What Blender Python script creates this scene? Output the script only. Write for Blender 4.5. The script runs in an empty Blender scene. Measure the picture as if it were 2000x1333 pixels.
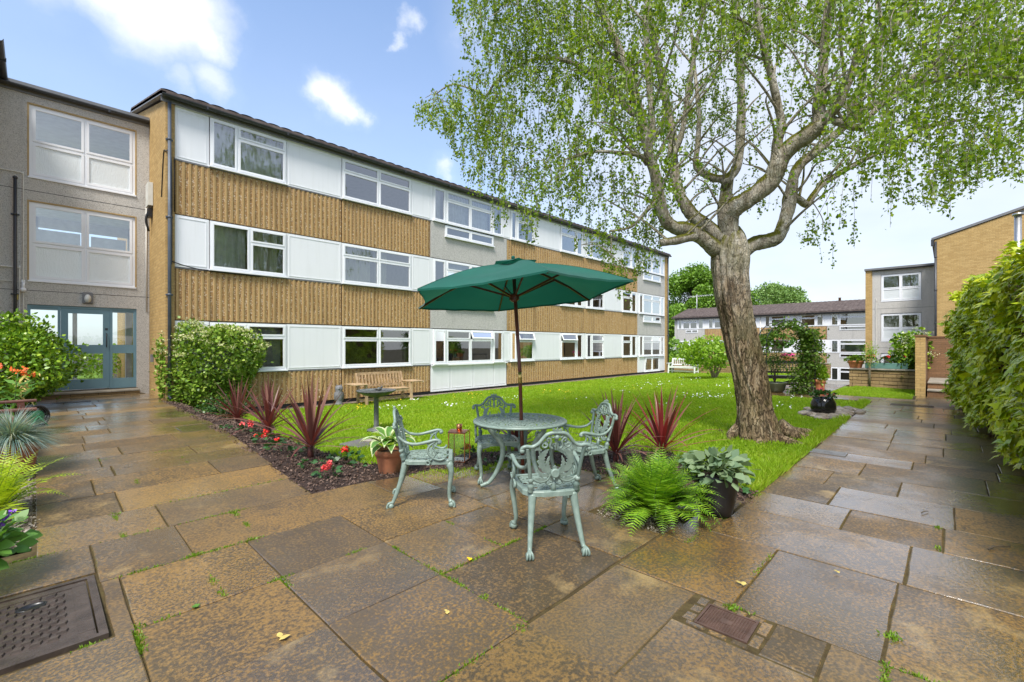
import bpy, bmesh, math, random
import numpy as np
from mathutils import Vector, Matrix
random.seed(7); RNG = np.random.default_rng(7)
SC = bpy.context.scene; COL = SC.collection
R = math.radians; PI = math.pi
# ---------------------------------------------------------------- camera frame
F, CX, HY, CH = 889.0, 1000.0, 674.0, 1.5
FW = (.723, .691); RT = (.691, -.723)
def xz(X, Z): return (Z*FW[0]+X*RT[0], Z*FW[1]+X*RT[1])
def at(px, py, z=0.0):
    Z = (CH-z)*F/(py-HY); u, v = xz((px-CX)/F*Z, Z); return (u, v, z)
def atd(px, py, Z):
    u, v = xz((px-CX)/F*Z, Z); return (u, v, CH+(HY-py)/F*Z)
def sm(a, b, x):
    t = min(1, max(0, (x-a)/(b-a))); return t*t*(3-2*t)
def lerp(a, b, t): return a+(b-a)*t
def pathz(v): return .2*sm(2.5, 9, v)
def lawnz(u, v): return -.28*sm(5, 12.8, v)
def drop(u, v): return -2.3*sm(20.7, 27.5, u) if v < 4.5 else 0.0
def G(u, v): return lerp(pathz(v), lawnz(u, v), sm(2.0, 3.2, u))
def gpt(px, py):
    z = 0
    for _ in range(12):
        p = at(px, py, z); z = .5*z+.5*G(p[0], p[1])
    return at(px, py, z)
# ---------------------------------------------------------------- materials
MATS = {}
def nd(nt, typ, ins=None, **props):
    n = nt.nodes.new('ShaderNode'+typ)
    for k, v in props.items(): setattr(n, k, v)
    for k, v in (ins or {}).items():
        s = n.inputs[k]
        if isinstance(v, bpy.types.NodeSocket): nt.links.new(v, s)
        else:
            if isinstance(v, tuple) and len(v) == 3 and s.type == 'RGBA': v = v+(1,)
            s.default_value = v
    return n
def newmat(name):
    m = bpy.data.materials.new(name); m.use_nodes = True; nt = m.node_tree
    for n in list(nt.nodes): nt.nodes.remove(n)
    MATS[name] = m; return m, nt
def finish(nt, sh): 
    o = nd(nt, 'OutputMaterial', {'Surface': sh}); return o
def ramp(nt, fac, stops):
    n = nd(nt, 'ValToRGB', {'Fac': fac}); cr = n.color_ramp
    while len(cr.elements) < len(stops): cr.elements.new(.5)
    for e, (p, c) in zip(cr.elements, stops):
        e.position = p; e.color = (c+(1,)) if isinstance(c, tuple) else (c, c, c, 1)
    return n.outputs['Color']
def mixc(nt, fac, a, b, bt='MIX'):
    n = nd(nt, 'Mix', data_type='RGBA', blend_type=bt)
    for s, v in ((n.inputs[0], fac), (n.inputs[6], a), (n.inputs[7], b)):
        if isinstance(v, bpy.types.NodeSocket): nt.links.new(v, s)
        else: s.default_value = v if not isinstance(v, tuple) else v+(1,)
    return n.outputs[2]
def mth(nt, op, a, b=0.0, clamp=False):
    n = nd(nt, 'Math', operation=op, use_clamp=clamp)
    for s, v in zip(n.inputs, (a, b)):
        if isinstance(v, bpy.types.NodeSocket): nt.links.new(v, s)
        else: s.default_value = v
    return n.outputs[0]
def coords(nt, scale=(1, 1, 1), kind='Object'):
    tc = nd(nt, 'TexCoord'); mp = nd(nt, 'Mapping', {'Vector': tc.outputs[kind], 'Scale': scale}); return mp.outputs[0]
def noise(nt, vec, scale, detail=4, rough=.55, out='Fac'):
    return nd(nt, 'TexNoise', {'Vector': vec, 'Scale': scale, 'Detail': detail, 'Roughness': rough}).outputs[out]
def bump(nt, h, strength=.3, dist=.01):
    return nd(nt, 'Bump', {'Height': h, 'Strength': strength, 'Distance': dist}).outputs[0]
def prin(nt, col, rough=.6, nrm=None, metal=0.0, spec=.5, **kw):
    d = {'Base Color': col, 'Roughness': rough, 'Metallic': metal, 'Specular IOR Level': spec}
    if nrm is not None: d['Normal'] = nrm
    d.update(kw); return nd(nt, 'BsdfPrincipled', d).outputs[0]
def plain(name, col, rough=.5, metal=0.0, var=.12, sc=6, bmp=.0, spec=.5, dirt=None):
    m, nt = newmat(name); v = coords(nt); n = noise(nt, v, sc, 5)
    c = ramp(nt, n, [(.3, tuple(x*(1-var) for x in col)), (.7, tuple(min(1, x*(1+var)) for x in col))])
    if dirt:
        n2 = noise(nt, v, sc*.5, 7, .65); c = mixc(nt, ramp(nt, n2, [(.5, 0.0), (.72, 1.0)]), c, dirt)
    nr = bump(nt, noise(nt, v, sc*8, 4), bmp, .01) if bmp else None
    finish(nt, prin(nt, c, rough, nr, metal, spec)); return m
def leafmat(name, cols, trans=.35, rough=.45, tint=None):
    m, nt = newmat(name)
    g = nd(nt, 'NewGeometry'); k = len(cols)
    c = ramp(nt, g.outputs['Random Per Island'], [(i/max(1, k-1), cols[i]) for i in range(k)])
    p = prin(nt, c, rough, spec=.35)
    t = nd(nt, 'BsdfTranslucent', {'Color': mixc(nt, 1.0, c, tint or (1.5, 1.45, .6), 'MULTIPLY')}).outputs[0]
    finish(nt, nd(nt, 'MixShader', {0: trans, 1: p, 2: t}).outputs[0]); return m
# ---------------------------------------------------------------- mesh builder
class MB:
    def __init__(s, T=None): s.v = []; s.f = []; s.m = []; s.T = T; s.sm = []
    def add(s, vs, fs, m=0, smooth=False):
        b = len(s.v)
        s.v += [tuple(s.T(*p)) for p in vs] if s.T else [tuple(p) for p in vs]
        s.f += [tuple(i+b for i in f) for f in fs]; s.m += [m]*len(fs); s.sm += [smooth]*len(fs); return s
    def box(s, x0, x1, y0, y1, z0, z1, m=0):
        return s.add([(x0,y0,z0),(x1,y0,z0),(x1,y1,z0),(x0,y1,z0),(x0,y0,z1),(x1,y0,z1),(x1,y1,z1),(x0,y1,z1)],
            [(0,3,2,1),(4,5,6,7),(0,1,5,4),(1,2,6,5),(2,3,7,6),(3,0,4,7)], m)
    def bbox(s, x0, x1, y0, y1, z0, z1, b=.005, m=0):
        # box with chamfered edges
        vs = []; 
        for (z, i) in ((z0, b), (z0+b, 0), (z1-b, 0), (z1, b)):
            vs += [(x0+i,y0+i,z),(x1-i,y0+i,z),(x1-i,y1-i,z),(x0+i,y1-i,z)]
        fs = [(3,2,1,0),(12,13,14,15)]
        for r in range(3):
            for k in range(4): fs.append((r*4+k, r*4+(k+1)%4, r*4+4+(k+1)%4, r*4+4+k))
        return s.add(vs, fs, m)
    def beam(s, a, b, w, h, m=0, up=(0, 0, 1)):
        a = Vector(a); b = Vector(b); d = (b-a).normalized(); x = d.cross(Vector(up))
        if x.length < 1e-4: x = d.cross(Vector((1, 0, 0)))
        x.normalize(); y = x.cross(d)
        vs = [p+x*i*w/2+y*j*h/2 for p in (a, b) for i, j in ((-1,-1),(1,-1),(1,1),(-1,1))]
        return s.add(vs, [(3,2,1,0),(4,5,6,7),(0,1,5,4),(1,2,6,5),(2,3,7,6),(3,0,4,7)], m)
    def quad(s, a, b, c, d, m=0): return s.add([a, b, c, d], [(0, 1, 2, 3)], m)
    def tube(s, pts, rad, n=8, m=0, cap=True, flat=None, smooth=True):
        P = [Vector(p) for p in pts]; k = len(P)
        if not hasattr(rad, '__len__'): rad = [rad]*k
        vs = []; fs = []; x = None
        for i in range(k):
            d = (P[min(i+1, k-1)]-P[max(i-1, 0)])
            if d.length < 1e-9: d = Vector((0, 0, 1))
            d.normalize()
            if x is None:
                x = d.cross(Vector((0, 0, 1)));
                if x.length < .05: x = d.cross(Vector((0, 1, 0)))
            x = x - d*x.dot(d)
            if x.length < 1e-6: x = d.orthogonal()
            x.normalize(); y = d.cross(x)
            for j in range(n):
                a = 2*PI*j/n; o = x*math.cos(a)*rad[i]+y*math.sin(a)*rad[i]
                if flat: o = Vector((o[0]*flat[0], o[1]*flat[1], o[2]*flat[2]))
                vs.append(P[i]+o)
        for i in range(k-1):
            for j in range(n): fs.append((i*n+j, i*n+(j+1)%n, (i+1)*n+(j+1)%n, (i+1)*n+j))
        if cap: fs.append(tuple(range(n-1, -1, -1))); fs.append(tuple((k-1)*n+j for j in range(n)))
        return s.add(vs, fs, m, smooth)
    def lathe(s, prof, n=32, c=(0, 0, 0), m=0, close=False):
        vs = []; fs = []; k = len(prof)
        for r, z in prof:
            for j in range(n): a = 2*PI*j/n; vs.append((c[0]+r*math.cos(a), c[1]+r*math.sin(a), c[2]+z))
        for i in range(k-1):
            for j in range(n): fs.append((i*n+j, i*n+(j+1)%n, (i+1)*n+(j+1)%n, (i+1)*n+j))
        if close:
            for j in range(n): fs.append(((k-1)*n+j, (k-1)*n+(j+1)%n, (j+1)%n, j))
        else:
            fs.append(tuple(range(n-1, -1, -1))); fs.append(tuple((k-1)*n+j for j in range(n)))
        return s.add(vs, fs, m, True)
    def ball(s, c, r, m=0, n=10, k=6, sq=(1, 1, 1)):
        pr = [(max(1e-4, math.sin(PI*i/k)), -math.cos(PI*i/k)) for i in range(k+1)]
        vs = []; fs = []
        for a, z in pr:
            for j in range(n):
                t = 2*PI*j/n; vs.append((c[0]+r*a*math.cos(t)*sq[0], c[1]+r*a*math.sin(t)*sq[1], c[2]+r*z*sq[2]))
        for i in range(k):
            for j in range(n): fs.append((i*n+j, i*n+(j+1)%n, (i+1)*n+(j+1)%n, (i+1)*n+j))
        return s.add(vs, fs, m, True)
    def prism(s, poly, z0, z1, m=0):
        n = len(poly); vs = [(x, y, z0) for x, y in poly]+[(x, y, z1) for x, y in poly]
        fs = [tuple(range(n-1, -1, -1)), tuple(range(n, 2*n))]+[(i, (i+1)%n, n+(i+1)%n, n+i) for i in range(n)]
        return s.add(vs, fs, m)
    def build(s, name, mats, parent=None, loc=None):
        me = bpy.data.meshes.new(name); me.from_pydata(s.v, [], s.f)
        for mm in (mats if isinstance(mats, (list, tuple)) else [mats]): me.materials.append(MATS[mm] if isinstance(mm, str) else mm)
        me.polygons.foreach_set('material_index', s.m); me.polygons.foreach_set('use_smooth', s.sm)
        bm = bmesh.new(); bm.from_mesh(me); bmesh.ops.recalc_face_normals(bm, faces=bm.faces); bm.to_mesh(me); bm.free()
        me.update(); return link(name, me, parent, loc)
def link(name, me, parent=None, loc=None):
    o = bpy.data.objects.new(name, me); COL.objects.link(o)
    if parent is not None: o.parent = parent
    if loc is not None: o.location = loc
    return o
def tag(o, label=None, cat=None, group=None, kind=None):
    for k, v in (('label', label), ('category', cat), ('group', group), ('kind', kind)):
        if v: o[k] = v
    return o
def thing(name, loc, label, cat, group=None, rz=0):
    o = bpy.data.objects.new(name, None); COL.objects.link(o); o.location = loc; o.rotation_euler = (0, 0, rz)
    o.empty_display_size = .1
    return tag(o, label, cat, group)
def dup(root, loc=None, rz=None, label=None, group=None):
    def cp(o, par):
        c = o.copy(); COL.objects.link(c)
        if par is not None: c.parent = par
        for ch in list(o.children): cp(ch, c)
        return c
    r = cp(root, None)
    if loc is not None: r.location = loc
    if rz is not None: r.rotation_euler = (0, 0, rz)
    if label: r['label'] = label
    if group: r['group'] = group
    return r
def npmesh(name, V, faces_per, loops, mats, parent=None, midx=None, smooth=False):
    """V (N,3); faces_per (M,) loop counts; loops flat vertex ids."""
    me = bpy.data.meshes.new(name); me.vertices.add(len(V)); me.vertices.foreach_set('co', np.ascontiguousarray(V, np.float32).ravel())
    me.loops.add(len(loops)); me.loops.foreach_set('vertex_index', np.ascontiguousarray(loops, np.int32))
    st = np.concatenate([[0], np.cumsum(faces_per)[:-1]]).astype(np.int32)
    me.polygons.add(len(faces_per)); me.polygons.foreach_set('loop_start', st); me.polygons.foreach_set('loop_total', np.asarray(faces_per, np.int32))
    for mm in (mats if isinstance(mats, (list, tuple)) else [mats]): me.materials.append(MATS[mm])
    if midx is not None: me.polygons.foreach_set('material_index', np.asarray(midx, np.int32))
    if smooth: me.polygons.foreach_set('use_smooth', np.ones(len(faces_per), bool))
    me.update(calc_edges=True); me.validate(); return link(name, me, parent)
LEAF = (np.array([(0, 0, 0), (.35, -.36, .06), (.75, -.22, .03), (1, 0, -.06), (.75, .22, .03), (.35, .36, .06)]), [(0, 1, 2, 3, 4, 5)])
DIAM = (np.array([(0, 0, 0), (.45, -.38, .07), (1, 0, -.03), (.45, .38, .07)]), [(0, 1, 2, 3)])
SLIM = (np.array([(0, 0, 0), (.4, -.17, .05), (1, 0, -.05), (.4, .17, .05)]), [(0, 1, 2, 3)])
def nrmz(a): return a/np.maximum(1e-9, np.linalg.norm(a, axis=1, keepdims=True))
def leafcloud(name, P, D, N, S, tmpl, mats, parent=None, midx=None):
    """one leaf per row: base P, axis D, rough normal N, length S"""
    D = nrmz(D); B = nrmz(np.cross(N, D)); N2 = np.cross(D, B)
    tv, tf = tmpl; k = len(tv); n = len(P); S = np.asarray(S).reshape(-1, 1, 1)
    V = P[:, None, :]+S*(tv[None, :, 0:1]*D[:, None, :]+tv[None, :, 1:2]*B[:, None, :]+tv[None, :, 2:3]*N2[:, None, :])
    lp = np.concatenate([np.array(f) for f in tf]); fp = np.array([len(f) for f in tf])
    L = (np.arange(n)[:, None]*k+lp[None, :]).ravel()
    mi = np.repeat(midx, len(tf)) if midx is not None else None
    return npmesh(name, V.reshape(-1, 3), np.tile(fp, n), L, mats, parent, mi)
def rdir(n, z=0.0, spread=1.0):
    a = RNG.normal(size=(n, 3))*spread; a[:, 2] += z; return nrmz(a)
def smooth_poly(pts, k=6):
    """Catmull-Rom through points"""
    P = [np.array(p, float) for p in pts]; P = [2*P[0]-P[1]]+P+[2*P[-1]-P[-2]]; out = []
    for i in range(1, len(P)-2):
        for j in range(k):
            t = j/k; a, b, c, d = P[i-1:i+3]
            out.append(.5*((2*b)+(c-a)*t+(2*a-5*b+4*c-d)*t*t+(-a+3*b-3*c+d)*t**3))
    out.append(P[-2]); return [tuple(p) for p in out]
def inpoly(x, y, poly):
    r = False; n = len(poly); j = n-1
    for i in range(n):
        xi, yi = poly[i]; xj, yj = poly[j]
        if (yi > y) != (yj > y) and x < (xj-xi)*(y-yi)/(yj-yi)+xi: r = not r
        j = i
    return r
def inpoly_np(X, Y, poly):
    r = np.zeros(len(X), bool); n = len(poly); j = n-1
    for i in range(n):
        xi, yi = poly[i]; xj, yj = poly[j]
        if yi != yj: r ^= ((yi > Y) != (yj > Y)) & (X < (xj-xi)*(Y-yi)/(yj-yi)+xi)
        j = i
    return r
lawnz_np = lambda u, v: -.28*(lambda t: t*t*(3-2*t))(np.clip((v-5)/7.8, 0, 1))
# ---------------------------------------------------------------- material library
plain('white_upvc', (.81, .82, .84), .32, var=.03, sc=1.2)
plain('white_board_flat', (.79, .80, .82), .45, var=.04, sc=.8)
plain('dark_metal', (.035, .037, .042), .35, var=.2)
plain('grey_pipe', (.07, .085, .11), .4, var=.15)
plain('white_pipe', (.7, .68, .62), .5)
plain('plinth_black', (.025, .026, .03), .6, bmp=.2)
plain('teal_paint', (.155, .275, .325), .38, var=.06, sc=3)
plain('beige_frame', (.62, .57, .50), .45, var=.05)
plain('ochre_reveal', (.42, .29, .13), .7, var=.12)
plain('steel', (.5, .5, .5), .35, metal=.8)
plain('lead_grey', (.17, .17, .175), .5)
plain('room', (.30, .27, .23), .9)
plain('stair_room', (.78, .78, .76), .9)
plain('curtain', (.62, .60, .46), .9, var=.1, sc=2)
plain('blind_grey', (.42, .44, .46), .7)
plain('blind_green', (.36, .40, .33), .8)
plain('curtain_white', (.75, .75, .72), .9)
plain('teak', (.42, .29, .165), .6, var=.35, sc=9, bmp=.2)
plain('dark_timber', (.055, .03, .022), .45, var=.3, sc=8, bmp=.15)
plain('brown_timber', (.115, .045, .03), .4, var=.3, sc=8, bmp=.15)
plain('black_timber', (.012, .011, .011), .4)
plain('white_paint', (.75, .77, .74), .5, dirt=(.55, .58, .5))
plain('umbrella_wood', (.13, .035, .02), .3, var=.25, sc=14)
plain('brass', (.55, .38, .12), .3, metal=.9)
plain('copper', (.62, .25, .12), .28, metal=.95, var=.2)
plain('terracotta', (.40, .15, .07), .75, var=.2, sc=9, bmp=.15, dirt=(.2, .12, .06))
plain('terracotta_bright', (.55, .20, .09), .7, var=.12, sc=7)
plain('black_pot', (.018, .018, .02), .42, var=.25)
plain('black_glaze', (.012, .011, .011), .12, var=.2)
plain('olive_pot', (.075, .085, .045), .4)
plain('blue_glaze', (.01, .05, .2), .15)
plain('aged_bronze', (.10, .105, .10), .5, var=.3, sc=12, bmp=.2, dirt=(.16, .18, .15))
plain('stone_grey', (.16, .16, .17), .8, var=.3, sc=18, bmp=.4)
plain('flag_stone', (.27, .24, .19), .7, var=.25, sc=5, bmp=.2)
plain('slate_slab', (.13, .125, .12), .4, var=.25, sc=7, bmp=.15)
plain('cast_iron', (.060, .045, .036), .26, var=.35, sc=9, bmp=.2)
plain('rust_iron', (.095, .056, .042), .38, var=.3, sc=12, bmp=.2)
plain('hose_black', (.012, .012, .013), .35)
plain('hose_green', (.02, .17, .06), .4)
plain('teal_trough', (.11, .23, .20), .5)
plain('petal_red', (.75, .03, .02), .5, var=.25, sc=30)
plain('petal_coral', (.82, .10, .10), .5, var=.25, sc=30)
plain('petal_orange', (.85, .13, .015), .5, var=.25, sc=30)
plain('petal_pink', (.75, .02, .28), .5)
plain('petal_purple', (.22, .07, .5), .5)
plain('petal_white', (.85, .85, .8), .6)
plain('petal_yellow', (.80, .52, .01), .6)
plain('wood_stem', (.10, .075, .05), .8, var=.3, sc=12)
plain('pale_stem', (.30, .24, .16), .8, var=.3, sc=12)
plain('green_stem', (.08, .14, .03), .6)
plain('dry_leaf', (.55, .42, .12), .7, var=.3, sc=20)
plain('aerial_metal', (.5, .5, .5), .4, metal=.6)
plain('opal_glass', (.6, .6, .57), .25)
plain('cream_box', (.6, .6, .55), .5)
def m_board():
    m, nt = newmat('white_board'); v = coords(nt); st = noise(nt, coords(nt, (5, 5, .35)), 1.4, 5, .6); n = noise(nt, v, .7, 4)
    c = ramp(nt, n, [(.3, (.77, .78, .80)), (.7, (.81, .815, .83))]); c = mixc(nt, ramp(nt, st, [(.50, 0.0), (.80, .22)]), c, (.50, .50, .46))
    finish(nt, prin(nt, c, .42, bump(nt, noise(nt, v, 1.5, 2), .05, .02)))
m_board()
def m_umbrella():
    m, nt = newmat('umbrella_cloth'); v = coords(nt)
    c = ramp(nt, noise(nt, v, 3, 5), [(.3, (.004, .085, .06)), (.7, (.007, .115, .08))])
    w = nd(nt, 'TexWave', {'Vector': v, 'Scale': 160.0}, wave_type='BANDS').outputs['Fac']
    p = prin(nt, c, .75, bump(nt, w, .08, .001), spec=.25, **{'Sheen Weight': .15})
    t = nd(nt, 'BsdfTranslucent', {'Color': (.01, .16, .10, 1)}).outputs[0]
    finish(nt, nd(nt, 'MixShader', {0: .22, 1: p, 2: t}).outputs[0])
m_umbrella()
def m_chair():
    m, nt = newmat('sage_metal'); v = coords(nt); n = noise(nt, v, 22, 6, .6)
    c = ramp(nt, n, [(.3, (.16, .22, .185)), (.6, (.225, .295, .25)), (.8, (.30, .37, .32))])
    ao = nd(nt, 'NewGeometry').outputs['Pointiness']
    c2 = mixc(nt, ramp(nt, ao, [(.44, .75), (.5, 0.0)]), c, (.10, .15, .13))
    finish(nt, prin(nt, c2, .38, bump(nt, n, .15, .004)))
m_chair()
def m_glass(name, rough=0.0, tint=(.88, .92, .91), boost=1.5):
    m, nt = newmat(name)
    fr = nd(nt, 'Fresnel', {'IOR': 1.55}).outputs[0]
    f = mth(nt, 'MULTIPLY', fr, boost, True)
    v = coords(nt); nr = bump(nt, noise(nt, v, 1.1, 1), .02, .05)
    g = nd(nt, 'BsdfGlossy', {'Color': (1, 1, 1, 1), 'Roughness': .002, 'Normal': nr}).outputs[0]
    t = nd(nt, 'BsdfTransparent', {'Color': tint+(1,)}).outputs[0]
    finish(nt, nd(nt, 'MixShader', {0: f, 1: t, 2: g}).outputs[0])
m_glass('glass', boost=5.2); m_glass('clear_glass', tint=(.9, .94, .92), boost=1.0); m_glass('door_glass', boost=2.6)
def m_obscure():
    m, nt = newmat('obscure_glass'); v = coords(nt, (60, 60, 14)); h = noise(nt, v, 1.0, 3)
    nr = bump(nt, h, .5, .02)
    p = prin(nt, (.88, .92, .92), .12, nr, spec=.8)
    t = nd(nt, 'BsdfTranslucent', {'Color': (.92, .97, .96, 1)}).outputs[0]
    finish(nt, nd(nt, 'MixShader', {0: .25, 1: p, 2: t}).outputs[0])
m_obscure()
def m_aggregate(name, base, dark, light, scale, big=1.0, stain=.5, bmp=.5):
    m, nt = newmat(name); v = coords(nt)
    vo = nd(nt, 'TexVoronoi', {'Vector': v, 'Scale': scale}); 
    sep = nd(nt, 'SeparateColor', {'Color': vo.outputs['Color']}).outputs[0]
    c = ramp(nt, sep, [(0, dark), (.35, base), (.75, base), (.93, light), (1, light)])
    edge = ramp(nt, vo.outputs['Distance'], [(.25, 0.0), (.6, 1.0)])
    c = mixc(nt, mth(nt, 'MULTIPLY', edge, .35), c, tuple(x*.45 for x in base))
    vs = coords(nt, (2.6, 2.6, .22)); st = noise(nt, vs, 1.3, 6, .68)
    c = mixc(nt, mth(nt, 'MULTIPLY', ramp(nt, st, [(.52, 0.0), (.75, 1.0)]), stain), c, tuple(x*.4 for x in base))
    finish(nt, prin(nt, c, .85, bump(nt, vo.outputs['Distance'], bmp, .012), spec=.3))
m_aggregate('ribbed_pebble', (.41, .24, .095), (.16, .08, .036), (.72, .60, .43), 46, stain=.75)
m_aggregate('ribbed_ridge', (.48, .315, .135), (.38, .24, .10), (.55, .38, .18), 80, stain=.75, bmp=.35)
m_aggregate('pebbledash', (.66, .63, .58), (.30, .285, .26), (.62, .59, .55), 95, stain=.4)
m_aggregate('pebbledash_pale', (.60, .58, .54), (.30, .28, .26), (.62, .60, .57), 80, stain=.3)
m_aggregate('gravel', (.20, .155, .11), (.06, .045, .035), (.42, .36, .29), 38, stain=.2, bmp=1.0)
def m_brick(name, c1, c2, mortar, sc=1.0, bw=.225, rh=.075, dirt=.3):
    m, nt = newmat(name); tc = nd(nt, 'TexCoord'); sp = nd(nt, 'SeparateXYZ', {0: tc.outputs['Object']})
    s = mth(nt, 'ADD', sp.outputs[0], sp.outputs[1])
    cb = nd(nt, 'CombineXYZ', {0: s, 1: sp.outputs[2]}).outputs[0]
    b = nd(nt, 'TexBrick', {'Vector': cb, 'Color1': c1, 'Color2': c2, 'Mortar': mortar, 'Scale': 1.0, 'Mortar Size': .006, 'Mortar Smooth': .3, 'Bias': -.1, 'Brick Width': bw*sc, 'Row Height': rh*sc})
    v = tc.outputs['Object']; n = noise(nt, v, 1.2, 6, .65); n2 = noise(nt, v, 22, 5, .6)
    c = mixc(nt, mth(nt, 'MULTIPLY', ramp(nt, n, [(.45, 0.0), (.75, 1.0)]), dirt), b.outputs['Color'], tuple(x*.45 for x in c1))
    c = mixc(nt, .5, c, ramp(nt, n2, [(.3, .35), (.7, .65)]), 'OVERLAY')
    h = mth(nt, 'ADD', mth(nt, 'MULTIPLY', b.outputs['Fac'], -1.0), mth(nt, 'MULTIPLY', n2, .8))
    finish(nt, prin(nt, c, .85, bump(nt, h, .6, .01), spec=.25))
m_brick('brick_tan', (.50, .335, .135), (.40, .255, .095), (.33, .23, .11))
m_brick('brick_brown', (.24, .13, .065), (.18, .10, .05), (.16, .10, .06), dirt=.5)
m_brick('stone_course', (.36, .25, .12), (.27, .18, .09), (.08, .06, .04), bw=.5, rh=.12, dirt=.45)
def m_tiles():
    m, nt = newmat('roof_tile'); tc = nd(nt, 'TexCoord'); sp = nd(nt, 'SeparateXYZ', {0: tc.outputs['Object']})
    n = noise(nt, tc.outputs['Object'], 3, 6); n2 = noise(nt, tc.outputs['Object'], 16, 3)
    c = ramp(nt, n, [(.3, (.075, .058, .052)), (.55, (.125, .095, .085)), (.75, (.18, .15, .13))])
    c = mixc(nt, .5, c, ramp(nt, n2, [(.3, .3), (.7, .7)]), 'OVERLAY')
    finish(nt, prin(nt, c, .8, bump(nt, n2, .3, .02), spec=.3))
m_tiles()
def m_slab():
    m, nt = newmat('paving'); v = coords(nt); g = nd(nt, 'NewGeometry'); rnd = g.outputs['Random Per Island']
    fr = lambda k: mth(nt, 'FRACT', mth(nt, 'MULTIPLY', rnd, k))
    rv = nd(nt, 'CombineXYZ', {0: mth(nt, 'MULTIPLY', rnd, 37.0), 1: mth(nt, 'MULTIPLY', rnd, 91.0), 2: 0.0}).outputs[0]
    vv = nd(nt, 'VectorMath', {0: v, 1: rv}, operation='ADD').outputs[0]
    ochre = ramp(nt, rnd, [(0, (.205, .112, .028)), (.3, (.25, .142, .038)), (.55, (.185, .115, .045)), (.8, (.29, .168, .046)), (1, (.165, .10, .040))])
    grey = ramp(nt, fr(7.3), [(0, (.040, .031, .020)), (1, (.075, .059, .042))])
    big = noise(nt, vv, 1.1, 4, .6); fine = noise(nt, v, 58, 3, .6); mid = noise(nt, vv, 5.5, 6, .62); grit = noise(nt, v, 150, 2, .6)
    # mottling: centimetre blotches whose share changes over each stone
    sh = mth(nt, 'ADD', mth(nt, 'MULTIPLY', mth(nt, 'SUBTRACT', big, .5), 1.1), mth(nt, 'MULTIPLY', mth(nt, 'SUBTRACT', mid, .5), .9))
    sh = mth(nt, 'ADD', sh, mth(nt, 'MULTIPLY', mth(nt, 'SUBTRACT', fr(13.7), .5), .35))
    f = mth(nt, 'MULTIPLY', mth(nt, 'ADD', mth(nt, 'MULTIPLY', mth(nt, 'SUBTRACT', fine, .5), 2.4), mth(nt, 'ADD', mth(nt, 'MULTIPLY', sh, .7), .10)), 2.0)
    f = mth(nt, 'ADD', f, .45, True)
    c = mixc(nt, mth(nt, 'MULTIPLY', f, .88), ochre, grey)
    pale = mth(nt, 'MULTIPLY', mth(nt, 'SUBTRACT', noise(nt, vv, 1.9, 6, .62), .56), 7.0, True)
    pale = mth(nt, 'MULTIPLY', pale, ramp(nt, fr(5.1), [(.6, 0.0), (.85, .8)]))
    c = mixc(nt, pale, c, (.40, .28, .12))
    alg = mth(nt, 'MULTIPLY', mth(nt, 'SUBTRACT', noise(nt, v, .55, 3), .50), 4.0, True)
    c = mixc(nt, mth(nt, 'MULTIPLY', alg, .22), c, (.15, .115, .025))
    c = mixc(nt, .35, c, ramp(nt, grit, [(.3, .25), (.7, .75)]), 'OVERLAY')
    wet = mth(nt, 'ADD', noise(nt, v, .75, 5, .6), mth(nt, 'MULTIPLY', mth(nt, 'SUBTRACT', fr(3.3), .5), .22))
    r = nd(nt, 'MapRange', {'Value': wet, 'From Min': .36, 'From Max': .64, 'To Min': .20, 'To Max': .48}).outputs[0]
    r = mth(nt, 'ADD', r, mth(nt, 'MULTIPLY', mth(nt, 'SUBTRACT', fine, .5), .22), True)
    h = mth(nt, 'ADD', mth(nt, 'MULTIPLY', fine, .6), mth(nt, 'ADD', mth(nt, 'MULTIPLY', mid, .7), mth(nt, 'MULTIPLY', grit, .25)))
    film = nd(nt, 'MapRange', {'Value': wet, 'From Min': .40, 'From Max': .58, 'To Min': 1.0, 'To Max': .0}).outputs[0]
    finish(nt, prin(nt, c, r, bump(nt, h, .35, .006), spec=.5, **{'Coat Weight': film, 'Coat Roughness': .16, 'Coat IOR': 1.5, 'Coat Normal': bump(nt, h, .35, .006)}))
m_slab()
def m_soil():
    m, nt = newmat('soil'); v = coords(nt); n = noise(nt, v, 30, 6, .7); n2 = noise(nt, v, 4, 4)
    c = ramp(nt, n, [(.3, (.018, .011, .008)), (.55, (.05, .03, .022)), (.75, (.13, .085, .06))])
    finish(nt, prin(nt, c, .75, bump(nt, n, 1.0, .03), spec=.3))
m_soil()
def m_ground(name, a, b, c3, sc=9):
    m, nt = newmat(name); v = coords(nt); n = noise(nt, v, sc, 6, .65); n2 = noise(nt, v, .5, 4)
    c = ramp(nt, n, [(.3, a), (.6, b), (.8, c3)])
    c = mixc(nt, ramp(nt, n2, [(.35, 0.0), (.7, .5)]), c, a)
    finish(nt, prin(nt, c, .9, bump(nt, n, .6, .03), spec=.15))
m_ground('turf', (.10, .185, .012), (.15, .26, .016), (.20, .28, .03))
m_ground('joint_fill', (.045, .032, .016), (.10, .075, .03), (.12, .12, .03), 14)
m_ground('earth', (.05, .045, .03), (.09, .08, .05), (.13, .11, .07), 3)
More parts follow.
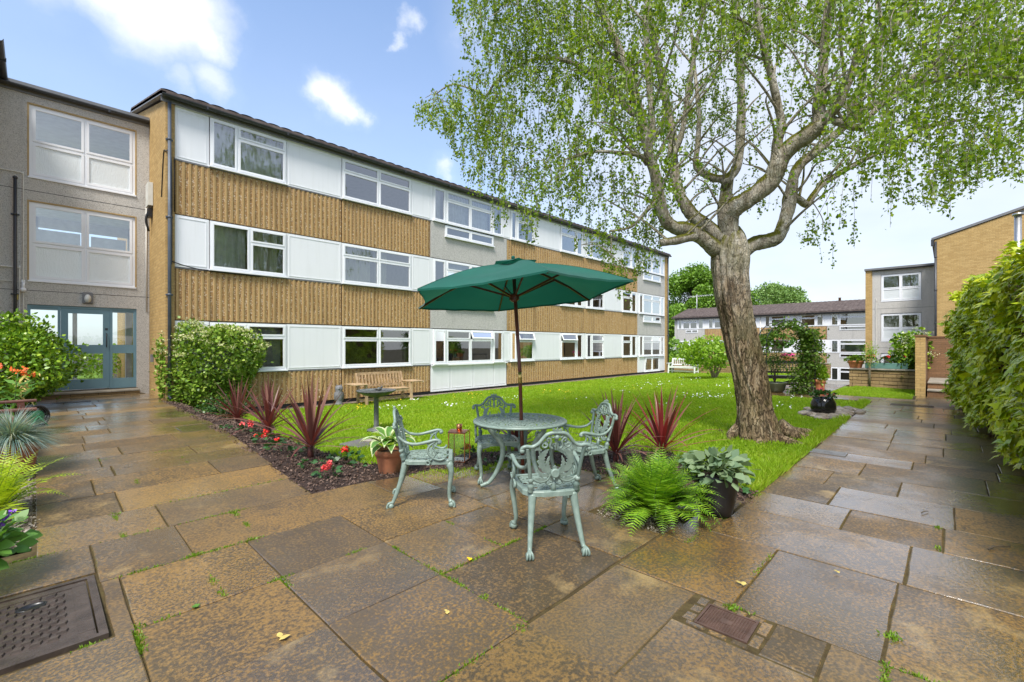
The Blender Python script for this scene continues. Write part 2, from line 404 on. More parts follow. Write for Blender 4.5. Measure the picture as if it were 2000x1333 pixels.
def m_grass():
    m, nt = newmat('grass_blade'); g = nd(nt, 'NewGeometry'); v = coords(nt)
    n = noise(nt, v, .45, 4, .6); n2 = noise(nt, v, 2.3, 3)
    a = ramp(nt, g.outputs['Random Per Island'], [(0, (.20, .34, .018)), (.5, (.29, .44, .022)), (.9, (.36, .49, .035)), (1, (.46, .44, .12))])
    c = mixc(nt, ramp(nt, n, [(.35, 0.0), (.7, .55)]), a, (.20, .37, .016))
    c = mixc(nt, ramp(nt, n2, [(.5, 0.0), (.75, .35)]), c, (.46, .52, .05))
    p = prin(nt, c, .5, spec=.25); t = nd(nt, 'BsdfTranslucent', {'Color': mixc(nt, 1.0, c, (1.5, 1.4, .5), 'MULTIPLY')}).outputs[0]
    finish(nt, nd(nt, 'MixShader', {0: .4, 1: p, 2: t}).outputs[0])
m_grass()
def m_bark():
    m, nt = newmat('birch_bark'); tc = nd(nt, 'TexCoord'); v = tc.outputs['Object']; sp = nd(nt, 'SeparateXYZ', {0: v})
    wob = nd(nt, 'VectorMath', {0: v, 1: nd(nt, 'VectorMath', {0: nd(nt, 'TexNoise', {'Vector': v, 'Scale': 3.0, 'Detail': 4}).outputs['Color'], 'Scale': .16}, operation='SCALE').outputs[0]}, operation='ADD').outputs[0]
    vs = nd(nt, 'Mapping', {'Vector': wob, 'Scale': (9, 9, 1.9)}).outputs[0]
    vh = nd(nt, 'Mapping', {'Vector': wob, 'Scale': (3, 3, 22)}).outputs[0]
    n = noise(nt, vs, 1.0, 8, .68); h = noise(nt, vh, 1.0, 4, .6); b = noise(nt, v, 2.2, 5, .6); fine = noise(nt, v, 40, 5, .65)
    n3 = noise(nt, vs, 1.9, 3, .5); crack = mth(nt, 'SUBTRACT', 1.0, mth(nt, 'MULTIPLY', mth(nt, 'ABSOLUTE', mth(nt, 'SUBTRACT', n3, .5)), 13.0), True)
    pale = ramp(nt, n, [(.25, (.17, .13, .085)), (.45, (.40, .345, .265)), (.62, (.60, .56, .48)), (.8, (.66, .62, .55))])
    pale = mixc(nt, ramp(nt, h, [(.56, 0.0), (.66, .7)]), pale, (.12, .095, .065))
    rough = ramp(nt, n, [(.30, (.055, .036, .022)), (.42, (.22, .15, .085)), (.55, (.37, .27, .165)), (.66, (.50, .41, .29)), (.8, (.66, .59, .48))])
    rough = mixc(nt, mth(nt, 'MULTIPLY', crack, .8), rough, (.022, .014, .009))
    low = nd(nt, 'MapRange', {'Value': mth(nt, 'ADD', sp.outputs[2], mth(nt, 'MULTIPLY', b, 2.6)), 'From Min': 3.0, 'From Max': 4.4, 'To Min': 1.0, 'To Max': 0.0}).outputs[0]
    c = mixc(nt, low, pale, rough)
    c = mixc(nt, mth(nt, 'MULTIPLY', ramp(nt, b, [(.46, 0.0), (.62, 1.0)]), .42), c, (.17, .155, .05))
    g = nd(nt, 'NewGeometry'); nz = nd(nt, 'SeparateXYZ', {0: g.outputs['Normal']}).outputs[2]
    hm = nd(nt, 'MapRange', {'Value': sp.outputs[2], 'From Min': 2.8, 'From Max': 3.2}).outputs[0]
    hm2 = nd(nt, 'MapRange', {'Value': sp.outputs[2], 'From Min': 4.6, 'From Max': 5.4, 'To Min': 1.0, 'To Max': 0.0}).outputs[0]
    mo = mth(nt, 'MULTIPLY', mth(nt, 'SUBTRACT', mth(nt, 'ADD', nz, mth(nt, 'MULTIPLY', b, 1.0)), .78), 5.0, True)
    mo = mth(nt, 'MULTIPLY', mth(nt, 'MULTIPLY', mo, hm), hm2)
    c = mixc(nt, mo, c, mixc(nt, fine, (.07, .075, .006), (.22, .21, .02)))
    c = mixc(nt, .6, c, ramp(nt, fine, [(.3, .3), (.7, .7)]), 'OVERLAY')
    hh = mth(nt, 'SUBTRACT', mth(nt, 'ADD', mth(nt, 'MULTIPLY', n, 1.8), mth(nt, 'MULTIPLY', fine, .35)), mth(nt, 'MULTIPLY', crack, .5))
    finish(nt, prin(nt, c, .85, bump(nt, hh, 1.0, .035), spec=.2))
m_bark()
leafmat('birch_leaf', [(.07, .14, .010), (.14, .24, .014), (.20, .31, .018), (.30, .40, .03), (.095, .17, .018)], .42)
leafmat('ivy_leaf', [(.25, .40, .012), (.42, .54, .016), (.55, .63, .02), (.66, .68, .03), (.30, .45, .014)], .14, .38)
leafmat('laurel_leaf', [(.07, .15, .010), (.12, .24, .014), (.19, .33, .018), (.32, .44, .03)], .12, .35)
leafmat('viburnum_leaf', [(.075, .16, .014), (.14, .25, .02), (.21, .34, .03), (.34, .42, .08)], .14, .42)
leafmat('viburnum_bloom', [(.56, .58, .26), (.70, .69, .42), (.42, .48, .16)], .2, .7)
leafmat('fern_leaf', [(.13, .29, .02), (.21, .40, .025), (.32, .50, .04)], .35)
leafmat('fern_gold', [(.30, .42, .02), (.42, .52, .03), (.24, .38, .02)], .35)
leafmat('cordyline_leaf', [(.13, .048, .040), (.20, .075, .058), (.10, .038, .036), (.32, .17, .12)], .2, .35, (1.6, .7, .6))
leafmat('cordyline_red', [(.22, .035, .035), (.32, .05, .045), (.15, .04, .038), (.32, .16, .11)], .2, .35, (1.6, .7, .6))
leafmat('hosta_green', [(.10, .24, .04), (.14, .29, .05)], .3, .35)
leafmat('hosta_edge', [(.55, .62, .33), (.66, .70, .42)], .3, .4)
leafmat('dark_leaf', [(.03, .075, .02), (.05, .12, .025), (.08, .16, .04)], .2, .35)
leafmat('begonia_leaf', [(.035, .10, .03), (.06, .15, .045)], .2, .35)
leafmat('grey_leaf', [(.13, .21, .12), (.19, .28, .16), (.26, .34, .19), (.10, .17, .08)], .25, .5)
leafmat('fescue', [(.14, .23, .21), (.22, .33, .31), (.32, .42, .38), (.40, .36, .22)], .25, .5)
leafmat('lime_leaf', [(.15, .29, .02), (.24, .40, .03), (.34, .48, .06)], .4)
leafmat('far_leaf', [(.08, .18, .014), (.14, .27, .022), (.21, .36, .035), (.10, .21, .02)], .18)
leafmat('far_leaf_pale', [(.13, .24, .05), (.18, .30, .07), (.22, .34, .10)], .2)
leafmat('vine_leaf', [(.05, .12, .012), (.10, .20, .018), (.16, .27, .03), (.10, .10, .06)], .3)
leafmat('rhodo_bloom', [(.62, .64, .36), (.70, .70, .48)], .3)
leafmat('moss_green', [(.10, .19, .01), (.16, .30, .015), (.22, .30, .03)], .3)
leafmat('pebble_mix', [(.30, .24, .18), (.20, .16, .12), (.38, .33, .27), (.13, .11, .09)], .0, .5)
leafmat('mulch_bits', [(.05, .03, .02), (.11, .065, .045), (.17, .11, .08), (.03, .02, .016)], .0, .6)
# ---------------------------------------------------------------- camera, light, sky
cam = bpy.data.cameras.new('camera'); co = bpy.data.objects.new('camera', cam); COL.objects.link(co)
co.location = (0, 0, CH); co.rotation_euler = (R(90), 0, -math.atan2(FW[0], FW[1]))
cam.sensor_width = 36; cam.lens = F/2000*36; cam.shift_y = 7.5/2000; cam.clip_start = .05; cam.clip_end = 3000; SC.camera = co
SUN_EL, SUN_AZ = R(57), (-.85, -.53)     # light comes from behind the viewer, over the houses
sun = bpy.data.lights.new('sun', 'SUN'); sun.energy = 2.5; sun.angle = R(16); sun.color = (1, .96, .90)
so = bpy.data.objects.new('sun', sun); COL.objects.link(so)
sd = Vector((SUN_AZ[0]*math.cos(SUN_EL), SUN_AZ[1]*math.cos(SUN_EL), math.sin(SUN_EL))); so.rotation_euler = sd.to_track_quat('Z', 'Y').to_euler(); so.location = (0, 0, 30)
def pxdir(px, py):
    X, Y = (px-CX)/F, (HY-py)/F; u, v = xz(X, 1); return Vector((u, v, Y)).normalized()
def make_world():
    w = bpy.data.worlds.new('World'); SC.world = w; w.use_nodes = True; nt = w.node_tree
    for n in list(nt.nodes): nt.nodes.remove(n)
    sky = nd(nt, 'TexSky', sky_type='NISHITA'); sky.sun_disc = False; sky.sun_elevation = SUN_EL
    sky.sun_rotation = math.atan2(sd.x, sd.y); sky.air_density = 1.0; sky.dust_density = 1.2; sky.ozone_density = 2.0
    tc = nd(nt, 'TexCoord'); d = tc.outputs['Generated']
    sep = nd(nt, 'SeparateXYZ', {0: d}); z = mth(nt, 'MAXIMUM', sep.outputs[2], .02)
    # clouds lie on a flat layer high above: project the direction on it
    zz = mth(nt, 'ADD', z, .22)
    pl = nd(nt, 'CombineXYZ', {0: mth(nt, 'DIVIDE', sep.outputs[0], zz), 1: mth(nt, 'DIVIDE', sep.outputs[1], zz), 2: 0.0}).outputs[0]
    n1 = noise(nt, pl, 2.6, 8, .56); n2 = noise(nt, pl, .8, 3, .5)
    def dot(v): return nd(nt, 'VectorMath', {0: d, 1: tuple(v)}, operation='DOT_PRODUCT').outputs['Value']
    right = dot(pxdir(1750, 300)); cover = nd(nt, 'MapRange', {'Value': right, 'From Min': .62, 'From Max': .93, 'To Min': 0.0, 'To Max': 1.0}).outputs[0]
    wn = nd(nt, 'TexNoise', {'Vector': d, 'Scale': 5.5, 'Detail': 7, 'Roughness': .6}).outputs['Color']
    dd = nd(nt, 'VectorMath', {0: d, 1: nd(nt, 'VectorMath', {0: nd(nt, 'VectorMath', {0: wn, 1: (.5, .5, .5)}, operation='SUBTRACT').outputs[0], 'Scale': .16}, operation='SCALE').outputs[0]}, operation='ADD').outputs[0]
    puff = None
    for (px, py, r, a) in ((330, 20, 150, 1.0), (400, 85, 75, .9), (230, -40, 130, .9), (415, 180, 62, .6), (350, 185, 50, .45), (655, 195, 50, .9), (680, 215, 34, .8), (797, 52, 26, .55), (785, 85, 16, .5), (865, 340, 30, .6), (60, -120, 170, .6), (900, 60, 60, .4)):
        c = pxdir(px, py); e = nd(nt, 'VectorMath', {0: dd, 1: tuple(c)}, operation='DISTANCE').outputs['Value']
        rr = r/F*(1/(1+((px-CX)/F)**2+((HY-py)/F)**2))**.75
        k = nd(nt, 'MapRange', {'Value': e, 'From Min': rr*.25, 'From Max': rr*1.35, 'To Min': a, 'To Max': 0.0}).outputs[0]
        puff = k if puff is None else mth(nt, 'MAXIMUM', puff, k)
    base = mth(nt, 'MULTIPLY', mth(nt, 'SUBTRACT', mth(nt, 'ADD', n1, mth(nt, 'MULTIPLY', n2, .5)), .62), 2.4, True)
    behind = nd(nt, 'MapRange', {'Value': dot((FW[0], FW[1], 0)), 'From Min': -.15, 'From Max': .25, 'To Min': .85, 'To Max': 0.0}).outputs[0]  # unseen cloud cover added behind the camera to whiten the light
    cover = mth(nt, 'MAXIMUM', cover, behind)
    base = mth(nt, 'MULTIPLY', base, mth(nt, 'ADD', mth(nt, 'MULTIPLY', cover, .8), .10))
    low = nd(nt, 'MapRange', {'Value': z, 'From Min': .02, 'From Max': .75, 'To Min': .55, 'To Max': 0.0}).outputs[0]
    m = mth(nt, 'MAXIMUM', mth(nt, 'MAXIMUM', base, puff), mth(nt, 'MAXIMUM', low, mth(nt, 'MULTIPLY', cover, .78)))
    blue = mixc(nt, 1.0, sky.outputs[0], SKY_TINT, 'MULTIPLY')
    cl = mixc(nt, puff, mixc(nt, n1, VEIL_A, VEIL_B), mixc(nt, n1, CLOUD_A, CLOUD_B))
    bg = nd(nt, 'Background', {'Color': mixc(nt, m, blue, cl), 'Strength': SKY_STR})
    nd(nt, 'OutputWorld', {'Surface': bg.outputs[0]})
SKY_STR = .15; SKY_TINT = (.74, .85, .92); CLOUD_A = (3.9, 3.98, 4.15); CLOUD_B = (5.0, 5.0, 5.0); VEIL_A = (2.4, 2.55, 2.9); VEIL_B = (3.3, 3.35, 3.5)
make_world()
vs = SC.view_settings; vs.view_transform = 'Standard'; vs.look = 'None'; vs.exposure = 1.15; vs.gamma = 1
SC.render.engine = 'CYCLES'; SC.cycles.max_bounces = 8; SC.cycles.transparent_max_bounces = 16; SC.cycles.diffuse_bounces = 4
SC.cycles.use_denoising = True
SC.cycles.sample_clamp_indirect = 8
# ---------------------------------------------------------------- ground
def sheet(name, us, vs_, zf, mat, kind='structure', keep=None):
    V = []; idx = {}; Fc = []
    for i, u in enumerate(us):
        for j, v in enumerate(vs_): V.append((u, v, zf(u, v)))
    nv = len(vs_)
    for i in range(len(us)-1):
        for j in range(nv-1):
            if keep and not keep((us[i]+us[i+1])/2, (vs_[j]+vs_[j+1])/2): continue
            Fc.append((i*nv+j, (i+1)*nv+j, (i+1)*nv+j+1, i*nv+j+1))
    b = MB(); b.v = V; b.f = Fc; b.m = [0]*len(Fc); b.sm = [True]*len(Fc)
    o = b.build(name, mat); tag(o, kind=kind); return o
def lin(a, b, s):
    n = max(1, round((b-a)/s)); return [a+(b-a)*i/n for i in range(n+1)]
def gz(u, v):
    z = G(u, v)-.05
    return min(z+drop(u, v), z-2.85*(1 if u > 29.4 else 0))
us = [-400, -120, -40, -15]+lin(-8, 29.3, .8)+[29.5, 45, 70, 120, 400]
vv = [-400, -120, -40, -15]+lin(-6, 18, .8)+[25, 40, 70, 120, 400]
sheet('ground', us, vv, gz, 'earth')
BED = [(1.80, 4.42), (3.25, 4.42), (3.62, 4.12), (4.40, 3.98), (4.52, 1.30), (4.98, 1.36), (5.15, 2.0), (5.6, 2.35), (6.05, 2.75), (5.9, 3.25), (5.2, 3.55), (4.9, 4.2), (4.35, 4.62), (3.75, 4.85), (3.2, 4.95), (2.85, 5.2), (2.68, 6.2), (2.7, 7.6), (2.85, 8.8), (3.3, 9.6), (3.5, 10.6), (3.4, 12.6), (1.95, 12.9)]
LAWN = [(1.9, 4.2), (4.4, 3.6), (4.5, 1.38), (11.1, 1.42), (11.3, 1.47), (15.0, 1.5), (15.05, 4.6), (19.6, 4.8), (27.6, 5.2), (28.2, 12.4), (28.2, 13.02), (2.6, 13.02), (2.6, 8)]
LAWN2 = [(16.35, .70), (19.9, .75), (20.1, 2.35), (18.3, 2.62), (16.5, 2.62)]
sheet('lawn', lin(2.0, 28.6, .35), lin(1.0, 13.3, .35), lambda u, v: G(u, v)-.015, 'turf', keep=lambda u, v: not (15.05 < u and v < 4.7))
sheet('lawn', lin(16.3, 20.1, .4), lin(.66, 2.66, .4), lambda u, v: .012, 'turf')
def polysheet(name, poly, zf, mat, kind, cell=.22):
    bm = bmesh.new(); vs_ = [bm.verts.new((x, y, 0)) for x, y in poly]; bm.faces.new(vs_)
    xs = [p[0] for p in poly]; ys = [p[1] for p in poly]
    for ax, lo, hi in ((0, min(xs), max(xs)), (1, min(ys), max(ys))):
        t = lo+cell
        while t < hi:
            no = (1, 0, 0) if ax == 0 else (0, 1, 0)
            bmesh.ops.bisect_plane(bm, geom=bm.verts[:]+bm.edges[:]+bm.faces[:], plane_co=Vector(no)*t, plane_no=no); t += cell
    for v in bm.verts: v.co.z = zf(v.co.x, v.co.y)
    bmesh.ops.recalc_face_normals(bm, faces=bm.faces)
    me = bpy.data.meshes.new(name); bm.to_mesh(me); bm.free(); me.materials.append(MATS[mat])
    for p in me.polygons:
        p.use_smooth = True
    if sum(p.normal.z for p in me.polygons) < 0: me.flip_normals()
    return tag(link(name, me), kind=kind)
def bumpy(u, v): return .012*math.sin(u*9.1+v*4.3)+.010*math.sin(v*13.7-u*6.1)
polysheet('flower_bed', BED, lambda u, v: G(u, v)+.012+bumpy(u, v)*.7, 'soil', 'structure', .12)
# gravel margins
polysheet('gravel', [(-.75, 4.7), (.0, 4.7), (.0, 12.6), (.5, 15.2), (-3, 15.3), (-3, 4.7)], lambda u, v: pathz(v)+.004, 'gravel', 'structure', .5)
polysheet('gravel', [(2.4, 13.02), (28.6, 13.02), (28.6, 13.47), (2.4, 13.47)], lambda u, v: G(u, v)+.004, 'gravel', 'structure', .5)
# scattered chippings and mulch, far too many to count
def chips(name, poly, zf, mat, n, smin, smax):
    xs = np.array([p[0] for p in poly]); ys = np.array([p[1] for p in poly])
    X = RNG.uniform(xs.min(), xs.max(), n*3); Y = RNG.uniform(ys.min(), ys.max(), n*3); k = inpoly_np(X, Y, poly); X, Y = X[k][:n], Y[k][:n]
    Z = np.array([zf(a, b) for a, b in zip(X, Y)]); n = len(X)
    D = rdir(n, 0); D[:, 2] *= .35; N = rdir(n, 1.4); S = RNG.uniform(smin, smax, n)
    T = (np.array([(0, 0, 0), (.5, -.3, .12), (1, 0, 0), (.5, .3, .12), (.5, 0, .3)]), [(0, 1, 4), (1, 2, 4), (2, 3, 4), (3, 0, 4)])
    o = leafcloud(name, np.c_[X, Y, Z+.006], D, N, S, T, mat); return tag(o, kind='stuff')
chips('bark_mulch', BED, lambda u, v: G(u, v)+.018+bumpy(u, v)*.7, 'mulch_bits', 16000, .012, .045)
FERN = [(3.38, 1.58), (3.98, 1.62), (3.96, 2.28), (3.40, 2.24)]
polysheet('gravel', FERN, lambda u, v: .006, 'gravel', 'structure', .3)
chips('gravel_chippings', FERN, lambda u, v: .008, 'pebble_mix', 2600, .012, .03)
chips('gravel_chippings', [(-.5, 4.7), (.02, 4.7), (.02, 12.6), (.2, 13), (-.5, 13)], lambda u, v: pathz(v)+.008, 'pebble_mix', 9000, .015, .04)
# ---------------------------------------------------------------- paving
def slab(b, u0, u1, v0, v1, zf, g=.0045, th=.045, ch=.005):
    j = lambda: random.uniform(-.003, .003); dz = random.uniform(-.003, .003); tx = random.uniform(-.002, .002)
    c = [(u0+g+j(), v0+g+j()), (u1-g+j(), v0+g+j()), (u1-g+j(), v1-g+j()), (u0+g+j(), v1-g+j())]
    # broken, slightly ragged edges
    ring = []
    for i in range(4):
        a, d = c[i], c[(i+1) % 4]; L = math.hypot(d[0]-a[0], d[1]-a[1]); k = max(1, min(6, int(L/.16)))
        for q in range(k):
            t = q/k; ring.append((lerp(a[0], d[0], t)+(random.uniform(-.0035, .0035) if q else 0), lerp(a[1], d[1], t)+(random.uniform(-.0035, .0035) if q else 0)))
    cx, cy = (u0+u1)/2, (v0+v1)/2; n = len(ring)
    def ins(p, e): L = math.hypot(p[0]-cx, p[1]-cy); return (p[0]+(cx-p[0])*e/L, p[1]+(cy-p[1])*e/L)
    zt = lambda p: zf(*p)+dz+tx*(p[0]-cx)
    vs_ = [(p[0], p[1], zt(p)-th) for p in ring]+[(p[0], p[1], zt(p)-ch) for p in ring]+[(*ins(p, ch*1.2), zt(p)) for p in ring]
    fs = [tuple(range(2*n, 3*n))]+[(r*n+i, r*n+(i+1) % n, (r+1)*n+(i+1) % n, (r+1)*n+i) for r in (0, 1) for i in range(n)]
    b.add(vs_, fs)
def cuts(a, b, lo, hi, first=None):
    c = [a]; 
    if first: c += first
    while c[-1] < b-hi*1.2: c.append(c[-1]+random.uniform(lo, hi))
    if b-c[-1] < lo*.5: c.pop()
    c.append(b); return c
pb = MB(); zl = lambda u, v: pathz(v)+.028
lb = [-.1, .45, 1.0, 1.6, 2.35, 3.03, 3.75, 4.43, 5.02]
while lb[-1] < 15.0: lb.append(lb[-1]+random.choice((.48, .56, .62, .45)))
spl = {4: [.35, 1.06], 5: [.36, 1.08], 3: [.15, 1.06], 6: [.76], 7: [.437, 1.17], 8: [.72, 1.3]}
HOLE = (-.62, .27, 3.06, 3.90)
for i in range(len(lb)-1):
    v0, v1 = lb[i], lb[i+1]; ue = 1.80 + .20*sm(3, 9, (v0+v1)/2); left = -1.3 if v1 < 4.5 else 0.0
    if v0 > 13.4: left, ue = -2.0, 2.08
    if left < 0 and v0 < 5: cs = [left, -.62]+([.27] if v0 < 3.9 and v1 > 3.06 else [])+spl.get(i, [])[0 if not (v0 < 3.9 and v1 > 3.06) else 0:]+[ue]
    else: cs = cuts(left, ue, .55, 1.15, [left+random.uniform(.35, .95)])
    cs = sorted(set(round(c, 3) for c in cs))
    for a, d in zip(cs, cs[1:]):
        if d-a < .04: continue
        if a >= HOLE[0]-.01 and d <= HOLE[1]+.01 and v1 > HOLE[2]-.05 and v0 < HOLE[3]+.05: 
            if v0 < HOLE[2]-.06: slab(pb, a, d, v0, HOLE[2]-.02, zl)
            if v1 > HOLE[3]+.06: slab(pb, a, d, HOLE[3]+.02, v1, zl)
            continue
        slab(pb, a, d, v0, v1, zl)
tag(pb.build('path', 'paving'), kind='structure')
rb = MB(); zr = lambda u, v: .022
ub = [1.0, 1.78, 2.72, 3.70, 4.45, 5.06, 5.78, 6.43]
while ub[-1] < 17.4: ub.append(ub[-1]+random.choice((.5, .58, .66, .72)))
ub[-1] = 17.6
rs = {1: [-.9, -.1, .42, 1.08], 2: [-.9, .22, .88], 3: [-.9, .19], 4: [-.9, .02, .62], 5: [-.9, -.05, .8], 6: [-.9, .35, .95]}
def vl(u): return -.9+.06*(u-4) if u > 4 else -.9
for i in range(len(ub)-1):
    u0, u1 = ub[i], ub[i+1]; um = (u0+u1)/2; hi = 1.61 if um < 3.3 else (1.36 if um < 8 else 1.42)
    if um > 15.0: hi = 4.4 if um < 16.3 else .64
    if i == 0: continue
    cs = rs.get(i, [-.9])+([hi] if i in rs else []); 
    if i not in rs: cs = cuts(-.9, hi, .55, 1.1, [-.9+random.uniform(.4, 1.0)])
    for a, d in zip(cs, cs[1:]):
        if i == 2 and a > .8:   # leave the pocket for the small cast cover
            slab(rb, u0, u1, a, d, zr) if False else None
            slab(rb, 2.72, 3.7, a, d, zr); continue
        if i == 1 and abs(a-.42) < .01: slab(rb, u0, 2.38, a, d, zr); continue
        slab(rb, u0, u1, a, d, zr)
tag(rb.build('path', 'paving'), kind='structure')
fb = MB()     # cross path and the paved area by the arch
for i in range(16):
    u0 = 16.42+.7*i; o_ = .3*(i % 2)
    for a, d in ((2.65, 3.3+o_), (3.3+o_, 4.42)): slab(fb, u0, u0+.7, a, d, lambda u, v: .022+drop(u, v))
for u0 in (20.1, 21.0, 21.9, 22.8): 
    for a in (1.2, 2.0, 2.8): pass
tag(fb.build('path', 'paving'), kind='structure')
pt = MB(); zp = lambda u, v: max(.024, pathz(v)*(1-sm(2.2, 3.0, u))+.026)
for (u0, u1, v0, v1) in ((1.8,2.8,1.62,2.35),(2.8,3.37,1.62,2.35),(3.37,4.0,2.29,2.75),(4.0,4.62,1.38,2.05),
        (1.8,2.36,2.35,3.05),(2.36,2.86,2.35,3.05),(2.86,3.37,2.35,3.2),(4.0,4.45,2.05,2.75),(3.37,4.0,1.36,1.57),
        (1.8,2.9,3.05,3.76),(2.9,3.75,3.2,3.9),(3.37,4.45,2.75,3.2),(3.75,4.38,3.2,3.98),(1.8,2.42,3.76,4.42),(2.42,2.9,3.76,4.42),(2.9,3.25,3.9,4.40),(3.25,3.6,3.9,4.12)):
    slab(pt, u0, u1, v0, v1, zp)
tag(pt.build('patio', 'paving'), kind='structure')
# mortar bed below the joints
polysheet('joint_bed', [(-1.3, -.1), (17.6, -.9), (17.6, 1.40), (4.6, 1.40), (4.45, 3.95), (3.2, 4.42), (1.85, 4.42), (2.0, 15.5), (-.02, 15.5), (-.02, 4.6), (-1.3, 4.6)], lambda u, v: pathz(v)*(1-sm(2.2, 3.0, u))+.016, 'joint_fill', 'structure', .25)
# ---------------------------------------------------------------- facade toolkit
def frameT(ox, oy, ax, ay, nx, ny): return lambda s, d, z: (ox+ax*s+nx*d, oy+ay*s+ny*d, z)
def window(T, parent, s0, s1, z0, z1, cols, d=.03, pane='glass', fr='white_upvc', outer=.045, sash=.042, opens=(), deep=.07, panes=None, curtain=None, sill=True):
    """cols: [(width fraction, [row fractions from the bottom])]; every cell has its own sash; opens: cells hung open"""
    b = MB(T); g = MB(T); gl2 = {}
    e = outer; b.box(s0, s1, d-deep, d, z0, z0+e); b.box(s0, s1, d-deep, d, z1-e, z1); b.box(s0, s0+e, d-deep, d, z0+e, z1-e); b.box(s1-e, s1, d-deep, d, z0+e, z1-e)
    W = s1-s0-2*e; H = z1-z0-2*e; x = s0+e; tot = sum(c[0] for c in cols); ci = 0
    for i, (w, rows) in enumerate(cols):
        x1 = x+W*w/tot
        if i < len(cols)-1: b.box(x1-.02, x1+.02, d-deep, d-.004, z0+e, z1-e)
        y = z0+e; rt = sum(rows)
        for j, r in enumerate(rows):
            y1 = y+H*r/rt
            if j < len(rows)-1: b.box(x+(.02 if i else 0), x1-(.02 if i < len(cols)-1 else 0), d-deep, d-.006, y1-.02, y1+.02)
            a0, a1 = x+(.022 if i else 0), x1-(.022 if i < len(cols)-1 else 0); c0, c1 = y+(.022 if j else 0), y1-(.022 if j < len(rows)-1 else 0)
            k = sash; q = .012; op = (i, j) in opens
            if op:   # top-hung vent pushed out
                t = R(24); mid = (a0, c1); fb = MB(lambda ss, dd, zz: T(ss, d+.01+(c1-zz)*math.sin(t)+dd*math.cos(t), c1-(c1-zz)*math.cos(t)+dd*math.sin(t)))
                gb = MB(fb.T)
            else: fb = MB(lambda ss, dd, zz: T(ss, d+dd, zz)); gb = MB(fb.T)
            fb.box(a0, a1, -.03, q, c0, c0+k); fb.box(a0, a1, -.03, q, c1-k, c1); fb.box(a0, a0+k, -.03, q, c0+k, c1-k); fb.box(a1-k, a1, -.03, q, c0+k, c1-k)
            gb.quad((a0+k-.004, -.012, c0+k-.004), (a1-k+.004, -.012, c0+k-.004), (a1-k+.004, -.012, c1-k+.004), (a0+k-.004, -.012, c1-k+.004))
            o = len(b.v); b.v += fb.v; b.f += [tuple(p+o for p in f) for f in fb.f]; b.m += fb.m; b.sm += fb.sm
            pm = (panes or {}).get((i, j), pane); gg = gl2.setdefault(pm, MB())
            o = len(gg.v); gg.v += gb.v; gg.f += [tuple(p+o for p in f) for f in gb.f]; gg.m += gb.m; gg.sm += gb.sm
            y = y1; ci += 1
        x = x1
    if sill: b.box(s0-.02, s1+.02, d-.02, d+.06, z0-.035, z0)
    w = b.build('window', fr, parent)
    for pm, gg in gl2.items(): gg.build('pane', pm, w)
    if curtain: hang(T, w, curtain, s0+e, s1-e, z0+.02, z1-.03)
    return w
def hang(T, parent, spec, s0, s1, z0, z1):
    """spec: list of (from, to, kind) in fractions of the opening"""
    for a, c, kind in spec:
        b = MB(T); x0, x1 = lerp(s0, s1, a), lerp(s0, s1, c)
        if kind.startswith('blind'):
            n = int((z1-z0)/.11)
            for i in range(n): b.quad((x0, -.22, z1-i*.11), (x1, -.22, z1-i*.11), (x1, -.19, z1-(i+1)*.11), (x0, -.19, z1-(i+1)*.11))
            b.build('blind', kind, parent)
        elif kind == 'vertical':
            n = int((x1-x0)/.1); 
            for i in range(n): b.quad((x0+i*.1, -.2, z0), (x0+i*.1+.085, -.25, z0), (x0+i*.1+.085, -.25, z1), (x0+i*.1, -.2, z1))
            b.build('blind', 'curtain_white', parent)
        else:
            n = max(6, int((x1-x0)/.03)); ph = random.uniform(0, 6); vs_ = []
            for i in range(n+1):
                s = lerp(x0, x1, i/n); dd = -.2+.035*math.sin(s*42+ph)+.015*math.sin(s*17+ph*2); vs_ += [(s, dd, z0), (s, dd*.95-.01, z1)]
            b.add(vs_, [(2*i, 2*i+2, 2*i+3, 2*i+1) for i in range(n)], 0, True); b.build('curtain', kind, parent)
def white_panel(T, parent, s0, s1, z0, z1, d=.012, bead=True):
    b = MB(T); b.box(s0, s1, -.03, d, z0, z1)
    if bead and s1-s0 > .25:
        m, t = .05, .022
        b.box(s0+m, s1-m, d, d+.008, z0+m, z0+m+t); b.box(s0+m, s1-m, d, d+.008, z1-m-t, z1-m); b.box(s0+m, s0+m+t, d, d+.008, z0+m+t, z1-m-t); b.box(s1-m-t, s1-m, d, d+.008, z0+m+t, z1-m-t)
    return b.build('white_panel', 'white_board', parent)
def ribbed(T, parent, s0, s1, z0, z1, pitch=.128, d=.03, name='ribbed_panel'):
    b = MB(T); n = max(2, round((s1-s0-.03)/pitch)); p = (s1-s0-.02)/n
    b.box(s0+.006, s1-.006, -.12, 0, z0+.004, z1-.004)
    rw, dp = p*.42, .015
    for i in range(n):
        a = s0+.01+i*p; pts = [(a, .001), (a+p*.10, .001+dp), (a+p*.10+rw*.8, .001+dp), (a+p*.2+rw*.8, .001), (a+p, .001)]
        for k, (q, r) in enumerate(zip(pts, pts[1:])):
            m = 1 if k in (0, 1, 2) else 0
            b.quad((q[0], q[1], z0+.01), (r[0], r[1], z0+.01), (r[0], r[1], z1-.01), (q[0], q[1], z1-.01), m)
        b.add([(pts[k][0], pts[k][1], z1-.01) for k in range(4)], [(0, 1, 2, 3)], 1); b.add([(pts[k][0], pts[k][1], z0+.01) for k in range(4)], [(0, 1, 2, 3)], 1)
    return b.build(name, ['ribbed_pebble', 'ribbed_ridge'], parent)
def block(T, parent, name, mat, *boxes):
    b = MB(T)
    for x in boxes: b.box(*x)
    return b.build(name, mat, parent)
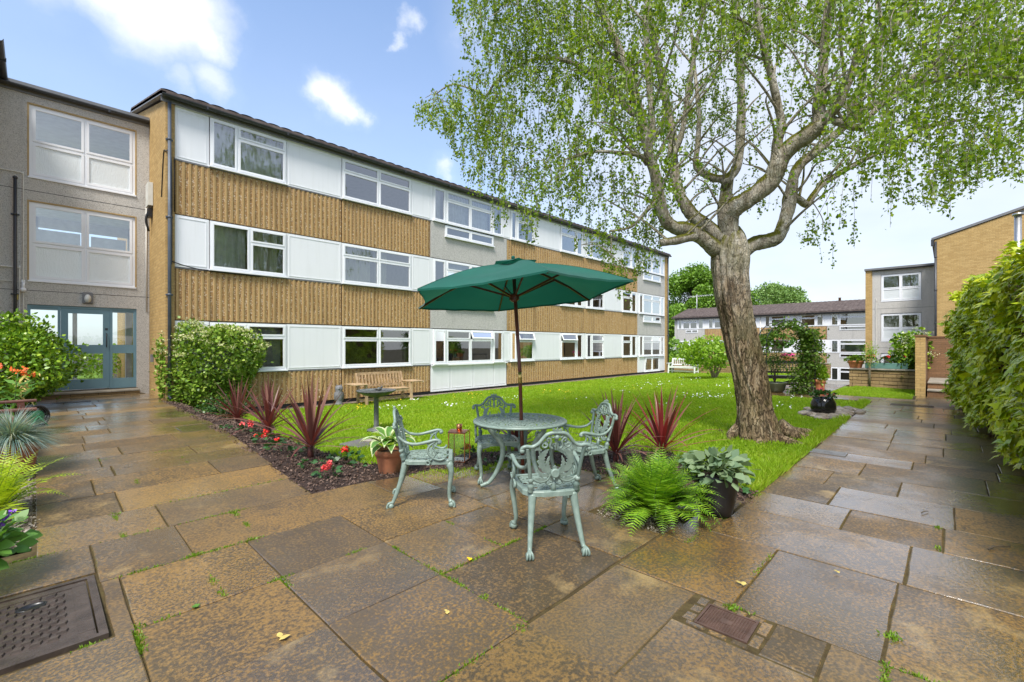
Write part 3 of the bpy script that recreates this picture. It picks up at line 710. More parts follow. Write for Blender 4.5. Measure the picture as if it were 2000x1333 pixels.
def interior(T, parent, s0, s1, levels, depth=3.2, bays=()):
    b = MB(T)
    b.quad((s0, -depth, levels[0]), (s1, -depth, levels[0]), (s1, -depth, levels[-1]), (s0, -depth, levels[-1]))
    for z in levels: b.box(s0, s1, -depth, -.125, z-.06, z+.06)
    for s in bays: b.box(s-.04, s+.04, -depth, -.13, levels[0]+.06, levels[-1]-.06)
    return b.build('interior_wall', 'room', parent)
def pitched(parent, name, T, s0, s1, d0, d1, z0, z1, mat='roof_tile', th=.09, rib=None, rows=0):
    """one roof slope from eave (d0,z0) to ridge (d1,z1), profiled tiles"""
    b = MB(T); n = max(1, int((s1-s0)/(rib/6))) if rib else 1; rows = rows or 1; vs_ = []; 
    for r in range(rows):
        for end in (0, 1):
            t = (r+end)/rows; lift = .030 if end == 0 else .0
            for i in range(n+1):
                s = lerp(s0, s1, i/n); w = .030*(abs(math.sin(PI*(s-s0)/rib))**.7) if rib else 0
                vs_.append((s, lerp(d0, d1, t), lerp(z0, z1, t)+w+lift))
    fs = []
    for r in range(2*rows-1):
        for i in range(n): fs.append((r*(n+1)+i, r*(n+1)+i+1, (r+1)*(n+1)+i+1, (r+1)*(n+1)+i))
    b.add(vs_, fs, 0); b.quad((s0, d0, z0-th), (s1, d0, z0-th), (s1, d1, z1-th), (s0, d1, z1-th)); b.quad((s0, d0, z0-th), (s0, d1, z1-th), (s0, d1, z1+.03), (s0, d0, z0+.03)); b.quad((s1, d0, z0-th), (s1, d1, z1-th), (s1, d1, z1+.03), (s1, d0, z0+.03))
    b.quad((s0, d0, z0-th), (s1, d0, z0-th), (s1, d0, z0+.03), (s0, d0, z0+.03))
    return b.build(name, mat, parent)
def gutter(T, parent, s0, s1, d, z, r=.06):
    b = MB(T); n = 8; pr = [(d+r*math.cos(PI+PI*i/n), z+r*math.sin(PI+PI*i/n)) for i in range(n+1)]+[(d+r*.82*math.cos(2*PI-PI*i/n), z+r*.82*math.sin(2*PI-PI*i/n)) for i in range(n+1)]
    k = len(pr); vs_ = [(s0, a, c) for a, c in pr]+[(s1, a, c) for a, c in pr]
    b.add(vs_, [(i, (i+1) % k, k+(i+1) % k, k+i) for i in range(k)]+[tuple(range(k-1, -1, -1)), tuple(range(k, 2*k))])
    x = s0+.9
    while x < s1: b.box(x-.02, x+.02, d-r-.008, d+r+.008, z-r-.008, z+.004); x += 1.9
    return b.build('gutter', 'dark_metal', parent)
# ================================================================ the long apartment block
V0 = 13.48; A = thing('apartment_building', (2.13, V0, 0), 'long three storey apartment block of white window bands over ribbed tan concrete, bench against it', 'building')
LOC = (2.13, V0)
T = lambda s, d, z: (s-LOC[0], -d, z)     # s is measured along the world axis
B3, R3, B2, R2, B1, R1, PL = (5.97, 7.28), (4.67, 5.97), (3.36, 4.67), (2.105, 3.36), (.755, 2.105), (-.17, .755), (-.45, -.17)
# brick gable end and its pier (roof slope cut into the top)
b = MB(T); zt = 7.34
for (s0, s1, ds) in ((2.13, 2.31, ((.05, 7.36), (-4.6, 8.62), (-9.2, 7.36))),):
    pr = ds; n = 3; vs_ = [(s0, .05, -.5), (s0, .05, 7.33), (s0, -4.6, 8.58), (s0, -9.2, 7.33), (s0, -9.2, -.5)]; vs_ += [(s1, p[1], p[2]) for p in vs_]
    b.add(vs_, [(0, 1, 2, 3, 4), (9, 8, 7, 6, 5), (0, 5, 6, 1), (1, 6, 7, 2), (2, 7, 8, 3), (3, 8, 9, 4)])
b.build('brick_wall', 'brick_tan', A)
b = MB(T); s0, s1 = 28.70, 29.14
vs_ = [(s0, .05, -.5), (s0, .05, 7.33), (s0, -4.6, 8.58), (s0, -9.2, 7.33), (s0, -9.2, -.5)]; vs_ += [(s1, p[1], p[2]) for p in vs_]
b.add(vs_, [(0, 1, 2, 3, 4), (9, 8, 7, 6, 5), (0, 5, 6, 1), (1, 6, 7, 2), (2, 7, 8, 3), (3, 8, 9, 4)]); b.build('brick_wall', 'brick_tan', A)
block(T, A, 'rear_wall', 'brick_tan', (2.31, 28.7, -9.2, -9.0, -.5, 7.3))
interior(T, A, 2.32, 28.69, [-.4, 2.10, 4.66, 7.26], 3.2, (6.2, 9.9, 13.9, 19.5, 25.0))
block(T, A, 'plinth', 'plinth_black', (2.31, 9.83, -.13, -.03, PL[0], PL[1]), (9.83, 13.76, -.13, -.02, PL[0], PL[1]), (13.76, 28.7, -.13, -.03, PL[0], PL[1]))
# ribbed bands and pebble dash bays
for (z0, z1) in (R3, R2, R1):
    ribbed(T, A, 2.32, 6.50, z0, z1); ribbed(T, A, 6.52, 9.82, z0, z1)
    for (a, c) in ((13.80, 19.44), (19.52, 25.02)): ribbed(T, A, a, c, z0, z1, .16)
block(T, A, 'band_strip', 'lead_grey', *[(2.31, 9.83, -.10, .02, z-.005, z+.022) for z in (5.97, 3.36, .755)], *[(13.78, 25.03, -.10, .02, z-.005, z+.022) for z in (5.97, 3.36, .755)])
block(T, A, 'joint_strip', 'ribbed_ridge', *[(19.45, 19.51, -.12, .025, z0+.03, z1) for (z0, z1) in (R3,)])
for (z0, z1) in (R2, R1): block(T, A, 'joint_strip', 'ribbed_ridge', (19.45, 19.51, -.12, .025, z0+.03, z1))
for (z0, z1) in (R3, R2):
    block(T, A, 'pebble_panel', 'pebbledash_pale', (9.85, 10.48, -.12, .02, z0+.004, z1), (10.48, 12.97, -.12, .02, z0+.004, z1-.46), (12.97, 13.76, -.12, .02, z0+.004, z1))
    window(T, A, 10.48, 12.97, z1-.44, z1-.03, [(1, [1]), (1, [1])], d=.045, sill=True)
    block(T, A, 'pebble_panel', 'pebbledash_pale', (25.06, 25.70, -.12, .02, z0+.004, z1), (25.70, 28.02, -.12, .02, z0+.004, z1-.46), (28.02, 28.69, -.12, .02, z0+.004, z1))
    window(T, A, 25.70, 28.02, z1-.44, z1-.03, [(1, [1]), (1, [1])], d=.045)
# white bands
for fl, (z0, z1) in ((3, B3), (2, B2), (1, B1)):
    z0 += .035; z1 -= .02; wz0, wz1 = z0+.02, z1-.01
    for (a, c) in ((2.32, 3.02), (4.90, 6.50), (9.03, 9.84), (9.84, 9.94), (13.53, 13.98), (15.52, 17.46), (19.32, 19.62), (21.30, 23.22), (24.88, 25.20), (28.54, 28.69)): white_panel(T, A, a, c, z0, z1)
    cur = {3: None, 2: [(.45, .98, 'curtain')], 1: [(.02, .98, 'blind_grey')]}[fl]
    if fl == 3: window(T, A, 3.04, 4.88, wz0, wz1, [(.33, [1]), (.67, [.74, .26])], curtain=[(.0, .98, 'curtain_white')], panes=None)
    elif fl == 2: window(T, A, 3.04, 4.88, wz0, wz1, [(.5, [1]), (.5, [.68, .32])], curtain=[(0, .47, 'curtain_white'), (.5, .93, 'curtain')])  # white curtain is added to lighten its pane in place of a bright reflection
    else: window(T, A, 3.04, 4.88, wz0, wz1, [(.45, [1]), (.55, [.74, .26])], curtain=cur)
    window(T, A, 6.52, 9.01, wz0, wz1, [(1, [.70, .30]), (1, [.70, .30])], curtain={3: None, 2: [(.0, .42, 'curtain'), (.5, .68, 'curtain')], 1: None}[fl])
    window(T, A, 9.95, 10.52, wz0, wz1, [(1, [1])], d=.03 if fl > 1 else .06, curtain=[(0, 1, 'curtain_white')] if fl == 3 else None)
    window(T, A, 10.54, 12.91, wz0, wz1, [(1, [.72, .28]), (1, [.72, .28])], opens=((1, 1),) if fl == 1 else (), curtain={3: [(0, 1, 'curtain_white')], 2: [(0, 1, 'blind_grey')], 1: None}[fl])
    window(T, A, 12.93, 13.51, wz0, wz1, [(1, [1])], d=.03 if fl > 1 else .06, curtain=[(0, 1, 'curtain_white')] if fl == 3 else None)
    k = 'vertical' if fl < 3 else 'curtain_white'
    window(T, A, 14.00, 14.38, wz0, wz1, [(1, [1])]); window(T, A, 14.40, 15.50, wz0, wz1, [(1, [.70, .30])], opens=((0, 1),) if fl == 1 else (), curtain=[(.55, 1, 'curtain')])
    window(T, A, 17.48, 18.74, wz0, wz1, [(1, [.70, .30])], opens=((0, 1),) if fl == 1 else ()); window(T, A, 18.76, 19.30, wz0, wz1, [(1, [1])])
    window(T, A, 19.64, 20.10, wz0, wz1, [(1, [1])], curtain=[(0, 1, k)]); window(T, A, 20.12, 21.28, wz0, wz1, [(1, [.70, .30])], curtain=[(0, 1, k)])
    window(T, A, 23.24, 24.24, wz0, wz1, [(1, [.70, .30])], curtain=[(0, 1, k)] if fl == 1 else None); window(T, A, 24.26, 24.86, wz0, wz1, [(1, [1])], curtain=[(0, 1, k)])
    window(T, A, 25.22, 25.68, wz0, wz1, [(1, [1])], curtain=[(0, 1, k)] if fl == 1 else None)
    window(T, A, 25.70, 28.02, wz0, wz1, [(1, [.72, .28]), (1, [.72, .28])], curtain=[(0, 1, k)] if fl == 1 else [(.5, 1, 'blind_grey')])
    window(T, A, 28.04, 28.52, wz0, wz1, [(1, [1])], curtain=[(0, 1, k)])
# the white bay bases on the ground floor
block(T, A, 'bay_sill', 'white_upvc', (9.86, 13.74, .0, .10, .735, .775))
for a, c in ((9.86, 10.72), (10.74, 11.86), (11.88, 12.98), (13.0, 13.74)): white_panel(T, A, a, c, R1[0]+.005, .73)
block(T, A, 'bay_kerb', 'white_upvc', (9.86, 13.74, -.02, .03, R1[0]-.03, R1[0]))
for a, c in ((25.06, 25.88), (27.90, 28.69)): white_panel(T, A, a, c, R1[0]+.005, .77, bead=False)
window(T, A, 25.90, 27.88, R1[0]+.03, .74, [(1, [1]), (1, [1])], curtain=[(0, 1, 'blind_green')])
# roof
pitched(A, 'roof', T, 2.02, 29.2, .20, -4.6, 7.47, 8.74, rib=.33, rows=12)
pitched(A, 'roof', T, 2.02, 29.2, -9.4, -4.6, 7.47, 8.74, rib=.33, rows=12)
block(T, A, 'fascia', 'lead_grey', (2.04, 29.18, .055, .085, 7.27, 7.42)); block(T, A, 'soffit', 'white_board', (2.32, 29.1, -.10, .06, 7.265, 7.275))
block(T, A, 'verge_board', 'pebbledash', *[]) if False else None
b = MB(T); b.add([(2.02, .2, 7.36), (2.12, .2, 7.36), (2.02, -4.6, 8.62), (2.12, -4.6, 8.62), (2.02, .2, 7.46), (2.12, .2, 7.46), (2.02, -4.6, 8.73), (2.12, -4.6, 8.73)], [(0, 1, 3, 2), (4, 5, 7, 6), (0, 2, 6, 4), (1, 3, 7, 5), (0, 1, 5, 4), (2, 3, 7, 6)]); b.build('verge', 'lead_grey', A)
gutter(T, A, 2.04, 29.2, .20, 7.40, .065)
def pipe(T, parent, s, d, z0, z1, r=.036, mat='grey_pipe', shoe=True):
    b = MB(T); b.tube([(s, d, z1), (s, d, z0)], r, 12)
    z = z0+.5
    while z < z1: b.tube([(s, d, z), (s, d, z+.05)], r*1.22, 12); b.box(s-.07, s+.07, d-.05, d-.03, z+.005, z+.045); z += 1.85
    if shoe: b.tube(smooth_poly([(s, d, z0+.02), (s, d+.02, z0-.06), (s, d+.09, z0-.1)], 4), r, 12)
    return b.build('drainpipe', mat, parent)
pipe(T, A, 2.20, .105, .32, 7.28); pipe(T, A, 29.0, .10, -.25, 7.3)
b = MB(T); b.tube(smooth_poly([(2.115, -.35, 5.1), (2.115, -.1, 6.05), (2.13, .06, 6.1), (2.24, .065, 5.9), (2.25, .065, 3.6), (2.26, .065, 3.5), (2.9, .05, 3.37), (4.2, .05, 3.345)], 6), .012, 6); b.tube([(2.30, .06, 6.0), (2.30, .06, 4.7)], .008, 6); b.build('cable', 'hose_black', A)
b = MB(T); b.box(2.02, 2.12, -1.95, -1.55, 5.15, 5.75); b.build('junction_box', 'cream_box', A)
b = MB(T); b.box(2.03, 2.12, -1.85, -1.62, 4.86, 5.1); b.tube(smooth_poly([(2.08, -1.7, 5.1), (2.0, -1.72, 4.8), (2.06, -1.75, 4.5)], 5), .03, 6); b.build('cable_bundle', 'hose_black', A)
b = MB(T); b.box(2.07, 2.125, -1.6, -1.5, 1.05, 1.25); b.build('meter_box', 'lead_grey', A)
# ================================================================ stair tower with the teal door
VT = 15.64; TW = thing('stair_tower', (0, VT, 0), 'grey pebble dash stair tower with two big windows over a teal glazed door', 'building')
T2 = lambda s, d, z: (s, -d, z)
dz0, dz1 = .37, 2.46; L0, L1 = -.14, 1.86; W = (-.14, 1.84)
block(T2, TW, 'wall', 'pebbledash', (-3.4, L0, -.25, 0, -.3, 7.45), (L1, 2.128, -.25, 0, -.3, 7.45),
      (L0, L1, -.25, 0, dz1, 3.02), (L0, L1, -.25, 0, 4.92, 5.47), (L0, L1, -.25, 0, 7.22, 7.45))
block(T2, TW, 'joint', 'hose_black', (-3.4, 2.125, -.02, .002, 2.78, 2.792), (-3.4, 2.125, -.02, .002, 5.14, 5.152))
block(T2, TW, 'reveal', 'ochre_reveal', *[x for (z0, z1) in ((3.02, 4.92), (5.47, 7.22)) for x in ((L0, L0+.03, -.20, .006, z0, z1), (L1-.03, L1, -.20, .006, z0, z1), (L0+.03, L1-.03, -.20, .006, z1-.03, z1))])
for (z0, z1, f) in ((3.03, 4.89, .53), (5.48, 7.19, .52)):
    window(T2, TW, L0+.03, L1-.03, z0, z1, [(1, [1-f, f]), (1, [1-f, f])], d=-.03, fr='white_upvc', outer=.06, sash=.05, panes={(0, 0): 'obscure_glass', (1, 0): 'obscure_glass'})
b = MB(T2)
b.box(-3.4, 2.1, -3.1, -3, -.3, .36); b.box(-3.4, 2.1, -3.1, -3, 2.5, 2.95); b.box(-3.4, -.3, -3.1, -3, .36, 2.5); b.box(.75, .85, -3.1, -3, .36, 2.5); b.box(1.95, 2.1, -3.1, -3, .36, 2.5); b.box(-3.4, 2.1, -3.1, -3, 4.85, 5.4); b.box(-3.4, 2.1, -3.1, -3, 7.1, 7.29); b.box(-3.4, -2.2, -3.1, -3, 2.95, 7.1); b.box(-.05, .05, -3.1, -3, 2.95, 7.1); b.box(2.0, 2.1, -3.1, -3, 2.95, 7.1)
for z in (2.75, 5.2, 7.35): b.box(-3.4, 2.1, -3, -.26, z-.06, z+.06)
b.box(-3.4, 2.1, -3, -.26, .2, .33); b.build('interior_wall', 'stair_room', TW)
# lower storey blinds seen behind the upper panes
b = MB(T2); b.box(.0, .80, -.6, -.58, 4.0, 4.36); b.box(1.0, 1.7, -.6, -.58, 4.0, 4.34); b.build('blind', 'curtain_white', TW)
# door set
d = TW; fr = MB(T2); e = .055
fr.box(L0, L1, -.17, -.04, dz1-e, dz1-.004); fr.box(L0, L0+e, -.17, -.04, dz0, dz1-e); fr.box(L1-e, L1, -.17, -.04, dz0, dz1-e)
s_a, s_b = .42, 1.33
fr.box(s_a-.05, s_a, -.17, -.04, dz0, dz1-e); fr.box(s_b, s_b+.05, -.17, -.04, dz0, dz1-e); fr.box(L0+e, s_a-.05, -.17, -.05, dz0, dz0+.26); fr.box(L0+e, s_a-.05, -.17, -.05, 1.28, 1.5); fr.box(s_b+.05, L1-e, -.17, -.05, dz0, dz0+.26); fr.box(s_b+.05, L1-e, -.17, -.05, 1.28, 1.5)
fr.box(L0+e, s_a-.05, -.14, -.06, dz1-e-.05, dz1-e); fr.box(s_b+.05, L1-e, -.14, -.06, dz1-e-.05, dz1-e)
fo = fr.build('door_frame', 'teal_paint', TW)
for a, c in ((L0+e, s_a-.05), (s_b+.05, L1-e)):
    g = MB(T2)
    for z0, z1 in ((dz0+.26, 1.28), (1.5, dz1-e-.05)): g.quad((a, -.1, z0), (c, -.1, z0), (c, -.1, z1), (a, -.1, z1))
    g.build('pane', 'door_glass', fo)
dr = MB(T2); a, c = s_a+.004, s_b-.004
dr.box(a, a+.13, -.12, -.055, dz0+.02, dz1-e-.004); dr.box(c-.13, c, -.12, -.055, dz0+.02, dz1-e-.004); dr.box(a+.13, c-.13, -.12, -.055, dz0+.02, dz0+.26); dr.box(a+.13, c-.13, -.12, -.055, 1.28, 1.5); dr.box(a+.13, c-.13, -.12, -.055, dz1-e-.12, dz1-e-.004)
do = dr.build('door', 'teal_paint', TW)
g = MB(T2)
for z0, z1 in ((dz0+.26, 1.28), (1.5, dz1-e-.12)): g.quad((a+.13, -.09, z0), (c-.13, -.09, z0), (c-.13, -.09, z1), (a+.13, -.09, z1))
g.build('pane', 'door_glass', do)
h = MB(T2); h.tube([(c-.065, -.055, 1.45), (c-.065, .0, 1.47), (c-.065, .0, 1.78), (c-.065, -.055, 1.80)], .012, 8); h.box(c-.09, c-.04, -.055, -.045, 1.88, 1.93); h.build('handle', 'dark_metal', do)
st = MB(T2); st.box(L0-.1, L1+.02, -.2, .02, .20, .364, 1); st.bbox(L0-.1, L1+.03, -.17, .36, .30, .352, .01, 0); st.box(L0-.1, L1+.03, .021, .33, .16, .299, 1); st.build('doorstep', ['flag_stone', 'stone_course'], TW)
# canopy lamp, camera, pipes, gutter
b = MB(T2); b.bbox(.80, 1.0, 0, .05, 2.53, 2.82, .02); b.build('bulkhead_lamp', 'lead_grey', TW)
b = MB(T2); b.ball((.90, .08, 2.66), .085, 0, 12, 8, (.8, .8, 1.25)); b.build('lamp_cover', 'opal_glass', TW)
b = MB(T2); b.box(-.23, -.17, 0, .05, 2.84, 3.02); b.tube(smooth_poly([(-.2, .05, 2.95), (-.2, .12, 2.9), (-.2, .12, 2.82)], 4), .025, 8); b.ball((-.2, .12, 2.78), .055); b.build('security_camera', 'white_upvc', TW)
pipe(T2, TW, -.33, .07, .3, 5.35, .03, 'dark_metal', False)
b = MB(T2); b.ball((-.33, .07, 5.37), .045); b.build('pipe_cap', 'dark_metal', TW)
b = MB(T2); b.tube(smooth_poly([(-.95, .04, 5.52), (-.3, .04, 5.52), (-.22, .04, 5.50), (-.2, .04, 5.4), (-.2, .04, 4.0), (-.2, .04, .5)], 5), .013, 6); b.tube(smooth_poly([(-.9, .04, 3.3), (-.34, .04, 3.3), (-.26, .04, 3.26), (-.26, .04, 3.1), (-.26, .04, .5)], 5), .014, 6); b.tube([(-.9, .035, 2.98), (-.22, .035, 2.98)], .01, 6); b.build('conduit', 'white_pipe', TW)
b = MB(T2); b.box(-.36, -.28, 0, .06, 2.55, 2.67); b.build('bell_box', 'plain' if False else 'dry_leaf', TW)
b = MB(T2); b.tube([(2.06, .02, 2.4), (2.06, .02, 5.2)], .012, 6); b.build('conduit', 'white_pipe', TW)
block(T2, TW, 'flat_roof', 'lead_grey', (-3.4, 2.12, -3, .10, 7.52, 7.62), (-3.4, 2.12, .0, .03, 7.40, 7.52)); gutter(T2, TW, -3.4, 2.11, .11, 7.52, .06)
# wing that returns towards the viewer on the far side of the tower
WG = thing('wing_building', (-.9, 9, 0), 'tan brick wing whose dark eave pokes in above the grey stair tower', 'building')
TWG = lambda s, d, z: (d, s-9, z)
block(TWG, WG, 'wall', 'brick_tan', (13.9, 15.35, -.3, 0, -.2, 7.52)); block(TWG, WG, 'roof', 'lead_grey', (13.6, 15.6, -3, .34, 7.62, 7.75), (13.6, 15.6, .3, .335, 7.46, 7.62)); gutter(TWG, WG, 13.6, 15.6, .40, 7.60, .06)
# ================================================================ block across the far side
UB = 52.9; FBK = thing('apartment_building', (UB, 14, -3), 'far apartment block with a brown tiled roof, seen behind the arch and the birch trunk', 'building')
T3 = lambda s, d, z: (-d, -(s)+23.6-14, z+3)        # s runs to the right as seen, from the far corner
z_e = 4.62; lv = [(3.30, z_e-.08), (.70, 2.02), (-1.95, -.62)]; S1 = 22.2
block(T3, FBK, 'wall', 'pebbledash_pale', (0, .35, -.2, 0, -3.2, z_e), (.35, S1, -9, -8.8, -3.2, z_e), (0, .2, -9, -.2, -3.2, z_e))
interior(T3, FBK, .36, S1, [-3.1, -.6, 2.0, 4.5], 3.0, (4, 8, 12, 16, 20))
bays = [('g', .35, 4.0), ('t', 4.0, 9.0), ('t', 9.08, 15.0), ('g', 15.0, S1)]
bays = [('g', .35, 3.55), ('t', 3.55, 9.3), ('t', 9.38, 15.2), ('g', 15.2, S1)]
rb3 = [(2.02, 3.30), (-.62, .70), (-3.1, -1.95)]
for k, (z0, z1) in enumerate(rb3):
    for typ, a, c in bays:
        if typ == 't' and k < 2: ribbed(T3, FBK, a+.02, c-.02, z0, z1, .30)
        else: block(T3, FBK, 'pebble_panel', 'pebbledash_pale', (a+.01, c-.01, -.12, .01, z0, z1-(.42 if k < 2 and typ == 'g' else 0)), *([(a+.01, a+1.0, -.12, .01, z1-.42, z1), (c-.75, c-.01, -.12, .01, z1-.42, z1)] if k < 2 and typ == 'g' else []))
for k, (z0, z1) in enumerate(lv):
    z0 += .03; z1 -= .02; bl = ['curtain_white', 'blind_green', 'blind_grey'][k]; ns = dict(sill=False)
    def ww(a, c, cols, cur=None): window(T3, FBK, a, c, z0, z1, cols, curtain=cur, outer=.06, sash=.05, **ns)
    row = [(.45, .95, [(1, [1])], [(0, 1, 'curtain_white')]), (.97, 2.75, [(1, [.7, .3]), (1, [.7, .3])], None), (2.77, 3.45, [(1, [1])], [(0, 1, 'curtain_white')]),
           (3.95, 4.55, [(1, [1])], [(.4, 1, 'curtain')]), (4.57, 5.7, [(1, [.7, .3])], None), (7.2, 8.4, [(1, [.7, .3])], None), (8.42, 9.0, [(1, [1])], [(0, 1, 'vertical')] if k else None),
           (9.75, 10.3, [(1, [1])], [(0, 1, 'vertical')]), (10.32, 11.6, [(1, [.7, .3])], [(0, 1, 'curtain')] if k == 1 else None), (13.0, 14.3, [(1, [.7, .3])], [(0, 1, 'blind_grey')] if k == 1 else [(0, .25, 'curtain')]), (14.32, 14.95, [(1, [1])], [(0, 1, 'blind_grey' if k else 'curtain')]),
           (15.5, 16.15, [(1, [1])], [(0, 1, 'blind_green' if k else 'curtain')]), (16.17, S1-.9, [(1, [.7, .3]), (1, [.7, .3])], [(0, 1, 'blind_green')] if k == 1 else None), (S1-.88, S1-.25, [(1, [1])], None)]
    x = .35
    for a, c, cols, cur in row:
        if a-x > .05: white_panel(T3, FBK, x, a-.01, z0, z1, bead=False)
        ww(a, c, cols, cur); x = c+.01
    if k < 2:
        for a, c in ((1.36, 2.8), (16.2, S1-.77)): window(T3, FBK, a, c, z0-.44, z0-.05, [(1, [1]), (1, [1])], d=.04, **ns)
pitched(FBK, 'roof', T3, -.25, S1+.3, .35, -4.4, z_e+.12, 6.05, rib=.36, rows=13); pitched(FBK, 'roof', T3, -.25, S1+.3, -9.3, -4.4, z_e+.12, 6.05, rib=.36, rows=4)
block(T3, FBK, 'fascia', 'dark_metal', (-.2, S1+.3, .30, .33, z_e-.12, z_e+.02)); gutter(T3, FBK, -.2, S1+.3, .38, z_e+.0, .06)
b = MB(T3)
vs_ = [(.0, 0, z_e-.1), (.0, -4.4, 5.95), (.0, -9, z_e-.1), (.1, 0, z_e-.1), (.1, -4.4, 5.95), (.1, -9, z_e-.1)]; b.add(vs_, [(0, 1, 2), (3, 5, 4), (0, 3, 4, 1), (1, 4, 5, 2)]); b.build('gable_wall', 'pebbledash_pale', FBK)
b = MB(T3); b.lathe([(.12, 0), (.10, .25), (.14, .26), (.14, .32), (.08, .33)], 10, (15.6, -4.4, 6.05)); b.build('roof_vent', 'brick_brown', FBK)
pipe(T3, FBK, 9.34, .06, -2.8, z_e-.1, .04, 'white_pipe')
# tv aerial fixed on that roof
ae = thing('tv_aerial', atd(1361, 600, 56.0), 'metal television aerial rising from the far brown roof beside the birch trunk', 'aerial')
b = MB(); b.tube([(0, 0, -1.6), (0, 0, 1.55)], .045, 6); b.build('mast', 'aerial_metal', ae)
b = MB(); ax = Vector((RT[0], RT[1], 0)); 
b.tube([ax*-1.3+Vector((0, 0, 1.2)), ax*2.0+Vector((0, 0, 1.5))], .03, 6)
for i in range(12):
    p = ax*(-1.2+i*.28)+Vector((0, 0, 1.22+i*.025)); q = Vector((FW[0], FW[1], .5)).normalized()*.3; b.tube([p-q, p+q], .02, 5)
b.build('antenna', 'aerial_metal', ae)
# ================================================================ far stair tower and the brick gable beside it
UT = 38.4; FT = thing('stair_tower', (UT, 3.95, -2), 'far grey pebble dash stair tower with white windows and a tan brick edge', 'building')
T4 = lambda s, d, z: (-d, -s, z+2)
ztop = 6.42
W0, W1 = .80, 2.80; op = [(4.36, 6.10), (1.75, 3.55), (-1.9, .95)]
ww_ = [(.36, W0), (W1, 3.4)]
block(T4, FT, 'wall', 'pebbledash', *[(a, c, -.25, 0, -2, ztop) for a, c in ww_], (W0, W1, -.25, 0, 6.10, ztop), (W0, W1, -.25, 0, 3.55, 4.36), (W0, W1, -.25, 0, .95, 1.75))
block(T4, FT, 'brick_edge', 'brick_tan', (0, .36, -5.5, .02, -2, ztop+.02))
block(T4, FT, 'joint', 'hose_black', (.37, 3.4, -.02, .003, 3.86, 3.875), (.37, 3.4, -.02, .003, 1.30, 1.315))
for (z0, z1) in op[:2]: window(T4, FT, W0+.02, W1-.02, z0, z1-.02, [(1, [.46, .54]), (1, [.46, .54])], d=-.04, outer=.07, sash=.055, panes={(0, 0): 'obscure_glass', (1, 0): 'obscure_glass'})
interior(T4, FT, .37, 3.4, [-1.9, 1.3, 3.9, 6.35], 2.2)
window(T4, FT, W0+.02, W1-.02, -1.2, .93, [(.45, [1]), (.35, [1]), (.8, [1])], d=-.04, outer=.08, sash=.06)
block(T4, FT, 'flat_roof', 'lead_grey', (-.05, 3.45, -5.5, .12, ztop+.02, ztop+.14)); gutter(T4, FT, .36, 3.4, .14, ztop+.0, .06)
b = MB(T4); b.tube(smooth_poly([(.55, .03, -1), (.55, .03, 4.2), (.56, .03, 4.3)], 4), .02, 6); b.build('conduit', 'white_pipe', FT)
UG = 35.0; BG = thing('brick_building', (UG, .52, -2), 'plain tan brick gable building rising above the ivy covered wall', 'building')
T5 = lambda s, d, z: (-d, -s, z+2)
b = MB(T5); hh = 7.40; vs_ = [(0, 0, -2), (9.2, 0, -2), (9.2, 0, hh), (4.6, 0, hh+1.45), (0, 0, hh)]; vs_ += [(p[0], -7.2, p[2]) for p in vs_]
b.add(vs_, [(0, 1, 2, 3, 4), (9, 8, 7, 6, 5)]+[(i, (i+1) % 5, 5+(i+1) % 5, 5+i) for i in range(5)]); b.build('gable_wall', 'brick_tan', BG)
b = MB(T5)
for s0, s1, z0, z1 in ((-.12, 4.6, hh, hh+1.48), (9.3, 4.6, hh, hh+1.48)):
    b.add([(s0, .06, z0), (s1, .06, z1), (s1, .06, z1+.13), (s0, .06, z0+.13), (s0, -7.2, z0), (s1, -7.2, z1), (s1, -7.2, z1+.13), (s0, -7.2, z0+.13)], [(0, 1, 2, 3), (7, 6, 5, 4), (3, 2, 6, 7), (0, 4, 5, 1), (0, 3, 7, 4), (1, 5, 6, 2)])
b.build('roof', 'lead_grey', BG)
b = MB(T5); b.box(-.14, -.02, -.2, .08, hh-.3, hh+.04); b.build('gutter_end', 'dark_metal', BG)
pipe(T5, BG, .06, .09, -1.5, hh-.1, .05, 'dark_metal')
# ================================================================ the old weeping birch
TB = at(1481, 848, 0); BT = thing('birch_tree', TB, 'old weeping birch with a thick gnarled mossy trunk standing on the lawn by the path', 'tree')
TZ = 7.37
def L(p): return (p[0]-TB[0], p[1]-TB[1], p[2]-TB[2])
TRK = [(1487, 872, .60), (1484, 858, .45), (1481, 840, .385), (1477, 818, .35), (1474, 800, .322), (1470, 765, .306), (1463, 725, .302), (1454, 690, .300), (1445, 650, .296), (1436, 610, .303), (1429, 575, .312), (1426, 535, .322), (1426, 505, .335), (1426, 480, .30), (1428, 460, .23), (1430, 445, .14)]
def vnoise(seed):
    r = np.random.default_rng(seed); a = r.uniform(0, 6.28, 24); fz = r.uniform(.3, 3.2, 24); ft = r.integers(1, 9, 24); am = 1/(ft+.8)/(fz*.35+.6)
    return lambda th, z: float(np.sum(am*np.sin(ft*th+fz*z*2.2+a)))
tn = vnoise(3); tn2 = vnoise(11)
cl = smooth_poly([L(atd(x, y, TZ))+(r,) for x, y, r in TRK], 14)
NS = 120; vs_ = []
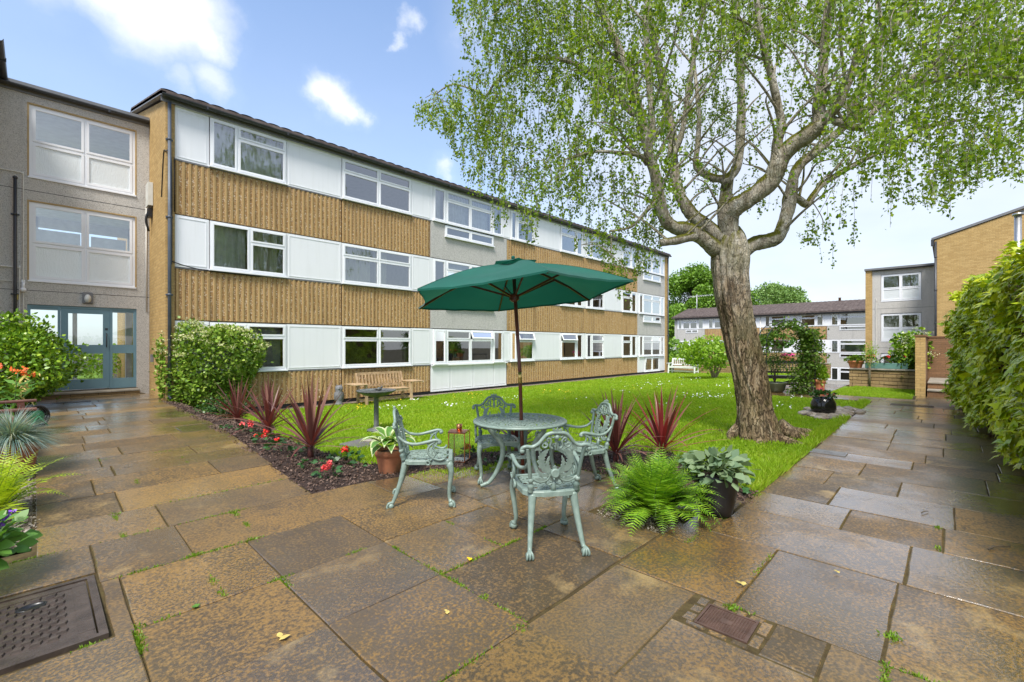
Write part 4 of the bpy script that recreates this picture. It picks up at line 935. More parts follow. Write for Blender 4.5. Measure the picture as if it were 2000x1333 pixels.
for (x, y, z, r) in cl:
    for j in range(NS):
        th = 2*PI*j/NS
        w1 = th+.35*math.sin(z*1.3+2*math.sin(th))+.16*math.sin(z*3.7+th*3); ridge = abs(math.sin(w1*4.5+z*.5))**.7; r2 = abs(math.sin(w1*10.5-z*1.4+math.sin(z*5)))
        k = .79+.05*tn(th, z*.9)+.13*(ridge-.6)+.045*(r2-.6)*(1.3-.25*z)+.014*math.sin(th*29+z*13)*math.sin(z*11)
        if z < .9: k += (1-z/.9)**2*.15*max(0, math.sin(th*4+.6)+.35*math.sin(th*7+2))*(1 if z > -.3 else .8)
        vs_.append((x+r*k*math.cos(th), y+r*k*math.sin(th), z))
b = MB(); b.add(vs_, [(i*NS+j, i*NS+(j+1) % NS, (i+1)*NS+(j+1) % NS, (i+1)*NS+j) for i in range(len(cl)-1) for j in range(NS)]+[tuple((len(cl)-1)*NS+j for j in range(NS))], 0, True)
# surface roots
for a0, ln in ((-2.4, .75), (-.9, .9), (.2, .6), (2.7, .5), (-1.6, .5)):
    p = [(.34*math.cos(a0), .34*math.sin(a0), .16), (.55*math.cos(a0), .55*math.sin(a0), .05), ((.5+ln*.5)*math.cos(a0+.15), (.5+ln*.5)*math.sin(a0+.15), .01), ((.5+ln)*math.cos(a0+.3), (.5+ln)*math.sin(a0+.3), -.06)]
    b.tube(smooth_poly(p, 5), [lerp(.12, .03, i/15) for i in range(16)], 10)
SKEL = []     # (point, radius) nodes used to attach the finer branches
def limb(pts, r0, r1, z0, z1, n=14, wob=.0):
    k = len(pts); P = [L(atd(x, y, TZ+lerp(z0, z1, (i/(k-1))**1.1))) for i, (x, y) in enumerate(pts)]
    P = smooth_poly(P, 6); m = len(P); out = []; rad = []
    for i, p in enumerate(P):
        t = i/(m-1); r = lerp(r0, r1, t**.8); rad.append(r*(1+.035*math.sin(i*.9+r0*50)+.05*math.sin(i*.37+3)))
        out.append(tuple(c+random.uniform(-1, 1)*r*.035 for c in p)); SKEL.append((Vector(out[-1]), r))
    b.tube(out, rad, n)
# (pixel polylines measured on the photograph; the depth offsets spread the limbs round the trunk)
limb([(1402, 490), (1368, 463), (1342, 449), (1318, 445), (1300, 430), (1288, 395), (1282, 350), (1271, 315), (1265, 287), (1251, 224), (1234, 164), (1209, 98), (1171, 10), (1130, -80)], .135, .045, 0, -.5)
limb([(1366, 460), (1345, 464), (1320, 470), (1294, 474)], .09, .055, 0, -.55)
limb([(1266, 292), (1274, 245), (1267, 157), (1262, 70), (1264, 0), (1275, -100)], .06, .035, -.25, .3, 10)
limb([(1412, 470), (1385, 445), (1357, 425), (1336, 397), (1324, 367), (1314, 315), (1313, 262), (1300, 192), (1288, 133), (1272, 52), (1262, -20), (1250, -160)], .125, .045, 0, 1.1)
limb([(1316, 305), (1332, 259), (1346, 168), (1360, 87), (1377, 7), (1385, -80)], .05, .03, .3, -.4, 10)
limb([(1420, 470), (1413, 425), (1417, 385), (1423, 350), (1440, 322), (1447, 245), (1447, 157), (1440, 70), (1438, -30), (1430, -150)], .12, .045, .1, 1.6)
limb([(1424, 356), (1408, 350), (1388, 346), (1360, 325), (1363, 280), (1365, 227), (1358, 150), (1350, 60)], .085, .03, .25, 1.9, 10)
limb([(1428, 480), (1423, 430), (1432, 408), (1452, 395), (1476, 379), (1508, 350), (1522, 318), (1544, 288), (1580, 262), (1604, 244)], .165, .11, 0, -.9, 20)
limb([(1600, 248), (1600, 225), (1599, 205), (1606, 150), (1610, 90), (1615, 40), (1622, -60)], .10, .045, -.88, -1.0)
limb([(1596, 250), (1618, 225), (1636, 205), (1661, 150), (1687, 99), (1745, 54), (1800, -20)], .085, .035, -.88, -1.5, 12)
limb([(1506, 348), (1514, 312), (1519, 275), (1526, 246), (1517, 195), (1503, 135), (1493, 99), (1480, 20), (1470, -60)], .085, .032, -.5, -1.1, 12)
limb([(1604, 236), (1622, 233), (1642, 240), (1676, 249), (1700, 225), (1730, 198), (1775, 171), (1820, 159), (1880, 144), (1970, 150), (2040, 160)], .06, .025, -.88, -1.6, 10)
limb([(1655, 242), (1662, 220), (1670, 195), (1688, 141), (1700, 80)], .04, .02, -1.1, -1.3, 8)
limb([(1440, 500), (1470, 478), (1500, 471), (1520, 462), (1531, 437), (1541, 402), (1547, 365), (1552, 340), (1566, 318), (1598, 294), (1640, 255), (1700, 207), (1760, 168), (1805, 138), (1880, 108), (1961, 87), (2060, 50)], .135, .036, 0, .9, 16)
limb([(1548, 385), (1560, 390), (1575, 399), (1587, 384), (1607, 360), (1655, 330), (1700, 306), (1760, 276), (1800, 250), (1870, 235)], .075, .025, .25, .9, 10)
limb([(1264, 320), (1252, 306), (1234, 301), (1200, 298), (1157, 297), (1110, 310)], .045, .02, -.2, -.7, 8)
limb([(1250, 220), (1236, 222), (1213, 196), (1188, 171), (1150, 140), (1115, 122), (1080, 115), (1038, 117), (996, 140), (968, 161), (950, 189)], .055, .02, -.35, .7, 8)
limb([(1290, 385), (1270, 405), (1258, 418), (1240, 438), (1222, 447), (1190, 452)], .04, .016, -.4, -.1, 8)
limb([(945, 188), (915, 172), (880, 166), (850, 185)], .02, .01, .7, .8, 6)
b.build('trunk', 'birch_bark', BT)
# ---- finer branches grown towards points scattered through the crown
MASK = [(880, -330), (872, 0), (885, 60), (905, 125), (868, 150), (815, 185), (808, 245), (850, 255), (875, 275), (895, 335), (908, 360), (925, 390), (955, 395), (960, 445), (985, 450), (1005, 405), (1025, 480), (1040, 495), (1055, 430), (1105, 445), (1135, 510), (1170, 500), (1205, 590), (1232, 600), (1245, 545), (1285, 525), (1290, 480), (1312, 440), (1330, 420), (1380, 400), (1480, 420), (1495, 500), (1505, 440), (1555, 470), (1590, 510), (1612, 548), (1655, 560), (1665, 500), (1690, 430), (1740, 455), (1765, 400), (1840, 420), (1865, 475), (1872, 400), (1905, 375), (1960, 345), (2000, 370), (2080, 380), (2300, 300), (2300, -330)]
MX = np.array([m[0] for m in MASK]); MY = np.array([m[1] for m in MASK])
def proj_np(P):
    Q = P+np.array([[TB[0], TB[1], TB[2]]]); Z = Q[:, 0]*FW[0]+Q[:, 1]*FW[1]; X = Q[:, 0]*RT[0]+Q[:, 1]*RT[1]
    return CX+F*X/Z, HY-F*(Q[:, 2]-CH)/Z, Z
cent = []; tries = 0
while len(cent) < 470 and tries < 60000:
    tries += 1; x = random.uniform(800, 2250); y = random.uniform(-320, 560)
    if not inpoly(x, y+25, MASK) or not inpoly(x, y, MASK): continue
    rel = (x-1440)/640
    Z = TZ+random.gauss(.1, 1.35)
    if x > 1650: Z = TZ+random.gauss(-1.0, 1.3)
    if x < 1100: Z = TZ+random.gauss(.4, .7)
    if y > 330: Z = TZ+random.gauss(.2, .9)
    Z = max(4.2, min(10.2, Z)); w = 1.0
    if y > 300 and x < 1250: w = .75
    if 1290 < x < 1560 and y > 250: w = .28
    if 1060 < x < 1200 and 420 < y: w = .6
    if x > 1560 and y > 330: w = .5
    if 1230 < x < 1680 and 60 < y < 420 and Z < TZ+.5: w *= .25
    if y < -40: w *= .55
    if x > 1640: w *= .72
    if x > 2020: w *= .5
    if random.random() > w: continue
    q = L(atd(x, y, Z)); cent.append(Vector(q))
cent.sort(key=lambda c: min((c-s[0]).length for s in SKEL[::3]))
tb = MB()
for p, r in [s for s in SKEL if .028 < s[1] < .11][::6]:      # ascending side branches
    a = random.uniform(0, 2*PI); d = Vector((math.cos(a)*.75, math.sin(a)*.75, random.uniform(.35, 1.1))).normalized(); ln = random.uniform(.7, 1.7); q = [p, p+d*ln*.35+Vector((0, 0, .04)), p+d*ln*.7+Vector((random.gauss(0, .07), random.gauss(0, .07), .03)), p+d*ln+Vector((random.gauss(0, .1), random.gauss(0, .1), -.10))]
    pts = smooth_poly([tuple(x) for x in q], 4); r0 = min(.024, r*.55); tb.tube(pts, [lerp(r0, .006, k/(len(pts)-1)) for k in range(len(pts))], 6, cap=False); SKEL += [(Vector(x), .012) for x in pts[4::2]]
nodes = [(p, r) for p, r in SKEL if r < .13]
NP = np.array([tuple(p) for p, r in nodes]); NR = [r for p, r in nodes]
for c in cent:
    ca = np.array(c); d = np.linalg.norm(NP-ca, axis=1)+np.maximum(0, NP[:, 2]-ca[2]-.5)*.6; i = int(np.argmin(d)); p = Vector(NP[i]); ln = (c-p).length
    if ln > 3.2: continue
    r0 = min(NR[i]*.75, .014+.012*ln); m1 = p.lerp(c, .35)+Vector((0, 0, .14*ln)); m2 = p.lerp(c, .75)+Vector((random.uniform(-.06, .06), random.uniform(-.06, .06), .10*ln))
    pts = smooth_poly([tuple(p), tuple(m1), tuple(m2), tuple(c)], 3); tb.tube(pts, [lerp(r0, .005, k/(len(pts)-1)) for k in range(len(pts))], 5, cap=False)
    NP = np.vstack([NP, np.array(pts[3:])]); NR += [lerp(r0, .006, k/(len(pts)-1)) for k in range(3, len(pts))]
# ---- hanging strands and leaves
ST = []; leafP = []; leafD = []; leafS = []
for c in cent:
    cz = (c.x+TB[0])*FW[0]+(c.y+TB[1])*FW[1]
    for _ in range(random.randint(11, 18)):
        o = c+Vector((random.gauss(0, .30), random.gauss(0, .30), random.gauss(.02, .14))); ln = random.choice((.15, .22, .32, .45, .75))*random.uniform(.7, 1.2); dr = Vector((random.gauss(0, .22), random.gauss(0, .22), 0)); k = max(4, int(ln/.09)); pts = [o+dr*math.sin(1.4*i/k)*.5*ln+Vector((0, 0, .05*ln*math.sin(2.2*i/k)-ln*(i/k)**1.25)) for i in range(k+1)]
        ST.append((c, pts))
for c, pts in ST:
    P = np.array([tuple(p) for p in pts]); X, Y, Z = proj_np(P); ok = inpoly_np(X, Y, MASK)
    k = len(pts) if ok.all() else int(np.argmin(ok))
    if k < 3: continue
    P = P[:k]; tb.tube([tuple(q) for q in P], [lerp(.0036, .0016, i/(k-1)) for i in range(k)], 3, cap=False)
    n = int(k*random.uniform(2.9, 4.7)); t = RNG.uniform(.5, k-1.001, n); i0 = t.astype(int); f = (t-i0)[:, None]
    leafP.append(P[i0]*(1-f)+P[i0+1]*f); leafS.append(RNG.uniform(.028, .060, n))
leafP = np.concatenate(leafP); leafS = np.concatenate(leafS); n = len(leafP)
D = rdir(n, -.75); tb.build('branches', 'wood_stem' if False else 'birch_bark', BT)
o = leafcloud('crown', leafP+rdir(n)*RNG.uniform(.0, .07, (n, 1)), D, rdir(n, .25), leafS, DIAM, 'birch_leaf', BT)
print('birch leaves', n, 'clusters', len(cent))

an = [2*PI*i/22 for i in range(22)]
polysheet('bare_earth', [(TB[0]+math.cos(a)*(.72+.22*math.sin(a*3+1)+.10*math.sin(a*7)), TB[1]+math.sin(a)*(.70+.2*math.sin(a*2+2)+.08*math.sin(a*8))) for a in an], lambda u, v: .0, 'joint_fill', 'structure', .2)
# ================================================================ cast garden table and chairs
def mir(pts): return [(-p[0],)+tuple(p[1:]) for p in pts]
def spiral(c, r0, r1, a0, turns, ax='xz', n=14, y=None):
    out = []
    for i in range(n+1):
        t = i/n; r = lerp(r0, r1, t); a = a0+2*PI*turns*t; out.append((c[0]+r*math.cos(a), c[1], c[2]+r*math.sin(a)) if ax == 'xz' else ((c[0], c[1]+r*math.cos(a), c[2]+r*math.sin(a)) if ax == 'yz' else (c[0]+r*math.cos(a), c[1]+r*math.sin(a), c[2])))
    return out
def leafplate(b, pts, w, th=.008, n=None):
    """a flat tapering acanthus blade following pts (x, y, z), lobed edge, lying in the back plane"""
    P = smooth_poly(pts, 5); m = len(P); L_ = []; R_ = []
    for i, p in enumerate(P):
        a = Vector(P[max(0, i-1)]); c = Vector(P[min(m-1, i+1)]); d = (c-a).normalized(); nrm = Vector((0, -1, -.22)).normalized(); s = d.cross(nrm).normalized(); t = i/(m-1); ww = w*math.sin(PI*min(1, t*.93+.07))**.7*(1+.30*math.sin(i*2.1))
        L_.append(Vector(p)+s*ww); R_.append(Vector(p)-s*ww*.8)
    for off in (-th, th):
        o = Vector((0, off, 0)); b.add([tuple(q+o) for q in L_]+[tuple(q+o) for q in R_], [(i, i+1, m+i+1, m+i) for i in range(m-1)])
    ring = L_+R_[::-1]; k = len(ring); vs_ = [tuple(q+Vector((0, -th, 0))) for q in ring]+[tuple(q+Vector((0, th, 0))) for q in ring]; b.add(vs_, [(i, (i+1) % k, k+(i+1) % k, k+i) for i in range(k)])
    b.tube([tuple(q) for q in P], [lerp(.008, .004, i/(m-1)) for i in range(m)], 6)
def make_chair(label):
    t = thing('garden_chair', (0, 0, 0), label, 'chair', 'ornate cast metal chairs round the garden table')
    # seat: chamfered rim, pierced scrolls
    rim = [(-.165, -.215), (-.215, -.15), (-.235, .05), (-.235, .20), (-.20, .235), (.20, .235), (.235, .20), (.235, .05), (.215, -.15), (.165, -.215), (.08, -.235), (-.08, -.235)]
    b = MB(); n = len(rim); cx, cy = 0, 0
    inn = [(x*.84, y*.84) for x, y in rim]; z0, z1 = .395, .432
    vs_ = [(x, y, z0) for x, y in rim]+[(x, y, z1-.006) for x, y in rim]+[(x*.985, y*.985, z1) for x, y in rim]+[(x, y, z1) for x, y in inn]+[(x, y, z1-.014) for x, y in inn]+[(x*.96, y*.96, z0) for x, y in rim]
    b.add(vs_, [(r*n+i, r*n+(i+1) % n, ((r+1) % 6)*n+(i+1) % n, ((r+1) % 6)*n+i) for r in range(6) for i in range(n)])
    fl = (1, 1, .45); zt = .424
    def st(pts, r=.012): b.tube([(p[0], p[1], zt) for p in pts], r, 6, flat=fl)
    st(spiral((0, 0, 0), .085, .085, 0, 1, 'xy', 22), .013); st(spiral((0, 0, 0), .045, .045, 0, 1, 'xy', 16), .012); b.lathe([(.0, .415), (.03, .415), (.03, .43), (.0, .432)], 12)
    for i in range(12):
        a = 2*PI*i/12; st([(math.cos(a)*.045, math.sin(a)*.045), (math.cos(a+.25)*.066, math.sin(a+.25)*.066), (math.cos(a)*.085, math.sin(a)*.085)], .009)
    for i in range(8):
        a = 2*PI*(i+.5)/8; q = 1.0; r1 = .205 if i in (0, 3, 4, 7) else .195
        e = (math.cos(a)*r1, math.sin(a)*r1); st(smooth_poly([(math.cos(a-.2)*.085, math.sin(a-.2)*.085), (math.cos(a-.28)*.14, math.sin(a-.28)*.14), (e[0], e[1])], 4), .012); st(smooth_poly([(math.cos(a+.2)*.085, math.sin(a+.2)*.085), (math.cos(a+.28)*.14, math.sin(a+.28)*.14), (e[0], e[1])], 4), .012)
        st(spiral((math.cos(a)*.135, math.sin(a)*.135, 0), .028, .012, a, 1.2, 'xy', 12), .010)
    for i in range(8):
        a = 2*PI*i/8; st(spiral((math.cos(a)*.155, math.sin(a)*.155, 0), .034, .034, 0, 1, 'xy', 12), .010); st([(math.cos(a)*.185, math.sin(a)*.185), (math.cos(a)*.212, math.sin(a)*.212)], .014)
    for sx in (-1, 1):
        for sy in (-1, 1): st(smooth_poly([(sx*.10, sy*.17), (sx*.15, sy*.15), (sx*.18, sy*.10)], 4), .012); st(spiral((sx*.155, sy*.155, 0), .022, .022, 0, 1, 'xy', 10), .009)
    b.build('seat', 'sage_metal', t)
    # legs
    for sx in (-1, 1):
        b = MB(); p = smooth_poly([(sx*.195, .195, .405), (sx*.215, .215, .37), (sx*.222, .225, .31), (sx*.205, .21, .18), (sx*.198, .207, .09), (sx*.21, .222, .045)], 5); m = len(p)
        b.tube(p, [.032, .033, .034, .034, .034, .031, .029, .027, .026, .025]+[lerp(.023, .0135, (i-10)/(m-11)) for i in range(10, m-4)]+[.015, .018, .021, .022], 10)
        b.ball((sx*.213, .226, .026), .028, 0, 12, 8)
        for a in (-1, 0, 1): b.tube(smooth_poly([(sx*.205, .215, .062), (sx*(.213+.014*a), .245, .048), (sx*(.213+.021*a), .256, .022), (sx*(.213+.02*a), .246, .004)], 4), [.009]*13, 6)
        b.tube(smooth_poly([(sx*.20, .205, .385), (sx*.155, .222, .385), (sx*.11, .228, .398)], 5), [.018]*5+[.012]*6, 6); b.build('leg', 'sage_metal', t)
        b = MB(); p = smooth_poly([(sx*.150, -.19, .405), (sx*.158, -.205, .34), (sx*.172, -.235, .22), (sx*.19, -.285, .08), (sx*.196, -.303, .05)], 5); m = len(p)
        b.tube(p, [lerp(.033, .016, min(1, i/(m-5))) for i in range(m)], 10); b.ball((sx*.2, -.312, .026), .027, 0, 12, 8)
        for a in (-1, 0, 1): b.tube(smooth_poly([(sx*.197, -.300, .06), (sx*(.2+.014*a), -.335, .048), (sx*(.2+.021*a), -.344, .022), (sx*(.2+.02*a), -.334, .004)], 4), [.009]*13, 6)
        b.build('leg', 'sage_metal', t)
    yb = lambda z: -.205-(z-.43)*.23
    Q = lambda x, z, dy=0: (x, yb(z)+dy, z)
    b = MB()
    for sx in (-1, 1):
        b.tube(smooth_poly([Q(sx*.17, .425), Q(sx*.168, .47), Q(sx*.175, .53), Q(sx*.192, .66), Q(sx*.205, .742), Q(sx*.205, .755)], 5), [.021]*4+[.024]*3+[.014]*19, 9)
        b.ball(Q(sx*.172, .515), .022, 0, 10, 6)
        b.tube(smooth_poly([Q(sx*.245, .735), Q(sx*.243, .757), Q(sx*.215, .768), Q(sx*.17, .765), Q(sx*.13, .785), Q(sx*.10, .82), Q(sx*.07, .85), Q(sx*.03, .862), (0, yb(.862), .862)], 5), .0135, 9); b.ball(Q(sx*.243, .738), .019, 0, 10, 6)
    b.build('back_frame', 'sage_metal', t)
    b = MB()
    b.lathe([(.0, -.012), (.030, -.012), (.034, 0), (.030, .012), (.0, .015)], 16); bb = MB(lambda x, y, z: (x, yb(.565)-.018-z, .565+y)); bb.v = []; 
    bb.lathe([(.001, -.012), (.030, -.012), (.035, 0), (.028, .012), (.022, .010), (.001, .012)], 18); b = bb; b.T = None
    for sx in (-1, 1):
        leafplate(b, [Q(sx*.012, .575), Q(sx*.06, .585), Q(sx*.098, .625), Q(sx*.105, .675), Q(sx*.082, .72), Q(sx*.055, .742)], .026)
        leafplate(b, [Q(sx*.02, .56), Q(sx*.05, .60), Q(sx*.058, .645), Q(sx*.046, .69)], .014)
        leafplate(b, [Q(sx*.025, .555), Q(sx*.07, .545), Q(sx*.105, .56), Q(sx*.13, .60)], .014)
        b.tube(smooth_poly([Q(sx*.03, .555), Q(sx*.05, .515), Q(sx*.10, .50), Q(sx*.14, .515), Q(sx*.172, .535)], 5), [.011]*21, 7); leafplate(b, [Q(sx*.05, .51), Q(sx*.10, .515), Q(sx*.14, .53)], .016)
        b.tube([*spiral(Q(sx*.045, .575), .022, .008, 0 if sx > 0 else PI, 1.4*sx)], .006, 6)
        b.tube(smooth_poly([Q(sx*.028, .745), Q(sx*.045, .765), Q(sx*.040, .80), Q(sx*.055, .825), Q(sx*.07, .815), Q(sx*.06, .80)], 5), .0095, 7)
        b.tube(spiral(Q(sx*.030, .842), .022, .008, 0 if sx > 0 else PI, 1.4*sx), .007, 6); b.tube(spiral(Q(sx*.085, .775), .024, .010, PI/2, 1.3*sx), .008, 6)
        b.tube(smooth_poly([Q(sx*.105, .68), Q(sx*.12, .73), Q(sx*.12, .78), Q(sx*.105, .815)], 4), .007, 6)
        leafplate(b, [Q(sx*.105, .735), Q(sx*.135, .75), Q(sx*.155, .735)], .012)
        leafplate(b, [Q(0, .49), Q(sx*.022, .52), Q(sx*.03, .545)], .012); b.tube(smooth_poly([Q(0, .49), Q(sx*.035, .475), Q(sx*.06, .49), Q(sx*.055, .505)], 4), .007, 6)
        leafplate(b, [Q(sx*.0, .855), Q(sx*.022, .88), Q(sx*.034, .89)], .010)
    b.tube([Q(0, .42), Q(0, .50)], [.022, .013], 8); b.tube([Q(0, .735), Q(0, .855)], .009, 7); leafplate(b, [Q(0, .735), Q(0, .77), Q(0, .80)], .016); leafplate(b, [Q(0, .845), Q(0, .87), Q(0, .90)], .014); b.ball(Q(0, .83, -.006), .018, 0, 10, 6); leafplate(b, [Q(0, .575), Q(0, .60), Q(0, .62)], .013)
    b.build('back_ornament', 'sage_metal', t)
    for sx in (-1, 1):
        b = MB(); b.tube(smooth_poly([(sx*.19, yb(.66), .655), (sx*.205, -.19, .60), (sx*.232, -.10, .583), (sx*.245, .0, .60), (sx*.247, .075, .617), (sx*.247, .115, .612), (sx*.246, .128, .592)], 5), [.012]*6+[.014]*8+[.0155]*17, 9); b.ball((sx*.246, .118, .597), .020, 0, 10, 7)
        b.tube(smooth_poly([(sx*.246, .085, .605), (sx*.246, .04, .575), (sx*.245, .015, .53), (sx*.243, .03, .485), (sx*.24, .075, .45), (sx*.24, .125, .437), (sx*.24, .165, .45), (sx*.24, .17, .468)], 5), .011, 8)
        b.tube(smooth_poly([(sx*.245, .07, .61), (sx*.245, .062, .555), (sx*.244, .085, .51), (sx*.242, .07, .47), (sx*.24, .035, .43)], 5), .0095, 8); b.tube(spiral((sx*.243, .075, .50), .030, .010, 0, 1.3, 'yz'), .008, 6); b.tube(spiral((sx*.242, .02, .415), .024, .012, 1, 1.2, 'yz'), .010, 6); b.tube(spiral((sx*.244, .03, .585), .020, .008, 2, 1.2, 'yz'), .007, 6)
        b.build('armrest', 'sage_metal', t)
    return t
def ang(dX, dZ):   # local +y (front of the chair) turned to a camera-ground direction
    d = xz(dX, dZ); return math.atan2(-d[0], d[1])
def gp(X, Z, z=.026): return xz(X, Z)+(z,)
ch = make_chair('sage green ornate metal chair with its back to the viewer at the table'); 
ch.location = gp(.262, 3.47); ch.rotation_euler = (0, 0, ang(-.10, .57))
dup(ch, gp(-.80, 4.32), ang(.99, .12), 'sage green ornate metal chair in profile beside the terracotta hosta pot')
dup(ch, gp(-.165, 5.08), ang(.16, -.97), 'sage green ornate metal chair tucked under the table, facing the viewer by the lantern')
dup(ch, gp(.70, 4.68), ang(-.946, -.33), 'sage green ornate metal chair turned sideways in front of the cordylines')
# table
tp = gp(.085, 4.82); tbl = thing('garden_table', tp, 'round sage green pierced metal table with the umbrella pole through it', 'table')
zt = .705-.026; b = MB()
b.lathe([(.455, zt-.006), (.487, zt-.014), (.492, zt-.022), (.496, zt-.012), (.494, zt), (.485, zt+.004), (.458, zt+.002)], 72, close=True)
b.lathe([(.425, zt-.006), (.436, zt-.006), (.436, zt+.002), (.425, zt+.002)], 72, close=True); b.lathe([(.375, zt-.006), (.392, zt-.006), (.392, zt+.002), (.375, zt+.002)], 64, close=True)
b.lathe([(.175, zt-.006), (.20, zt-.006), (.20, zt+.002), (.175, zt+.002)], 48, close=True); b.lathe([(.027, zt-.01), (.095, zt-.008), (.095, zt+.002), (.027, zt+.003)], 36, close=True)
for i in range(88):
    a = 2*PI*i/88; c, s = math.cos(a), math.sin(a); b.beam((c*.434, s*.434, zt-.002), (c*.458, s*.458, zt-.002), .018, .007)
for i in range(72):
    a = 2*PI*i/72; c, s = math.cos(a), math.sin(a); b.beam((c*.390, s*.390, zt-.002), (c*.427, s*.427, zt-.002), .009, .006)
fl = (1, 1, .35)
for i in range(16):
    a = 2*PI*i/16; P = lambda r, o: (r*math.cos(a+o), r*math.sin(a+o), zt-.003)
    b.tube(smooth_poly([P(.20, 0), P(.25, .10), P(.30, .10), P(.345, 0), P(.378, -.04)], 4), .0095, 6, flat=fl); b.tube(smooth_poly([P(.20, 0), P(.25, -.10), P(.30, -.10), P(.345, 0), P(.378, .04)], 4), .0095, 6, flat=fl)
    b.tube(spiral(P(.275, 0), .026, .008, a, 1.5, 'xy'), .008, 6, flat=fl); b.tube(spiral(P(.34, PI/16), .030, .010, a+2, 1.5, 'xy'), .008, 6, flat=fl); b.tube(spiral(P(.25, PI/16), .022, .022, a, 1, 'xy', 10), .008, 6, flat=fl); b.beam(P(.297, PI/16), P(.37, PI/16), .012, .006); b.beam(P(.20, PI/16), P(.232, PI/16), .012, .006)
for i in range(12):
    a = 2*PI*i/12; P = lambda r, o: (r*math.cos(a+o), r*math.sin(a+o), zt-.003)
    b.tube(spiral(P(.137, 0), .026, .012, a, 1.3, 'xy'), .009, 6, flat=fl); b.beam(P(.093, PI/12), P(.178, PI/12), .012, .006)
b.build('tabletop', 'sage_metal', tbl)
for i in range(3):
    a = 2*PI*i/3+.50; c, s = math.cos(a), math.sin(a); bl = MB(); P = lambda r, z, o=0: (r*c-o*s, r*s+o*c, z)
    p = smooth_poly([P(.34, zt-.015), P(.33, .60), P(.24, .50), P(.19, .40), P(.20, .28), P(.26, .14), P(.33, .05), P(.37, .03)], 5); m = len(p)
    bl.tube(p, [lerp(.022, .030, min(1, k/8)) if k < 12 else lerp(.030, .019, (k-12)/(m-13)) for k in range(m)], 9); bl.tube(smooth_poly([P(.36, .035), P(.395, .022), P(.425, .016)], 4), [.021]*5+[.017]*4, 9); bl.tube(spiral(P(.245, .56), .035, .012, 0, 1.2, 'xz'), .010, 6)
    bl.build('leg', 'sage_metal', tbl)
b = MB(); b.lathe([(.135, .300), (.150, .300), (.150, .315), (.135, .315)], 32, close=True); b.lathe([(.03, .30), (.07, .30), (.07, .312), (.03, .312)], 24, close=True)
for i in range(10):
    a = 2*PI*i/10; b.tube(spiral((.102*math.cos(a), .102*math.sin(a), .306), .030, .014, a, 1.3, 'xy'), .008, 6, flat=fl)
for i in range(3):
    a = 2*PI*i/3+.50; b.tube([(.145*math.cos(a), .145*math.sin(a), .306), (.20*math.cos(a), .20*math.sin(a), .30)], .012, 6)
b.build('lower_shelf', 'sage_metal', tbl)
# ================================================================ parasol, leaning a little
ub_ = gp(.12, 4.80, .024); U = thing('garden_umbrella', ub_, 'open dark green garden umbrella on a reddish wooden pole through the table', 'umbrella')
ctr = Vector(xz(.057, 4.814)+(CH+.528,)); base = Vector(ub_); hubl = ctr-base
axis = (hubl).normalized()
Rr = 1.19; ph0 = -1.3754
def rimpt(k, r=1.0, dz=0):   # rim fitted to the six visible corners
    th = ph0+k*PI/3; dX = Rr*r*math.cos(th); dZ = Rr*r*math.sin(th); u, v = xz(.057+dX, 4.814+dZ); return Vector((u, v, CH+.528+.0752*dX-.0454*dZ+dz))-base
apex = Vector(xz(.012, 4.82)+(CH+.868,))-base
vs_ = []; fs = []; cb = MB(); NR_, NA = 12, 8
def canopy(r, k, t, lift=0.0):
    """r 0..1 from apex to rim; panel k, position t across the panel"""
    a = rimpt(k); c = rimpt(k+1); e = a.lerp(c, t); mid = (a+c)*.5; sag = 4*t*(1-t)
    p = apex.lerp(e, r); inward = (apex-e); inward.z = 0
    p += inward.normalized()*(sag*r*r*.07); p.z += .055*math.sin(PI*r)*(1-.75*sag)-.012*sag*r + lift + .004*math.sin(r*19+k*2+t*5)*sag + .003*math.sin(t*23+k)*r
    return p
for k in range(6):
    o = len(vs_); 
    for i in range(NR_+1):
        r = lerp(.13, 1, i/NR_)
        for j in range(NA+1): vs_.append(tuple(canopy(r, k, j/NA)))
    fs += [(o+i*(NA+1)+j, o+i*(NA+1)+j+1, o+(i+1)*(NA+1)+j+1, o+(i+1)*(NA+1)+j) for i in range(NR_) for j in range(NA)]
    o = len(vs_)      # short turned-down hem
    for j in range(NA+1): p = canopy(1, k, j/NA); q = p.copy(); q.z -= .018; q += (p-apex).normalized()*.0; vs_ += [tuple(p), tuple(q)]
    fs += [(o+2*j, o+2*j+2, o+2*j+3, o+2*j+1) for j in range(NA)]
cb.add(vs_, fs, 0, True); cb.build('canopy', 'umbrella_cloth', U)
vb = MB(); vs_ = []; fs = []
for k in range(6):
    o = len(vs_)
    for i in range(5):
        r = lerp(.0, .21, i/4)
        for j in range(NA+1): vs_.append(tuple(canopy(r, k, j/NA, .040*(1-.2*i/4)+.018*math.sin(PI*j/NA)*(i/4))))
    fs += [(o+i*(NA+1)+j, o+i*(NA+1)+j+1, o+(i+1)*(NA+1)+j+1, o+(i+1)*(NA+1)+j) for i in range(4) for j in range(NA)]
vb.add(vs_, fs, 0, True); vb.ball(apex+Vector((0, 0, .055)), .022, 0, 12, 6); vb.build('vent_cap', 'umbrella_cloth', U)
topc = apex+axis*-.03; run = apex-axis*.37
for k in range(6):
    b = MB(); e = rimpt(k); pts = [canopy(r, k, 0, -.018) for r in (.03, .35, .7, .99)]
    for a, c in zip(pts, pts[1:]): b.beam(a, c, .016, .022)
    b.build('rib', 'umbrella_wood', U)
    b = MB(); m = canopy(.50, k, 0, -.03); s = m.lerp(run, .97); b.beam(m, s, .014, .020); b.build('strut', 'umbrella_wood', U)
b = MB(); b.tube([tuple(apex-axis*.10), tuple(apex-axis*.02)], .034, 14); b.build('crown_block', 'umbrella_wood', U)
